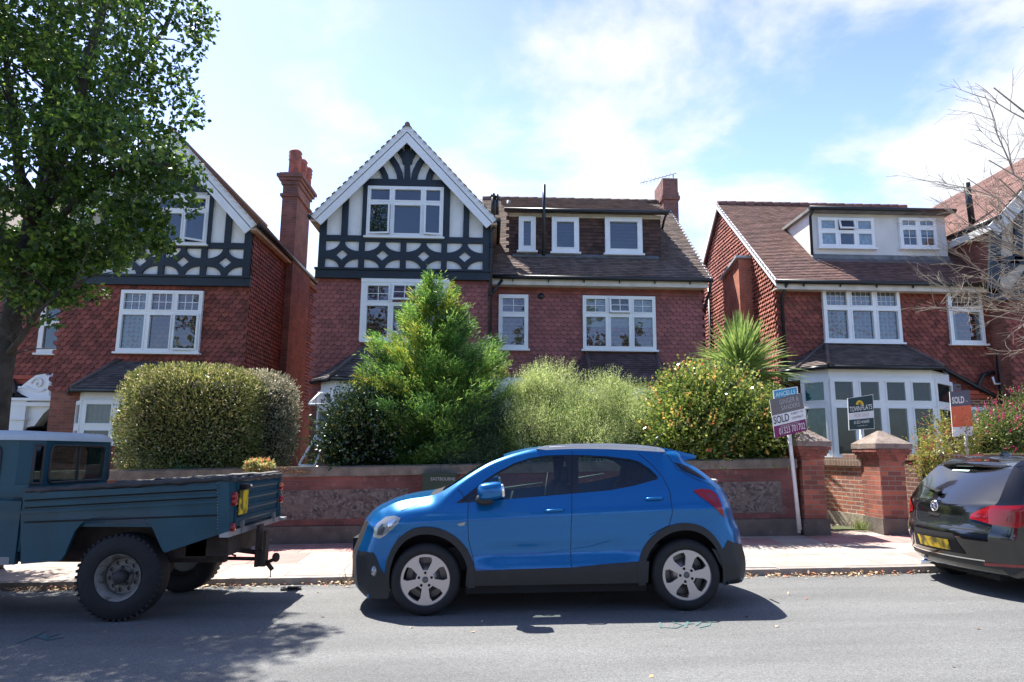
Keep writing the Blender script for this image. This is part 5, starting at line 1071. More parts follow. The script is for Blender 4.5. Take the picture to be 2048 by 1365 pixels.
for d_ in (dF, dR, chain([(590, 342), (655, 337), (660, 300), (640, 305)])): sh.patch('side_window', d_, cglass, bc, off=-.012, step=.08)
sh.band('front_shoulder', 0, 7, bluep, bc); sh.band('bonnet_shoulder', 7, 13, bluep, bc); sh.band('roof_pillar', 13, 25, bluep, bc); sh.band('rear_shoulder', 25, len(sil)-1, bluep, bc)
sh.spine('bonnet', 7, 12, bluep, bc); sh.spine('front_bumper', 0, 7, clad, bc, off=-.004); sh.spine('windscreen', 13, 17, cglass, bc, off=-.004); sh.spine('cowl', 12, 13, gapm, bc); sh.spine('roof', 17, 24, bluep, bc)
sh.spine('rear_window', 25, 28, cglass, bc, off=-.004); sh.spine('tailgate', 28, 32, bluep, bc); sh.spine('rear_bumper', 32, 36, clad, bc)
# spoiler
sx0, sz0 = Z6(1560, 100, 7.27); sx1, sz1 = Z6(1703, 121, 7.35); sx2, sz2 = Z6(1640, 150, 7.3)
o = MB(); o.prism([(sx0, -.62, sz0+.03), (sx1, -.58, sz1), (sx1, -.58, sz1-.03), (sx2, -.62, sz2+.01), (sx0+.05, -.62, sz0-.02)], (0, 1.22, 0)); o.build('spoiler', bluep, bc)
# cladding: front bumper, arches, sill, rear bumper
e1 = .0045
ringF = arc(fwx, fwz+.01, ra+.07, 193, -11, 24); ringR = arc(rwx, rwz+.01, ra+.07, 192, -13, 24)
sh.patch('front_bumper_cladding', [(sil[0][0]+.0, sil[0][1])]+[(p[0], p[1]) for p in sil[1:5]]+chain([(95, 590), (115, 610), (135, 650), (165, 690), (195, 700)])+[arcF[1]]+[arcF[0]]+[(arcF[0][0]-.02, front_low[1])], clad, bc, off=e1)
sh.patch('wheel_arch_trim', ringF+list(reversed(arcF)), clad, bc, off=.012, step=.06); sh.patch('wheel_arch_trim', ringR+list(reversed(arcR)), clad, bc, off=.012, step=.06)
sl0 = Z6(620, 672); 
sh.patch('sill_cladding', [ (arcF[-1][0]-.02, zlow), (arcF[-2][0]-.01, Z6(600, 640)[1])]+chain([(640, 672), (900, 662), (1110, 655), (1260, 640), (1435, 626)])+[(arcR[0][0]+.04, Z6(1435, 626)[1]), (arcR[0][0]+.02, zlow)], clad, bc, off=.006)
sh.patch('rear_bumper_cladding', chain([(1790, 562), (1835, 580), (1870, 560), (1895, 525)])+[(p[0], p[1]) for p in sil[32:]]+[(arcR[-1][0]+.02, rear_low[1])]+[arcR[-1], arcR[-3]], clad, bc, off=e1)
u_ = MB(); u_.box(arcF[-1][0]-.02, arcR[0][0]+.02, -.80, .80, .19, zlow+.0); u_.box(nose+.25, tail-.25, -.60, .60, .21, .62); u_.box(nose+.2, -1.0, -.6, .6, .6, .88); u_.box(1.2, tail-.2, -.62, .62, .5, .95)
def liner(u_, cx, cz, r):
    for sd in (-1, 1):
        a = arc(cx, cz, r, 188, -8, 20); u_.prism([(x, sd*.54, z) for x, z in a], (0, sd*.03, 0)); n = len(a); u_.add([(x, sd*.57, z) for x, z in a]+[(x, sd*.84, z) for x, z in a], [(i, i+1, n+i+1, n+i) for i in range(n-1)], True)
for cx in (fwx, rwx): liner(u_, cx, fwz+.01, ra+.015)
u_.build('underbody', gapm, bc)
# panel gaps
for pts in ([(622, 345), (618, 400), (618, 520), (640, 620), (652, 700)], [(1133, 100), (1128, 200), (1118, 310), (1108, 470), (1106, 640), (1116, 718)], [(1455, 110), (1520, 170), (1565, 230), (1590, 300), (1590, 400), (1575, 455), (1480, 500)], [(568, 285), (590, 302), (612, 340)], [(450, 318), (440, 340), (400, 352), (280, 388)], [(1560, 100), (1600, 120), (1640, 190), (1720, 235), (1810, 262), (1838, 286)], [(652, 735), (1110, 722), (1415, 708)], [(272, 500), (250, 540), (222, 640)]):
    sh.line('panel_gap', chain(pts), .006, gapm, bc)
for sd in (-1, 1):
    ri = MB(); pts = [Z6(a, b, 7.25) for a, b in ((950, 96), (1000, 80), (1120, 72), (1300, 70), (1450, 78), (1530, 88), (1560, 100))]
    up_ = pts; lo_ = [Z6(a, b, 7.25) for a, b in ((1560, 104), (1530, 116), (1480, 113), (1300, 104), (1120, 98), (1000, 97))]
    ri.prism([(x, sd*.60, z+.012) for x, z in up_]+[(x, sd*.60, z) for x, z in lo_], (0, sd*.045, 0))
    pa_ = [Z6(a, b, 7.25) for a, b in ((1010, 82), (1120, 77), (1300, 75), (1450, 82), (1520, 90))]; ri.tube([(x, sd*.648, z-.004) for x, z in pa_], .008, 6); ri.build('roof_rail', M('silver_rail', (.74, .72, .70), .4, metal=.05), bc)
# lights
hl = chain([(100, 515), (104, 470), (135, 445), (185, 418), (240, 410), (280, 420), (265, 445), (225, 475), (180, 505), (140, 522)])
sh.patch('headlight', hl, clear, bc, off=.006, step=.04); sh.patch('headlight_bezel', chain([(120, 505), (130, 470), (160, 448), (175, 470), (160, 505)]), M('bezel', (.10, .11, .12), .3, metal=.5), bc, off=.009, step=.04); sh.patch('headlight_reflector', chain([(195, 440), (225, 425), (250, 428), (225, 455), (195, 472)]), chrome, bc, off=.009, step=.04)
tl = chain([(1700, 290), (1745, 281), (1800, 285), (1835, 305), (1860, 355), (1878, 418), (1835, 385), (1790, 350), (1740, 320)])
sh.patch('tail_light', tl, redl, bc, off=.008, step=.04); sh.patch('tail_light_inner', chain([(1760, 305), (1805, 300), (1838, 340), (1850, 378), (1800, 340)]), redd, bc, off=.0105, step=.04)
sh.patch('quarter_glass', chain([(1625, 155), (1690, 172), (1790, 238), (1745, 228), (1660, 195)]), blackg, bc, off=.004, step=.05)
sh.patch('side_repeater', chain([(565, 448), (607, 438), (600, 455), (578, 458)]), clear, bc, off=.006, step=.04)
x, z = Z6(87, 678); pz_ = sh.P(x+.03, z)[0]
for sd in (-1, 1): o = MB(); o.sup((pz_[0]+.0, sd*(abs(pz_[1])-.02), z), (.035, .05, .055), 1, rot=None); o.build('fog_light', clear, bc)
o = MB(); o.box(nose+.03, nose+.08, -.4, .4, .55, .70); o.box(nose+.03, nose+.08, -.4, .4, .30, .45); o.build('grille', gapm, bc)
# swage highlights on lower doors
sh.line('door_crease', chain([(640, 655), (690, 625), (760, 608), (900, 598), (1080, 580), (1200, 560), (1300, 530)]), .012, bluep, bc, off=.006)
# handles, mirrors, aerial
for a, b in ((1030, 384), (1510, 328)):
    for sd in (-1, 1):
        x, z = Z6(a, b); q = sh.P(x, z, .0, sd)[0]; o = MB(); o.tube([(q[0]-.10, q[1]-sd*.01, z-.008), (q[0]-.07, q[1]+sd*.028, z), (q[0]+.06, q[1]+sd*.03, z+.005), (q[0]+.10, q[1]-sd*.01, z+.002)], [.011, .014, .014, .011], 8); o.build('door_handle', bluep, bc)
        o = MB(); o.sup((q[0]+.0, q[1]-sd*.006, z-.022), (.055, .012, .028), 1); o.build('handle_recess', M('recess_shade_blue', (.004, .06, .22), .3), bc)  # darker blue imitates the shade in the handle hollow
rt_ = Matrix.Rotation(math.radians(-6), 3, 'Y')
for sd in (-1, 1):
    x, z = Z6(730, 302, 6.85)
    o = MB(); o.sup((x, sd*.99, z+.02), (.13, .11, .085), .55, .6, rot=rt_); mo = o.build('wing_mirror', bluep, bc)
    o = MB(); o.prism([(x-.13, sd*.86, z-.1), (x-.02, sd*.86, z-.12), (x+.0, sd*.86, z-.03), (x-.12, sd*.86, z-.0)], (0, sd*.13, 0)); o.sup((x-.06, sd*.97, z-.065), (.09, .08, .055), .7); o.build('mirror_base', clad, mo)
    o = MB(); o.sup((x+.118, sd*.99, z+.02), (.02, .09, .07), .5, rot=rt_); o.build('mirror_glass', chrome, mo)
o = MB(); a = Z6(1512, 80, 7.9); b = Z6(1535, 36, 7.9); o.tube([(a[0], 0, a[1]+.02), (b[0]+.02, 0, b[1]+.04)], [.008, .003], 6); o.build('aerial', gapm, bc)
o = MB(); a = Z6(1795, 238, 7.9); o.tube([(a[0]-.03, .1, a[1]), (a[0]-.02, -.12, a[1]-.0)], .014, 6); o.build('rear_wiper', M('grey_wiper', (.5, .5, .5), .4), bc)
for cx, rot in ((fwx, -90), (rwx, -69)):
    for sd in (-1, 1):
        w_ = bpy.data.objects.new('wheel', None); link(w_, bc); w_.location = (cx, sd*.775, fwz); ORG[w_.name] = Vector((cx, sd*.775, fwz))
        wheel(w_, cx, sd*.775, fwz, sd, rot=rot)
# interior
o = MB(); o.box(nose+1.0, tail-.5, -.66, .66, .40, .62); o.build('cabin_floor', intm, bc)
for sd in (-.36, .36):
    for bx_, rz_ in ((Z6(1070, 300)[0], 12), (Z6(1440, 300)[0], 14)):
        o = MB(); R_ = Matrix.Rotation(math.radians(rz_), 3, 'Y'); o.sup((bx_, sd, .92), (.08, .23, .33), .5, rot=R_); o.sup((bx_-.22, sd, .64), (.27, .24, .09), .5); so2 = o.build('seat', intm, bc); o = MB(); o.sup((bx_+.10, sd, 1.32), (.05, .13, .09), .6, rot=R_); o.build('headrest', intm, so2)
x, z = Z6(795, 305); o = MB()
ring = [(x+.05+.05*math.cos(q), -.36+.18*math.sin(q), .98+.17*math.cos(q)) for q in np.linspace(0, 2*math.pi, 24)]; o.tube(ring, .014, 6); o.build('steering_wheel', intm, bc)
o = MB(); o.sup((x-.35, 0, .88), (.35, .68, .12), .4); o.build('dashboard', intm, bc)
o = MB(); o.tube([(Z6(1040, 280)[0], .62, 1.0), (Z6(1065, 190)[0], .6, 1.32)], .012, 5)
for pp_ in (((800, 325), (1040, 292)), ((1165, 278), (1400, 238))):
    a, b = Z6(*pp_[0]), Z6(*pp_[1]); o.tube([(a[0], .80, a[1]+.01), (b[0], .78, b[1]+.01)], .012, 5)
o.build('seat_belt', intl, bc)
# ------------------------------------------------ black hatchback (rear towards the camera, parked facing right)
KX = atG(1840, 1146, .0); KXr = 5.10; KY = 7.95
kc = thing('parked_car', (KXr, KY, gz(KXr)), 'glossy black hatchback cut off by the right edge, seen from its rear left corner', 'car'); kc.rotation_euler = (0, -slope, 0); ORG[kc.name] = Vector((0, 0, 0))
kp = M('gloss_black_paint', (.006, .006, .007), .12, coat=1.)
ks = [(.35, .20, .05), (.14, .24, .08), (.06, .34, .12), (.03, .46, .14), (.0, .58, .14), (.01, .66, .14), (.05, .72, .14), (.07, .82, .15), (.10, .93, .15), (.17, 1.0, .12), (.28, 1.10, .12), (.42, 1.22, .12), (.56, 1.33, .12), (.60, 1.36, .12), (.75, 1.42, .12), (1.1, 1.48, .12), (1.6, 1.50, .12), (2.1, 1.48, .12), (2.6, 1.38, .12), (3.0, 1.18, .12), (3.3, 1.02, .14), (3.9, .92, .18), (4.25, .78, .18), (4.38, .6, .16), (4.40, .35, .12), (4.3, .22, .05)]
ks = [(x, z, R) for x, z, R in ks]
def tum2(x, z):
    t = np.clip((z-.92)/.55, 0, 1); a = .25*t**1.1; return a+.10*np.clip((.5-x)/.5, 0, 1)**2+.12*np.clip((x-3.8)/.6, 0, 1)**2+.012*np.exp(-((z-.72)/.05)**2)*(x > .6)
# outline runs front-bottom -> over -> rear-bottom like the blue car, so reverse
kss = ks[::-1]
k = Shell(ks, .905, tum2, 0, 4.4, cf=.30, cr=.3, crown=.04)
aR, aF = .78, 3.45
arR = arc(aR, .33, .385, -20, 200, 20); arF = arc(aF, .33, .385, -20, 200, 20)
kb_ = k.inset()[::-1]+arF+arR
dlo = [(.62, .98), (.75, 1.16), (1.0, 1.35), (1.3, 1.42), (1.7, 1.43), (2.1, 1.40), (2.5, 1.27), (2.95, .98)]
k.patch('body', kb_, kp, kc, holes=[dlo], step=.045)
k.patch('side_window', dlo, M('tinted_glass', (.02, .024, .026), .03, coat=1), kc, off=-.01, step=.08)
k.band('body_shoulder', 0, len(kss)-1, kp, kc)
def kspine(name, i0, i1, mat, **a): return k.spine(name, i0, i1, mat, kc, **a)
def flipn(o):
    bm = bmesh.new(); bm.from_mesh(o.data); bmesh.ops.recalc_face_normals(bm, faces=bm.faces); bm.to_mesh(o.data); bm.free(); return o
# note: outline order is reversed, so the strip crown must bulge outwards: use negative crown
k.crown = .0
for nm, i0, i1, mt in (('rear_bumper', 0, 6, kp), ('tailgate', 6, 9, kp), ('rear_window', 9, 13, M('tinted_rear_glass', (.035, .042, .045), .03, coat=1)), ('roof', 13, 18, kp), ('windscreen', 18, 20, M('tinted_glass', (0, 0, 0))), ('bonnet', 20, 23, kp), ('front_bumper', 23, 25, kp)): kspine(nm, len(ks)-1-i1, len(ks)-1-i0, mt)
def EndP(y, z, off=0.):
    """point on the rear end at height z"""
    zz = [p[1] for p in ks[:14]]; xx = [p[0] for p in ks[:14]]
    x = np.interp(z, zz, xx); xe = k.warp(np.array([x]), np.array([y]))[0]
    dz_ = .01; x2 = np.interp(z+dz_, zz, xx); n = Vector((-dz_, 0, x2-x)).normalized(); w = float(k.Wd(x, z)[0])
    if abs(y) > w:   # continue round the corner on to the side
        over = abs(y)-w; xs_ = x+over*1.7; q = k.P(np.array([xs_]), np.array([z]), off, math.copysign(1, y))[0]; return Vector(q)
    return Vector((xe, y, z))+n*off
def epatch(name, poly, mat, off=.004, step=.03, parent=None):
    loops = [[Vector((p[0], p[1], 0)) for p in poly]]; flat = loops[0]; tr = tessellate_polygon(loops); bm = bmesh.new(); vs = [bm.verts.new(p) for p in flat]
    for t in tr:
        try: bm.faces.new([vs[i] for i in t])
        except ValueError: pass
    for ax in (0, 1):
        lo, hi = min(p[ax] for p in flat), max(p[ax] for p in flat); n = int((hi-lo)/step)
        for i in range(1, n+1):
            c = [0, 0, 0]; c[ax] = lo+i*(hi-lo)/(n+1); q = [0, 0, 0]; q[ax] = 1; bmesh.ops.bisect_plane(bm, geom=bm.verts[:]+bm.edges[:]+bm.faces[:], plane_co=c, plane_no=q, dist=1e-5)
    for v in bm.verts: v.co = EndP(v.co.x, v.co.y, off)
    bmesh.ops.recalc_face_normals(bm, faces=bm.faces)
    if sum(f.normal.x*f.calc_area() for f in bm.faces) > 0: bmesh.ops.reverse_faces(bm, faces=bm.faces)
    for f in bm.faces: f.smooth = True
    me = bpy.data.meshes.new(name); bm.to_mesh(me); bm.free(); me.materials.append(mat); o = bpy.data.objects.new(name, me); link(o, parent or kc); ORG[o.name] = Vector((0, 0, 0)); return o
for sd in (-1, 1):
    outer = [(sd*.50, .80), (sd*.52, .85), (sd*.60, .90), (sd*.72, .95), (sd*.84, .97), (sd*.93, .95), (sd*.97, .90), (sd*.95, .82), (sd*.88, .765), (sd*.78, .735), (sd*.70, .76), (sd*.60, .785)]
    epatch('tail_light', outer, redl, .010); epatch('tail_light_inner', [(sd*.56, .815), (sd*.58, .86), (sd*.68, .87), (sd*.68, .82)], redd, .013); epatch('tail_light_inner', [(sd*.74, .80), (sd*.76, .90), (sd*.93, .91), (sd*.95, .83), (sd*.84, .785)], redd, .013)
epatch('number_plate', [(-.27, .445), (.27, .445), (.27, .56), (-.27, .56)], yel, .012)
epatch('plate_recess', [(-.44, .42), (.44, .42), (.34, .63), (-.34, .63)], gapm, .005)
epatch('bumper_insert', [(-.80, .26), (.80, .26), (.84, .36), (-.84, .36)], clad, .006)
epatch('chrome_strip', [(-.62, .372), (.62, .372), (.62, .385), (-.62, .385)], chrome, .008)
for sd in (-1, 1): epatch('reflector', [(sd*.6, .33), (sd*.82, .34), (sd*.82, .37), (sd*.6, .36)], redd, .009)
epatch('tailgate_gap', [(-.66, .685), (.66, .685), (.66, .691), (-.66, .691)], gapm, .002)
for sd in (-1, 1): epatch('tailgate_gap', [(sd*.66, .685), (sd*.70, .76), (sd*.706, .76), (sd*.666, .685)], gapm, .003)
b_ = EndP(0, .90, .012); o = MB(); o.lathe([(.052, -.004), (.056, .006), (.062, .006), (.066, -.004)], b_, (-1, 0, .1), 28); o.lathe([(0, .003), (.05, .0)], b_, (-1, 0, .1), 20); bo_ = o.build('badge', chrome, kc); o = MB(); o.tube([b_+Vector((-.006, .03, .03)), b_+Vector((-.008, -.01, .008)), b_+Vector((-.008, .01, -.008)), b_+Vector((-.006, -.03, -.03))], .007, 6); o.build('emblem', chrome, bo_)
epatch('handle_recess', [(-.09, .79), (.09, .79), (.11, .825), (-.11, .825)], gapm, .003); epatch('handle_lip', [(-.07, .79), (.07, .79), (.07, .796), (-.07, .796)], chrome, .007)
wp = MB(); a = EndP(.05, 1.03, .03); b = EndP(.42, 1.075, .035); wp.tube([a, b], [.018, .008], 6); wp.sup(a, (.03, .04, .025), .8); wp.build('rear_wiper', gapm, kc)
o = MB(); v = []
for t in np.linspace(-1, 1, 21): y = t*.66; x = .50+.13*abs(t)**2.4; v += [(x, y, 1.372-.02*t*t), (x+.02, y, 1.335-.03*t*t), (x+.25, y, 1.405-.03*t*t), (x+.25, y, 1.425-.03*t*t)]
o.add(v, [(i*4+j, i*4+(j+1) % 4, (i+1)*4+(j+1) % 4, (i+1)*4+j) for i in range(20) for j in range(4)]+[(3, 2, 1, 0), (80, 81, 82, 83)], True); so3 = o.build('spoiler', kp, kc); flipn(so3)
o = MB(); o.box(.515, .53, -.16, .16, 1.35, 1.362); o.build('brake_light', redd, so3)
epatch('window_sticker', [(-.05, 1.285), (.25, 1.285), (.25, 1.30), (-.05, 1.30)], M('sticker', (.45, .62, .6), .5), .004)
for t_x, t_y, tx_ in ((.5, .74, 'VXR'),): pass
c = EndP(.62, .755, .016); text('lettering', 'SXi', c, .025, chrome, kc, U=(0, -1, 0), V=(0, 0, 1)); c = EndP(-.50, .755, .016); text('lettering', '1.6', c, .028, chrome, kc, U=(0, -1, 0), V=(0, 0, 1))
o = MB(); o.sup((1.0, 0, 1.475), (.07, .018, .03), .8); o.build('roof_aerial', kp, kc)
u_ = MB(); u_.box(.3, 4.1, -.62, .62, .17, .5); u_.box(aR+.42, aF-.42, -.8, .8, .18, .32)
for cx in (aR, aF): liner(u_, cx, .33, .395)
u_.build('underbody', gapm, kc)
o = MB(); o.tube([(.12, .45, .21), (.5, .45, .21)], .03, 10); o.build('exhaust', chrome, kc)
for cx in (aR, aF):
    for sd in (-1, 1):
        w_ = bpy.data.objects.new('wheel', None); link(w_, kc); w_.location = (cx, sd*.78, .32); ORG[w_.name] = Vector((cx, sd*.78, .32)); wheel(w_, cx, sd*.78, .32, sd, r=.32, rr=.215, rot=10)
# ------------------------------------------------ old blue pickup (left, rear end to the right)
TY = 7.03
tb = M('old_blue_paint', (.004, .055, .085), .42, var=.2, vs=2.5, stain=((.05, .075, .09), 3.5, .70), coat=.12, spec=.35)
tw = M('chalky_white_roof', (.44, .50, .54), .6, var=.08, stain=((.35, .36, .36), 5, .66))
rust = M('rusty_chassis', (.045, .032, .026), .85, var=.4, vs=7)
blk = M('weathered_black_vinyl', (.03, .03, .032), .6, var=.3, vs=9, bump=.5, bs=18)
tk = thing('pickup_truck', (-3.6, TY+.85, gz(-3.6)), 'old dark blue pickup truck with a white cab roof, cut off by the left edge', 'pickup truck'); ORG[tk.name] = Vector((-3.6, TY+.85, gz(-3.6)))
A7 = lambda zx, zy, Y=TY: atY(zx/2.844, 820+zy/2.844, Y)
TYF = TY+1.66
rx = A7(1300, 500).x
# bed side panels
def bedside(Y, dy):
    pts = [A7(a, b) for a, b in ((140, 470), (1245, 400), (1308, 392), (1306, 690), (1290, 694), (940, 812), (928, 806), (905, 760), (880, 700), (862, 660), (840, 632), (800, 614), (740, 608), (600, 610), (540, 612), (500, 622), (465, 645), (425, 690), (395, 760), (370, 820), (345, 855), (320, 862), (118, 878), (118, 600))]
    return [Vector((p.x, Y, p.z)) for p in pts], dy
for Y, dy in ((TY, .035), (TYF, -.035)):
    pts, d_ = bedside(Y, dy); o = MB(); o.prism(pts, (0, d_, 0)); bs_ = o.build('bed_side', tb, tk); s_ = -1 if dy > 0 else 1
    o = MB()
    for (z0, z1) in ((425, 450), (478, 492)):   # rolled swages under the rail
        a, b = A7(140, z0+48), A7(1240, z0); a.y = b.y = Y; c, d2 = A7(140, z1+62), A7(1240, z1); c.y = d2.y = Y
        o.prism([a, b, d2, c], (0, s_*.028, 0))
    a, b, c, d2 = A7(122, 575), A7(1240, 512), A7(1240, 528), A7(122, 592)
    for q in (a, b, c, d2): q.y = Y
    o.prism([a, b, c, d2], (0, s_*.02, 0)); a, b = A7(905, 712), A7(1230, 690); a.y = b.y = Y; o.beam(a, b, .012, .004, (0, s_, 0)); o.build('swage', tb, bs_)
    a, b = A7(1240, 400), A7(1308, 392); c, d2 = A7(1306, 690), A7(1238, 712); 
    for q in (a, b, c, d2): q.y = Y
    o = MB(); o.prism([a, b, c, d2], (0, s_*.012, 0)); o.build('corner_post', tb, bs_)
    o = MB()
    for z0 in (455, 497, 600):
        a, b = A7(142, z0+60-(z0 > 550)*20), A7(1236, z0); a.y = b.y = Y; o.beam(a, b, .016, .006, (0, s_, 0))
    o.build('groove_shade', gapm, bs_)  # black strips put in for the shade line below each swage
    o = MB()
    for i in range(16): q = A7(1240, 420+i*17); o.sup((q.x, Y+s_*.012, q.z), (.006, .006, .006), 1, nu=6, nv=4)
    o.build('rivet', M('rivet_grey', (.2, .22, .24), .5), bs_)
    n_ = 24; path = []
    for i in range(n_+1): t = i/n_; q = A7(150+t*1160, 455-t*72); path.append((q.x, Y+.01*math.sin(i*1.7), q.z-.012+.005*math.sin(i*2.3)))
    o = MB(); o.tube(path, [.032+.004*math.sin(i*1.1) for i in range(n_+1)], 8); o.build('tonneau_roll', blk, tk)
# wheel arch boxes
aw = A7(665, 935); wcx, wcz = aw.x, gz(aw.x)+.412; print('truck wheel', aw.z-gz(aw.x)); 
# tailgate
tz1, tz0 = A7(1300, 400).z, A7(1300, 690).z
o = MB(); o.box(rx-.02, rx+.012, TY+.13, TYF-.10, tz0+.02, tz1-.02); tg = o.build('tailgate', tb, tk)
o = MB(); h = tz1-tz0
for i in range(4): z = tz0+h*(.12+.22*i); o.prism([(rx+.012, TY+.16, z), (rx+.035, TY+.16, z+.02), (rx+.035, TY+.16, z+h*.10), (rx+.012, TY+.16, z+h*.13)], (0, TYF-TY-.32, 0))
o.box(rx, rx+.03, TY+.135, TY+.16, tz0+.02, tz1-.02); o.box(rx, rx+.03, TYF-.125, TYF-.105, tz0+.02, tz1-.02); o.build('pressed_rib', tb, tg)
o = MB(); o.box(rx-.03, rx+.02, TY, TY+.128, tz0, tz1-.01); o.build('rear_post', tb, tk); o = MB(); o.box(rx-.03, rx+.02, TYF-.098, TYF, tz0, tz1-.01); o.build('rear_post', tb, tk)
path = [(rx+.01, TY+(TYF-TY)*i/16, tz1-.0+.008*math.sin(i*2.1)) for i in range(17)]; o = MB(); o.tube(path, [.028+.006*math.sin(i*1.9) for i in range(17)], 8); o.build('tonneau_roll', blk, tk)
for (y, z, mt) in [(TY+.065, tz1-.16, redl), (TY+.065, tz0+.28, redl), (TY+.065, tz0+.03, redl), (TYF-.05, tz1-.14, redl), (TYF-.05, tz0+.36, M('amber_lens', (.75, .14, .01), .15, coat=1)), (TYF-.03, tz0+.2, redl)]:
    o = MB(); o.lathe([(.042, 0), (.042, .03), (.03, .045), (0, .048)], (rx+.02, y, z), (1, 0, 0), 16); o.build('tail_lamp', mt, tk)
o = MB(); o.box(rx+.045, rx+.052, TY+.17, TY+.42, tz0+.14, tz0+.38); o.build('number_plate', yel, tk)
o = MB(); o.sup((rx+.06, TY+.28, tz0+.42), (.05, .09, .03), .6); pl_ = o.build('plate_lamp', gapm, tk); o = MB(); o.sup((rx+.09, TY+.33, tz0+.43), (.03, .05, .012), .8); o.build('plate_lamp_cover', chrome, pl_)
o = MB(); 
for y in (TY+.33, TYF-.28): o.box(rx+.012, rx+.045, y, y+.02, tz0-.05, tz0+.07); o.box(rx+.012, rx+.045, y+.04, y+.055, tz0-.05, tz0+.07)
o.build('hinge', M('galvanised', (.3, .31, .32), .45, metal=.6, var=.3), tk)
o = MB(); o.box(rx-.06, rx+.03, TY-.01, TYF+.01, tz0-.06, tz0-.005); o.box(rx-.04, rx+.08, TYF-.05, TYF+.12, tz0-.05, tz0-.02); o.build('rear_sill', M('galvanised', (0, 0, 0)), tk)
# bed floor, chassis, tow gear
fx = A7(140, 500).x
o = MB(); o.box(fx, rx, TY+.04, TYF-.04, tz0+.03, tz0+.06); o.box(fx-.03, fx, TY+.02, TYF-.02, A7(140, 870).z+.1, A7(140, 470).z); o.build('bed_floor', tb, tk)
zc_ = A7(800, 900).z
o = MB(); o.box(-7.3, rx-.15, TY+.42, TY+.52, .42, .56); o.box(-7.3, rx-.15, TYF-.52, TYF-.42, .42, .56); o.box(rx-.5, rx-.08, TY+.3, TYF-.3, .50, .72); o.box(fx+.3, rx-.3, TY+.3, TYF-.3, .48, tz0); o.tube([(wcx, TY+.2, wcz), (wcx, TYF-.2, wcz)], .05, 10); o.sup((wcx, (TY+TYF)/2, wcz), (.17, .2, .16), 1); o.build('chassis', rust, tk)
o = MB(); hx = rx+.12; yh = (TY+TYF)/2-.05
X_ = lambda px, py, Y=yh: atY(px, py, Y)
a = X_(518, 1060); b = X_(518, 1132); c = X_(537, 1060)
o.box(a.x, a.x+.035, yh-.09, yh+.05, b.z, a.z+.06); q = X_(532, 1066); o.box(q.x, q.x+.03, yh-.08, yh+.04, b.z+.05, a.z); o.box(a.x+.02, c.x, yh-.06, yh+.04, b.z, b.z+.16)
o.tube([X_(455, 1098), X_(520, 1106)], .028, 6); o.tube([X_(455, 1117), X_(520, 1118)], .022, 6); o.tube([X_(470, 1100), X_(460, 1108), X_(472, 1112)], .012, 5)
o.build('tow_bracket', rust, tk)
for i in range(6):
    for xx in (524, 536):
        pass
o = MB(); a = X_(532, 1126); b = X_(546, 1120); c = X_(553, 1112); o.tube([a, b, c], [.02, .02, .03], 8); o.sup(X_(552, 1115), (.04, .04, .05), .9); o.tube([X_(536, 1128), X_(545, 1140)], .025, 6); o.tube([X_(541, 1141), X_(541, 1155)], .006, 4); o.build('tow_ball', rust, tk)
# cab
CX = atY(226, 930, TYF-.12).x      # rear wall of the cab
zr0 = A7(100, 470).z-.05
zt_ = atX(100, 880, CX).z; zt2 = atX(215, 886, CX).z; ztop = (zt_+zt2)/2
cy0, cy1 = TY+.07, TYF-.07
def plan(e=0): return [(CX-2.6, cy0-e), (CX-.16, cy0-e), (CX-.05, cy0+.05-e*.7), (CX+e, cy0+.17), (CX+e, cy1-.17), (CX-.05, cy1-.05+e*.7), (CX-.16, cy1+e), (CX-2.6, cy1+e)]
pl = plan(); cabz0 = .62
zw1 = atX(150, 892, CX).z; zw0 = atX(150, 963, CX).z
def wallq(a, b, z0, z1, w0=None, w1=None, m0=.0, m1=1., r=.05):
    """wall segment a-b with an optional rounded window hole"""
    a = Vector((*a, 0)); b = Vector((*b, 0)); d = b-a; L_ = d.length; n = Vector((d.y, -d.x, 0)).normalized()
    Pq = lambda u, z: a+d*u+Vector((0, 0, z)); hole = []
    if w0 is not None:
        ru = r/L_; 
        for (cu, cz, q0) in ((m1-ru, w1-r, 0), (m0+ru, w1-r, 90), (m0+ru, w0+r, 180), (m1-ru, w0+r, 270)):
            hole += [(cu+ru*math.cos(math.radians(q0+q)), cz+r*math.sin(math.radians(q0+q))) for q in (0, 30, 60, 90)]
    return [Pq(0, z0), Pq(1, z0), Pq(1, z1), Pq(0, z1)], [Pq(u, z) for u, z in hole], n
cab = MB(); gl_ = MB(); sl2 = MB()
segs = [(0, None), (1, None), (2, (zw0, zw1, .06, .94)), (3, (zw0, zw1, .06, .94)), (4, (zw0, zw1, .06, .94)), (5, None), (6, None)]
segs = {0: (.55, .98, .05, .72), 1: None, 2: (0, 0, -.0, 1.0), 3: (0, 0, .05, .95), 4: (0, 0, 0, 1), 5: None, 6: (.0, 0, .05, .72)}
for i in range(7):
    a, b = pl[i], pl[i+1]
    if i in (0, 6):
        o1 = (.28, .93) if i == 0 else (.07, .72)
        q, h, n = wallq(a, b, cabz0, ztop, zw0-.03, zw1, *o1, r=.08)
    elif i == 3: q, h, n = wallq(a, b, zr0, ztop, zw0, zw1, .07, .93, r=.06)
    elif i in (2, 4): q, h, n = wallq(a, b, zr0, ztop, zw0, zw1, .12, .88, r=.015)
    else: q, h, n = wallq(a, b, cabz0 if 0 else zr0-.3, ztop)
    cab.prism(q, n*-.02, holes=[h] if h else [])
    if h:
        gl_.add([p-n*.012 for p in h], [tuple(range(len(h)))]); sl2.tube([p+n*.002 for p in h]+[h[0]+n*.002], .016, 6, cap=False)
co_ = cab.build('cab_body', tb, tk); gl_.build('window_pane', cglass, co_)
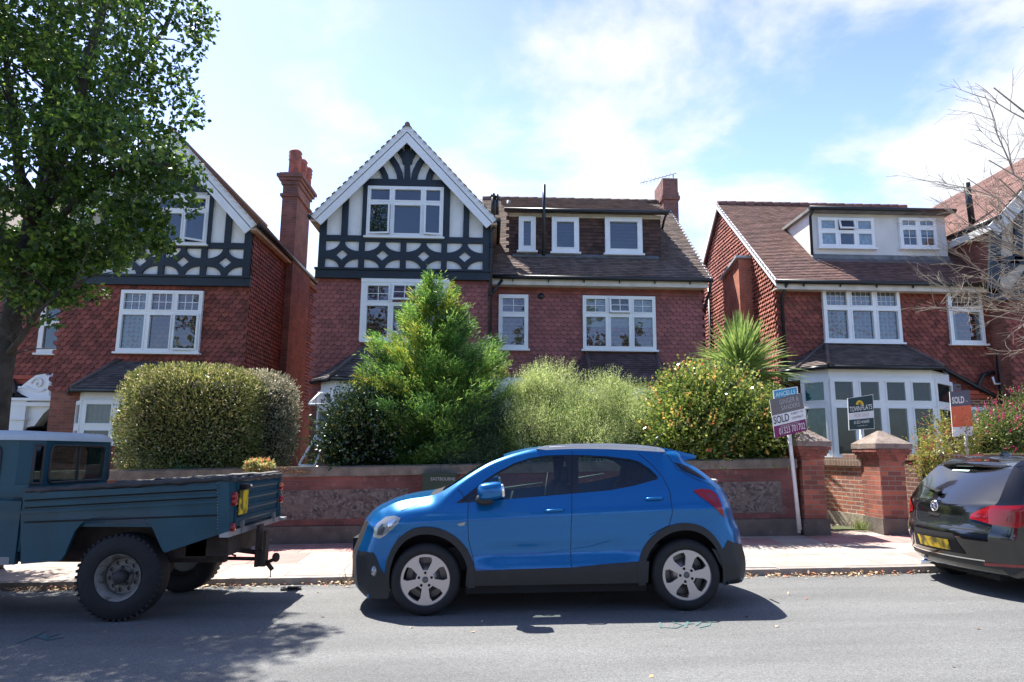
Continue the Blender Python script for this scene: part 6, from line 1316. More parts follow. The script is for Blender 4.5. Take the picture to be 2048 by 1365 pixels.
c3 = Vector((CX+.0, (cy0+cy1)/2, 0)); sl2.box(CX-.012, CX+.008, c3.y-.015, c3.y+.015, zw0, zw1); sl2.build('window_rubber', blk, co_)
# doors and lower body below the bed rail (visible at the far left)
o = MB(); dxr = A7(108, 700).x; o.prism([(-7.6, TY, A7(0, 885).z), (dxr-.01, TY, A7(100, 882).z), (dxr-.01, TY, A7(100, 520).z), (dxr-.6, TY+.01, A7(60, 505).z), (-7.6, TY+.01, A7(0, 500).z)], (0, .06, 0)); dr2 = o.build('door', tb, tk); o = MB(); o.prism([(-7.6, TY-.004, A7(0, 885).z), (dxr-.06, TY-.004, A7(84, 883).z), (dxr-.06, TY-.004, A7(84, 838).z), (-7.6, TY-.004, A7(0, 818).z)], (0, .004, 0)); o.build('pale_patch', M('pale_grey_patch', (.25, .25, .25), .6, var=.1), dr2)
o = MB(); o.box(-7.6, CX-.02, cy0-.005, cy0+.05, A7(0, 500).z, zr0+.12); o.build('cab_side', tb, tk)
rf = MB(); 
pr = plan(.02); n = len(pr)
lv = [(0, 0), (0, .04), (.03, .07), (.10, .09), (.3, .10)]; vs = []
cxm, cym = CX-1.2, (cy0+cy1)/2
for e, hgt in lv:
    for p in pr:
        v = Vector((p[0]-cxm, p[1]-cym)); k_ = 1-e/v.length; vs.append((cxm+v.x*k_, cym+v.y*k_, ztop+hgt))
m_ = len(lv)
rf.add(vs, [(i*n+j, i*n+(j+1) % n, (i+1)*n+(j+1) % n, (i+1)*n+j) for i in range(m_-1) for j in range(n)]+[tuple((m_-1)*n+j for j in range(n))], True); rf.build('cab_roof', tw, tk)
o = MB(); o.box(-7.4, CX-.2, cy0+.1, cy1-.1, .6, 1.0)
o.build('cab_interior', intm, tk)
for X in (wcx, wcx-2.79):
    for sd, y in ((-1, TY+.14), (1, TYF-.14)):
        w_ = bpy.data.objects.new('wheel', None); link(w_, tk); w_.location = Vector((X, y, wcz-.0))-ORG[tk.name]; ORG[w_.name] = Vector((X, y, wcz)); wheel(w_, X, y, wcz, sd, r=wcz-gz(X), rr=.215, w=.24, steel=True)
o = MB(); o.prism([(-7.7, TY, .75), (-7.7, TY, 1.2), (-9.0, TY, 1.2), (-9.3, TY, 1.1), (-9.35, TY, .7), (-8.9, TY, .62), (-8.85, TY, .9), (-8.3, TY, .9), (-8.0, TY, .62)], (0, 1.66, 0)); o.build('front_wing', tb, tk)

# cars parked on the near side of the road, behind the camera: they show in the paint of the blue car
def copy_car(src, loc, label, paint, rz=0):
    c = src.copy(); S.collection.objects.link(c); c.location = loc; c.rotation_euler = (0, -slope if not rz else slope, rz); c['label'] = label
    def rec(a, b):
        for ch in a.children:
            d = ch.copy(); S.collection.objects.link(d); d.parent = b
            if d.data and d.data.materials and d.data.materials[0] == kp: d.material_slots[0].link = 'OBJECT'; d.material_slots[0].material = paint
            rec(ch, d)
    rec(src, c); c['group'] = 'cars parked behind the camera'; return c
copy_car(kc, (-1.9, -2.4, gz(-1.9)), 'bright red hatchback parked across the road, mirrored in the blue doors', M('red_car_paint', (.45, .008, .04), .15, coat=1.))
copy_car(kc, (-7.2, -2.4, gz(-7.2)), 'silver hatchback parked across the road, left of the red one', M('silver_car_paint', (.35, .36, .37), .25, metal=.5, coat=1.))
copy_car(kc, (3.6, -2.4, gz(3.6)), 'dark grey hatchback parked across the road, right of the red one', M('grey_car_paint', (.05, .05, .055), .2, coat=1.))
# ================================================================ plants
def rnd(n, a=0., b=1.): return RNG.uniform(a, b, n)
def unit(v): return v/(np.linalg.norm(v, axis=1)[:, None]+1e-9)
def leaves(C, D, Lf, Wf, up=None, fold=0., jit=.25):
    """diamond leaves: C centres, D pointing direction, length, width -> (n*4,3)"""
    n = len(C); D = unit(D+RNG.normal(0, jit, (n, 3))); r = unit(RNG.normal(0, 1, (n, 3)) if up is None else up+RNG.normal(0, .35, (n, 3)))
    S_ = unit(np.cross(D, r)); l = (Lf*rnd(n, .7, 1.25))[:, None]; w = (Wf*rnd(n, .7, 1.25))[:, None]; N = np.cross(S_, D)
    V = np.empty((n, 4, 3)); V[:, 0] = C; V[:, 1] = C+D*l*.45+S_*w/2+N*fold*w; V[:, 2] = C+D*l; V[:, 3] = C+D*l*.45-S_*w/2+N*fold*w
    return V.reshape(-1, 3)
def limb(mb, pts, r, n=7): mb.tube(pts, r, n)
def lumpy(P, s, amp, seed=0):
    """cheap lumpy noise in -1..1"""
    k = np.random.RandomState(seed); o = np.zeros(len(P))
    for f, a in ((1, .5), (2.1, .3), (4.3, .2)):
        d = k.normal(0, 1, (3, 3)); ph = k.uniform(0, 6, 3); o += a*np.sin(P@d[0]*s*f+ph[0])*np.cos(P@d[1]*s*f*.8+ph[1])
    return o*amp
# ------------------------------------------------ clipped hedge, two clumps
def hedge(nm, label, x0, x1, ytop, ybot, Y, dep, n, mat, seed, lf=.05, group=None, trunkx=None, e=4.2, cat='hedge'):
    X0, X1 = atY(x0, (ytop+ybot)/2, Y).x, atY(x1, (ytop+ybot)/2, Y).x; Z1, Z0 = atY((x0+x1)/2, ytop, Y).z, atY((x0+x1)/2, ybot, Y).z
    cx, cz, a, c = (X0+X1)/2, (Z0+Z1)/2, (X1-X0)/2, (Z1-Z0)/2; b = dep/2; cyy = Y+b*.7
    t = thing(nm, (cx, cyy, .3), label, cat, group)
    u = unit(RNG.normal(0, 1, (n, 3))); q = (np.abs(u)**e).sum(1)**(-1/e); P = u*q[:, None]
    r = 1-.30*rnd(n)**2.2; lump = 1+lumpy(P*np.array([a, b, c]), 3.2, .10, seed)+lumpy(P*np.array([a, b, c]), 9., .05, seed+9); P = P*(r*lump)[:, None]*np.array([a, b, c])+np.array([cx, cyy, cz])
    V = leaves(P, u*np.array([1, 1, 1])+np.array([0, 0, .35]), lf*1.15, lf*.62, jit=.9, fold=.2); quads('foliage', V, 4, mat, t)
    k = n//26; u2 = unit(RNG.normal(0, 1, (k, 3))+np.array([0, -.2, .5])); q = (np.abs(u2)**e).sum(1)**(-1/e); P2 = u2*q[:, None]*np.array([a, b, c])+np.array([cx, cyy, cz]); sp_ = []
    for j in range(4): sp_.append(leaves(P2+u2*lf*j*.7, u2+np.array([0, 0, .6]), lf, lf*.45, jit=.4))
    quads('sprig', np.concatenate(sp_), 4, mat, t)
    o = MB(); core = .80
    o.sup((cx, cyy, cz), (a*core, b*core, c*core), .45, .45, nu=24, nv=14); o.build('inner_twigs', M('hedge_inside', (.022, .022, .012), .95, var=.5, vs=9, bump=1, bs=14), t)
    o = MB()
    for j in range(5): x = cx+a*random.uniform(-.6, .6); o.tube([(x, cyy, .2), (x+random.uniform(-.1, .1), cyy, cz-c*.6)], [.04, .03], 6)
    o.build('trunk', bark, t)
    return t
bark = M('bark', (.10, .08, .06), .95, var=.35, vs=7, bump=1., bs=22)
barkd = M('street_tree_bark', (.045, .04, .032), .95, var=.4, vs=6, bump=1., bs=20, stain=((.09, .09, .075), 5, .6))
hl1 = leafmat('privet_leaf', (.05, .085, .018), (.34, .36, .11), (.55, .46, .26), trans=.25, rough=.4, f3=.88)
hl2 = leafmat('grey_privet_leaf', (.09, .10, .055), (.42, .41, .28), (.58, .50, .36), trans=.25, rough=.45, f3=.85)
hedge('clipped_hedge', 'big clipped dense green hedge with browning tips, right behind the truck bed', 230, 490, 734, 958, 12.0, 1.9, 42000, hl1, 1)
hedge('clipped_hedge', 'paler grey-green clipped bush half hidden behind the big hedge', 440, 560, 745, 945, 13.1, 1.9, 20000, hl2, 2, lf=.045)
# ------------------------------------------------ feathery conifer
def conifer():
    Y = 12.9; c = atY(866, 900, Y); top = atY(872, 572, Y); H_ = top.z-.3; t = thing('conifer', (c.x, Y, .3), 'tall feathery golden-green conifer in front of the timbered gable', 'tree')
    o = MB(); o.tube([(c.x, Y, .2), (c.x+.05, Y, 2.0), (top.x, Y, top.z-.4)], [.14, .10, .02], 9)
    prof = [(0.0, .08), (.05, .20), (.10, .36), (.2, .66), (.33, 1.06), (.42, 1.26), (.6, 1.42), (.75, 1.34), (.9, 1.0)]  # (fraction from top, radius)
    V = []; Vy = []; Vd = []
    nb = 470
    for i in range(nb):
        f = .02+.90*(i/nb)**.75; a = RNG.uniform(0, 2*math.pi); R_ = np.interp(f, [p[0] for p in prof], [p[1] for p in prof])*RNG.uniform(.5, 1.28)
        if math.cos(a) < -.3: R_ *= .9
        z0 = top.z-f*H_-.12*R_; base = np.array([c.x+(top.x-c.x)*(1-f), Y, z0-.25*R_]); dirh = np.array([math.cos(a), math.sin(a), 0])
        if dirh[1] > .75: continue
        tip = base+dirh*R_+np.array([0, 0, .42*R_+.22]); 
        if f < .75 and R_ > .5 and i % 4 == 0: o.tube([base, (base*.5+tip*.5)-np.array([0, 0, .05]), tip-np.array([0, 0, .12])], [.022, .014, .004], 4, cap=False)
        m_ = int(36+120*R_)
        s = rnd(m_)**.55; P = base+(tip-base)*s[:, None]; P[:, 2] -= .10*np.sin(s*math.pi)*R_
        side = np.array([-dirh[1], dirh[0], 0]); sp_ = .14*R_+.05
        P += side*RNG.normal(0, sp_, m_)[:, None]*(1-.6*s)[:, None]+np.array([0, 0, 1])*RNG.normal(0, .055, m_)[:, None]
        D = dirh*.8+np.array([0, 0, .75])+side*RNG.normal(0, .5, m_)[:, None]
        yellow = (f < .62 and RNG.rand() < (.20 if dirh[0] < .2 else .10)) or (f > .4 and dirh[0] > .75 and RNG.rand() < .4)
        for k in range(4):
            Q = P+unit(D)*.045*k+RNG.normal(0, .018, P.shape); (Vy if yellow and k % 2 else (V if i % 3 else Vd)).append(leaves(Q, D+np.array([0, 0, -.12*k]), .095, .014, jit=.4))
    o.build('trunk', bark, t)
    gm = leafmat('conifer_green', (.03, .11, .02), (.15, .31, .055), (.30, .45, .10), trans=.42, rough=.55, f3=.8); ym = leafmat('conifer_gold', (.16, .26, .03), (.40, .42, .06), (.50, .42, .05), trans=.35, rough=.55, f3=.85)
    quads('foliage', np.concatenate(V), 4, gm, t); quads('dark_foliage', np.concatenate(Vd), 4, leafmat('conifer_dark', (.015, .06, .015), (.06, .16, .035), (.12, .24, .05), trans=.3, rough=.5, f3=.85), t); quads('golden_foliage', np.concatenate(Vy), 4, ym, t)
    # brown dead inside
    n = 9000; P = np.stack([c.x+RNG.normal(0, .5, n), Y+RNG.normal(0, .35, n), rnd(n, .6, 2.6)], 1); quads('dead_twigs', leaves(P, RNG.normal(0, 1, (n, 3))+np.array([0, 0, -.6]), .13, .012), 4, M('dead_twigs', (.075, .045, .03), .95, isl=.4), t)
conifer()
def shrub(nm, label, blobs, n, mat, cat='shrub', lf=.06, lw=.02, up=.7, jit=.5, Yb=12, sprig=0, group=None, inner=.5, shell=1.8, fold=.1, tipmat=None, tipfrac=.0, innermat=None, lump=.12, seed=3):
    """blobs: (px, py, rx, rz in px, Y, depth)"""
    B = []
    for (px, py, rx_, rz_, Y, dep) in blobs:
        c = atY(px, py, Y); s_ = abs(atY(px+rx_, py, Y).x-c.x); s2 = abs(atY(px, py-rz_, Y).z-c.z); B.append((np.array(c), np.array([s_, dep/2, s2])))
    base = B[0][0]; t = thing(nm, (base[0], base[1], .3), label, cat, group); vol = np.array([b[1][0]*b[1][2] for b in B]); vol /= vol.sum(); Vs = []; T = []
    o = MB()
    for (c, r), v in zip(B, vol):
        k = int(n*v); u = unit(RNG.normal(0, 1, (k, 3))); u[:, 1] = -np.abs(u[:, 1])*np.where(rnd(k) < .72, 1, -1); rad = 1-.5*rnd(k)**shell; lp = 1+lumpy(u*r*2+c, 3., lump, seed); P = c+u*r*(rad*lp)[:, None]
        D = u+np.array([0, 0, up]); L_ = leaves(P, D, lf, lw, jit=jit, fold=fold)
        Vs.append(L_)
        if sprig:
            k2 = int(sprig*v); u2 = unit(RNG.normal(0, 1, (k2, 3))+np.array([0, -.35, .45])); P2 = c+u2*r*(.92+.08*rnd(k2))[:, None]*(1+lumpy(u2*r*2+c, 3., lump, seed))[:, None]; d2 = unit(u2+np.array([0, 0, up*1.2])+RNG.normal(0, .25, (k2, 3)))
            for j in range(9):
                q = leaves(P2+d2*lf*.55*j, d2*.8+RNG.normal(0, .5, (k2, 3)), lf*(1-.06*j), lw, jit=.2)
                if tipmat and j > 3: T.append(q[:int(len(q)*tipfrac)//4*4]); Vs.append(q[int(len(q)*tipfrac)//4*4:])
                else: Vs.append(q)
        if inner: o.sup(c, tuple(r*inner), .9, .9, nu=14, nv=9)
        for j in range(3): o.tube([(c[0]+random.uniform(-.2, .2)*r[0], c[1], .25), (c[0]+random.uniform(-.5, .5)*r[0], c[1], c[2]), (c[0]+random.uniform(-.7, .7)*r[0], c[1]-r[1]*.4, c[2]+r[2]*.5)], [.022, .015, .006], 5, cap=False)
    quads('foliage', np.concatenate(Vs), 4, mat, t)
    if T: quads('young_leaves', np.concatenate(T), 4, tipmat, t)
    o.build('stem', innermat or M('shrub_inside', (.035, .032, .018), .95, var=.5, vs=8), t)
    return t
lau = leafmat('laurel_leaf', (.012, .032, .012), (.035, .065, .022), (.16, .17, .03), trans=.12, rough=.24, f3=.95, spec=.7)
shrub('laurel_bush', 'dark glossy-leaved bush left of the conifer, silvery where the sun catches it', [(735, 868, 74, 70, 12.2, 1.4), (712, 902, 62, 44, 12.0, 1.1), (748, 815, 44, 32, 12.3, 1.0), (792, 868, 50, 80, 12.4, 1.2), (684, 880, 34, 46, 12.1, .8)], 15000, lau, lf=.085, lw=.038, up=.3, jit=.6, sprig=900, inner=.62, seed=4)
dgr = leafmat('dark_feathery_leaf', (.018, .045, .022), (.06, .11, .05), (.10, .17, .07), trans=.25, rough=.5, f3=.9)
shrub('feathery_shrub', 'dark green feathery shrub spilling over the wall between the conifer and the pale shrub', [(940, 890, 62, 62, 12.1, 1.1), (985, 860, 45, 60, 12.3, 1.0), (910, 925, 40, 30, 11.7, .8), (965, 930, 50, 32, 11.7, .8)], 26000, dgr, lf=.06, lw=.009, up=.5, jit=.9, sprig=900, inner=.35, shell=1.0, seed=5)
pgr = leafmat('pale_feathery_leaf', (.12, .19, .05), (.42, .52, .18), (.60, .64, .34), trans=.4, rough=.55, f3=.8)
shrub('feathery_shrub', 'pale yellow-green feathery shrub in the middle of the garden, just above the blue car roof', [(1100, 800, 62, 62, 12.8, 1.3), (1065, 790, 36, 44, 12.7, .9), (1080, 870, 85, 62, 12.3, 1.3), (1190, 825, 52, 60, 12.7, 1.2), (1150, 850, 60, 50, 12.4, 1.), (1170, 888, 90, 46, 12.2, 1.2), (1240, 808, 34, 42, 12.9, .9), (1265, 860, 52, 60, 12.5, 1.1), (1035, 815, 30, 50, 12.7, .9), (1290, 815, 22, 36, 12.9, .7), (1225, 780, 24, 26, 12.9, .6)], 80000, pgr, lf=.055, lw=.008, up=.9, jit=.9, sprig=4200, inner=.45, shell=1.1, seed=6, lump=.3, innermat=M('olive_inside', (.05, .055, .025), .95, var=.5, vs=9))
pho = leafmat('photinia_leaf', (.035, .08, .018), (.20, .28, .05), (.42, .44, .12), trans=.34, rough=.22, f3=.86, spec=.7)
phr = leafmat('photinia_young_leaf', (.55, .42, .08), (.52, .26, .08), (.6, .14, .07), trans=.35, rough=.3, f3=.9)
shrub('photinia_bush', 'glossy bush with yellow and orange-red young leaves, below the spiky palm', [(1405, 840, 85, 72, 12.2, 1.6), (1380, 885, 70, 52, 11.9, 1.3), (1470, 870, 80, 62, 12.1, 1.4), (1362, 862, 38, 58, 12.2, 1.1), (1530, 868, 34, 55, 11.9, 1.), (1380, 785, 34, 26, 12.3, .8), (1445, 800, 48, 34, 12.4, 1.0)], 24000, pho, lf=.10, lw=.04, up=.5, jit=.7, sprig=1900, inner=.55, tipmat=phr, tipfrac=.08, seed=7, fold=.15)
fu = leafmat('fuchsia_leaf', (.04, .085, .02), (.15, .21, .05), (.30, .30, .07), trans=.3, rough=.4, f3=.9); fp = leafmat('fuchsia_flower', (.42, .02, .10), (.55, .03, .18), (.35, .02, .06), trans=.3, rough=.5, f3=.9)
shrub('flowering_bush', 'bush full of pink hanging flowers above the black car', [(2010, 870, 62, 50, 12.3, 1.2), (1975, 885, 50, 45, 12.2, 1.0), (2065, 850, 60, 62, 12.4, 1.4)], 9000, fu, lf=.055, lw=.022, up=.4, jit=.8, sprig=500, inner=.5, seed=8, tipmat=fp, tipfrac=.5)
shrub('straggly_shrub', 'straggly yellow-green shrub with a few red sprigs, between the right pier and the brown wall', [(1905, 878, 42, 40, 12.1, .9), (1868, 930, 34, 50, 11.5, .6), (1850, 925, 22, 26, 11.4, .5)], 3600, leafmat('nandina_leaf', (.08, .13, .025), (.30, .30, .06), (.45, .06, .06), trans=.35, rough=.4, f3=.92), lf=.065, lw=.018, up=.2, jit=1.0, sprig=260, inner=0, seed=9)
shrub('wall_plant', 'small pale variegated plant on top of the wall, above the truck tailgate', [(525, 935, 26, 15, 11.35, .3), (505, 932, 14, 12, 11.3, .2)], 500, leafmat('variegated_leaf', (.20, .26, .05), (.52, .50, .22), (.55, .22, .08), trans=.3, rough=.4, f3=.8), cat='plant', lf=.07, lw=.045, up=.4, jit=.9, inner=0, seed=10)
shrub('wall_plant', 'dry brown creeping tuft on the coping just right of the variegated plant', [(600, 944, 32, 6, 11.36, .25), (570, 941, 22, 6, 11.36, .25)], 900, M('dry_moss', (.30, .17, .09), .95, isl=.4), cat='plant', lf=.03, lw=.014, up=.4, jit=.9, inner=0, seed=10)
shrub('wall_plant', 'low green weeds at the foot of the big hedge, above the truck bed', [(370, 945, 34, 12, 11.6, .4)], 900, leafmat('weed_leaf', (.03, .08, .03), (.08, .16, .06), trans=.3), cat='plant', lf=.045, lw=.02, up=.6, jit=.9, inner=0, seed=12)
# grass tuft by the gate, dry stalks by the kerb
def tuft(nm, label, px, py, n, h, w, mat, Z=.2, lean=.3, cat='weed'):
    p = atG(px, py, Z); t = []
    for i in range(n):
        b = np.array([[p.x+RNG.normal(0, w), p.y+RNG.normal(0, w*.5), p.z]]); d = np.array([[RNG.normal(0, lean), RNG.normal(0, lean), 1.]]); t.append(leaves(b, d, h*RNG.uniform(.5, 1), .008, jit=.1))
    o = quads(nm, np.concatenate(t), 4, mat, None, origin=tuple(p)); tag(o, label, cat); return o
tuft('grass_tuft', 'green grass tuft growing at the foot of the right gate pier', 1722, 1062, 130, .26, .07, leafmat('grass_blade', (.10, .20, .04), (.25, .32, .08), (.4, .34, .15), trans=.3))
tuft('dry_weed', 'dry weed stalks in the kerb joint just in front of the blue car', 690, 1172, 14, .22, .05, M('dry_stalk', (.35, .26, .16), .9, isl=.3), Z=.02, lean=.8)
# ------------------------------------------------ cabbage palm
def palm():
    Y = 14.5; c = atY(1482, 752, Y); t = thing('cabbage_palm', (c.x, Y, .3), 'spiky cabbage palm with a round head of sword leaves', 'palm tree'); o = MB()
    o.tube([(c.x, Y, .2), (c.x-.03, Y, 1.6), (c.x, Y, c.z-.1)], [.13, .11, .10], 10); o.build('trunk', bark, t)
    V = []; 
    for i in range(800):
        f = i/800.; el_ = math.radians(92-150*f**1.15+RNG.normal(0, 7)); a = RNG.uniform(0, 2*math.pi); L_ = RNG.uniform(.95, 1.32)*(1.08 if el_ > 0 else .9); d = np.array([math.cos(a)*math.cos(el_), math.sin(a)*math.cos(el_), math.sin(el_)])
        b = np.array([c.x, Y, c.z])+d*.06+np.array([0, 0, .20*(1-2*f)]); droop = .12+.22*f; n = 6; w0 = .028; side = np.cross(d, [0, 0, 1.]); side /= np.linalg.norm(side)+1e-9; sd = side*math.cos(RNG.normal(0, .5))+np.cross(side, d)*math.sin(RNG.normal(0, .5)); pts = []
        for k in range(n+1):
            s = k/n; p = b+d*L_*s+np.array([0, 0, -droop*L_*s**2.5]); w = w0*(.55+1.1*s if s < .4 else 1.0*(1-(s-.4)/.6)**.8)+.002; pts.append((p-sd*w, p+sd*w))
        for k in range(n): V += [pts[k][0], pts[k][1], pts[k+1][1], pts[k+1][0]]
    me_v = np.array(V); o = quads('sword_leaves', me_v, 4, palm_m, t)
    return t
def palmmat():
    mt = leafmat('palm_blade', (.08, .17, .04), (.34, .44, .13), trans=.25, rough=.35); nt = mt.node_tree
    for n in nt.nodes:
        if n.type == 'NEW_GEOMETRY':
            tcn = nt.nodes.new('ShaderNodeTexCoord'); no = nt.nodes.new('ShaderNodeTexNoise'); no.inputs['Scale'].default_value = 14; no.inputs['Detail'].default_value = 1; mr = nt.nodes.new('ShaderNodeMapRange'); mr.inputs['From Min'].default_value = .3; mr.inputs['From Max'].default_value = .7
            nt.links.new(tcn.outputs['Object'], no.inputs[0]); nt.links.new(no.outputs[0], mr.inputs[0]); l = n.outputs['Random Per Island'].links[0].to_socket; nt.links.new(mr.outputs[0], l)
    return mt
palm_m = palmmat(); palm()
# ------------------------------------------------ street tree (left)
def street_tree():
    Y = 9.7; base = atG(8, 1150, .12); bx = atY(5, 900, Y).x
    t = thing('street_tree', (bx, Y, gz(bx)+.1), 'big leafy broad-crowned street tree filling the upper left of the view', 'tree')
    o = MB(); A = lambda x, y, d=0.: tuple(atY(x, y, Y+d))
    o.tube([(bx-.02, Y, -.1), (bx, Y, .8), A(-8, 860), A(4, 740), A(22, 640), A(45, 540), A(60, 470), A(72, 400)], [.20, .165, .145, .14, .135, .13, .12, .11], 12)
    limbs = [([(78, 450, 0), (95, 330, .1), (105, 200, .3), (95, 90, .5), (115, -60, .7), (130, -250, .8)], .12), ([(75, 430, 0), (110, 340, -.3), (150, 250, -.5), (175, 120, -.8), (210, 10, -1.), (260, -150, -1.2)], .10),
             ([(78, 460, 0), (40, 350, .2), (25, 220, .5), (10, 100, .6), (0, -80, .8)], .09), ([(85, 420, 0), (150, 330, .6), (185, 240, .9), (250, 150, 1.2), (330, 60, 1.5), (380, -60, 1.6)], .075), ([(60, 520, 0), (115, 440, -.4), (190, 370, -.7), (260, 330, -.9), (340, 330, -1.)], .06),
             ([(30, 660, 0), (55, 600, .3), (75, 560, .5), (130, 520, .8), (220, 480, 1.)], .045), ([(5, 720, 0), (40, 680, -.2), (80, 620, -.4), (110, 590, -.6), (170, 560, -.7)], .05), ([(60, 520, 0), (-40, 430, .3), (-140, 330, .2), (-220, 200, 0)], .09), ([(78, 450, 0), (0, 380, -.8), (-60, 250, -1.5), (-120, 100, -2.)], .08)]
    ends = []
    for pts, r in limbs:
        q = [A(*p) for p in pts]; o.tube(q, list(np.linspace(r, r*.3, len(q))), 8)
        for i in range(1, len(q)):
            for k in range(4):
                s = random.random(); p = Vector(q[i-1]).lerp(Vector(q[i]), s); d = Vector((random.gauss(0, 1), random.gauss(0, 1), random.gauss(.9, .5))).normalized()*random.uniform(.4, 1.); o.tube([p, p+d*.5+Vector((0, 0, .05)), p+d], [r*.25, r*.16, .006], 5, cap=False); ends.append(p+d)
    o.build('trunk', barkd, t)
    # clumps of leaves: (px, py, r px, dY)
    cl = []
    def fill(x0, x1, y0, y1, n, r0, r1, d0=-2.2, d1=2.2):
        for i in range(n): cl.append((random.uniform(x0, x1), random.uniform(y0, y1), random.uniform(r0, r1), random.uniform(d0, d1)))
    random.seed(21)
    fill(-260, 330, -420, 60, 75, 55, 90); fill(-250, 300, 60, 300, 64, 45, 75, -2, 2); fill(-230, 330, 300, 430, 40, 32, 56, -1.8, 1.5); fill(60, 330, 430, 520, 34, 22, 42, -1.3, .6); fill(-250, 90, 430, 600, 24, 32, 55, -1.5, 1.5); fill(0, 200, 500, 600, 34, 22, 40, -1., .8)
    cl += [(372, 50, 46, -.5), (400, 40, 38, .2), (350, 130, 42, -.3), (330, 200, 42, 0), (375, 235, 32, .3), (395, 240, 22, .1), (300, 260, 38, -.4), (340, 330, 34, -.8), (385, 350, 26, -1.), (405, 370, 18, -1.), (350, 390, 30, -.9), (380, 420, 20, -1), (300, 400, 34, -.8), (280, 460, 30, -.7), (250, 500, 26, -.7), (310, 470, 20, -.8), (210, 520, 30, -.6), (150, 570, 28, -.5), (200, 480, 34, -.5), (120, 600, 24, -.4), (110, 640, 18, -.4), (90, 590, 26, -.3), (250, 430, 34, -.7), (330, 440, 16, -.9), (395, 330, 16, -1), (405, 80, 20, 0), (360, -20, 50, 0), (240, 530, 14, -.6), (70, 640, 18, -.3), (300, 350, 40, -.6), (345, 370, 30, -.9), (370, 390, 26, -1), (260, 360, 40, -.5), (240, 460, 36, -.6), (275, 420, 34, -.8), (180, 530, 32, -.5), (225, 505, 28, -.6), (160, 480, 40, -.3), (100, 560, 36, -.3), (310, 430, 26, -.9), (400, 350, 18, -1), (350, 340, 26, -.9), (380, 200, 26, .2), (360, 165, 30, 0), (415, 60, 24, .1), (425, 30, 16, .1), (390, 100, 26, 0), (345, 270, 30, -.2), (60, 610, 26, -.4), (30, 580, 34, -.4)]
    P = []; D = []
    for (px, py, r, dy) in cl:
        c = np.array(atY(px, py, Y+dy)); R_ = r/1365*(Y+dy)*1.02; k = int(52*(R_/.3)**2*1.75); u = unit(RNG.normal(0, 1, (k, 3))); P.append(c+u*(R_*(.25+.75*rnd(k)**.7))[:, None]*np.array([1, 1, .8])); D.append(u+np.array([0, 0, -.15]))
    P = np.concatenate(P); D = np.concatenate(D)
    V = np.concatenate([leaves(P, D, .09, .06, jit=.6, fold=.15), leaves(P, D+RNG.normal(0, .6, D.shape), .075, .045, jit=.5, fold=.1)])
    quads('crown', V, 4, leafmat('street_tree_leaf', (.018, .05, .01), (.075, .165, .025), (.17, .27, .04), trans=.42, rough=.35, f3=.85), t)
    return len(V)//4
print('street tree leaves', street_tree())
# ------------------------------------------------ bare tree (right)
def bare_tree():
    Y = 10.2; bx = atY(2290, 900, Y).x; t = thing('bare_tree', (bx, Y, gz(bx)+.1), 'leafless tree whose fine curving twigs reach in from the right edge', 'tree'); o = MB(); rs = random.Random(5)
    A = lambda x, y, d=0.: Vector(atY(x, y, Y+d))
    o.tube([(bx, Y, 0), (bx, Y, 1.5), A(2280, 700), A(2270, 560), A(2260, 480)], [.22, .18, .16, .15, .12], 10)
    def twig(p, d, L_, r, lev):
        n = 6; pts = [p]; dd = d.normalized(); up_ = Vector((0, 0, 1)); cur = rs.uniform(-.08, .15)
        for k in range(n): dd = (dd+up_*cur*.35+Vector((rs.gauss(0, .10), rs.gauss(0, .12), rs.gauss(0, .08)))).normalized(); pts.append(pts[-1]+dd*L_/n)
        o.tube(pts, [max(.0026, .8*r*(1-.72*k/n)) for k in range(n+1)], 5 if r > .02 else 4, cap=False)
        if lev > 0:
            for k in range(rs.randint(3, 6)):
                i = rs.randint(1, n-1); ax = Vector((rs.gauss(0, 1), rs.gauss(0, 1), rs.gauss(0, 1))).normalized(); dn = (pts[i+1]-pts[i]).normalized() if i < n else dd; q = (dn+ax*rs.uniform(.45, .95)).normalized(); twig(pts[i], q, L_*rs.uniform(.34, .54), max(.0035, r*.45), lev-1)
    for (x0, y0, x1, y1, dy, r) in ((2260, 520, 1975, 120, -.2, .045), (2265, 560, 1955, 250, .3, .04), (2270, 600, 1960, 350, -.4, .04), (2270, 640, 1930, 440, .2, .036), (2275, 660, 1920, 480, .5, .03), (2275, 680, 1955, 540, -.3, .035), (2275, 700, 1945, 590, .2, .03), (2260, 480, 2250, -100, 0, .06), (2265, 600, 1935, 390, -.1, .03), (2270, 640, 1990, 400, .8, .03), (2262, 500, 2500, 200, .4, .05), (2262, 560, 2560, 400, -.4, .05), (2275, 690, 1900, 530, -.6, .026), (2275, 720, 1925, 610, .1, .028), (2270, 650, 1915, 300, .1, .03), (2275, 700, 1940, 470, .7, .026), (2275, 710, 1890, 560, .4, .024), (2275, 640, 1990, 200, -.5, .03)):
        x1 += 75 if y1 < 320 else 25; a, b = A(x0, y0), A(x1, y1, dy); d = b-a; L_ = d.length; twig(a, d+Vector((0, 0, -.10*L_)), L_*.98, r, 3)
    o.build('branches', M('twig_bark', (.28, .24, .19), .9, var=.3, vs=5), t)
bare_tree()
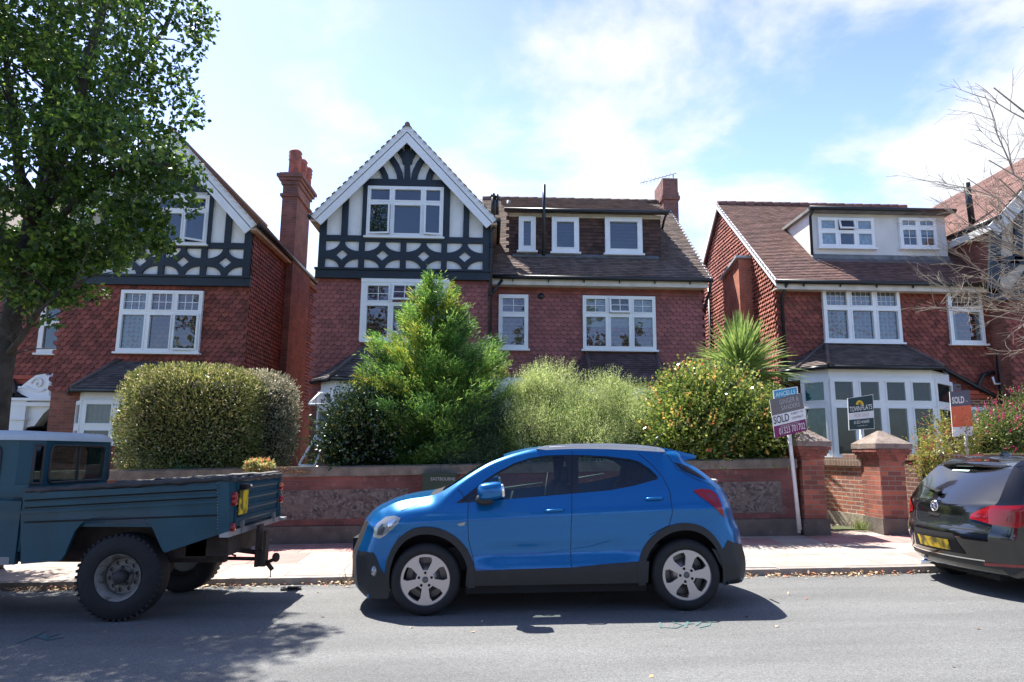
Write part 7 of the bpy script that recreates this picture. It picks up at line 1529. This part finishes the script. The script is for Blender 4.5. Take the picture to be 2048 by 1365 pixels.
# ------------------------------------------------ fallen leaves along the kerb
def litter():
    n = 2700; x = RNG.uniform(-7, 9, n); dens = .5+.5*np.sin(x*2.3+1)*np.sin(x*.9); keep = rnd(n) < np.clip(dens, .08, 1); x = x[keep]; n = len(x); y = YK-np.abs(RNG.normal(0, .075, n))-.012; z = .021*x+.006+rnd(n, 0, .03)*(y > YK-.1); k = n//30; y[:k] = RNG.uniform(4.5, 8.8, k); z[:k] = .021*x[:k]+.006
    C = np.stack([x, y, z], 1); D = np.stack([RNG.normal(0, 1, n), RNG.normal(0, 1, n), RNG.normal(0, .25, n)], 1)
    m_ = leafmat('fallen_leaf', (.40, .25, .13), (.62, .46, .28), (.45, .14, .06), trans=.1, rough=.7, f3=.85)
    tag(quads('fallen_leaves', leaves(C, D, .05, .03, jit=.1, up=np.array([[0, 0, 1.]]), fold=.2), 4, m_), kind='stuff')
    n = 500; x = RNG.uniform(-7, 9, n); y = RNG.uniform(YK+.1, WY-.05, n)**1.0; y = np.where(rnd(n) < .5, WY-.06-np.abs(RNG.normal(0, .12, n)), y); z = np.array([pz(a, b)+.006 for a, b in zip(x, y)])
    tag(quads('pavement_litter', leaves(np.stack([x, y, z], 1), np.stack([RNG.normal(0, 1, n), RNG.normal(0, 1, n), RNG.normal(0, .15, n)], 1), .035, .02, jit=.1, up=np.array([[0, 0, 1.]])), 4, m_), kind='stuff')
litter()
# low planting / soil edge
n = 9000; x = RNG.uniform(-12, 12, n); y = RNG.uniform(11.8, 15.5, n); C = np.stack([x, y, np.full(n, .3)], 1)
C = C[~((x > 5.0) & (x < 7.0))]; tag(quads('ground_cover', leaves(C, RNG.normal(0, .5, C.shape)+np.array([0, 0, 1]), .14, .02), 4, leafmat('weed_leaf', (0, 0, 0), (0, 0, 0))), kind='stuff')
# ------------------------------------------------ across the road, behind the camera (seen only in reflections)
def behind():
    rs = random.Random(9)
    for i, (x, y, h) in enumerate(((-10, -10, 11), (-3.4, -11, 10), (3.6, -10.5, 11.5), (10.5, -11, 11))):
        t = thing('garden_tree', (x, y, .0), ['broad green tree across the road at the far left', 'smaller green tree across the road, second from the left', 'round green tree across the road, second from the right', 'tall green tree across the road at the far right'][i], 'tree', 'trees across the road'); o = MB(); o.tube([(x, y, -.3), (x, y, h*.5)], [.2, .12], 8); o.build('trunk', bark, t)
        P = []
        for k in range(46): c = np.array([x+rs.gauss(0, 1.8), y+rs.gauss(0, 1.2), h*.6+rs.gauss(0, h*.17)]); u = unit(RNG.normal(0, 1, (90, 3))); P.append(c+u*.8*rnd(90, .3, 1)[:, None])
        P = np.concatenate(P); quads('crown', leaves(P, RNG.normal(0, 1, P.shape), .34, .22), 4, leafmat('far_leaf', (.04, .08, .02), (.10, .16, .04), trans=.3), t)
behind()
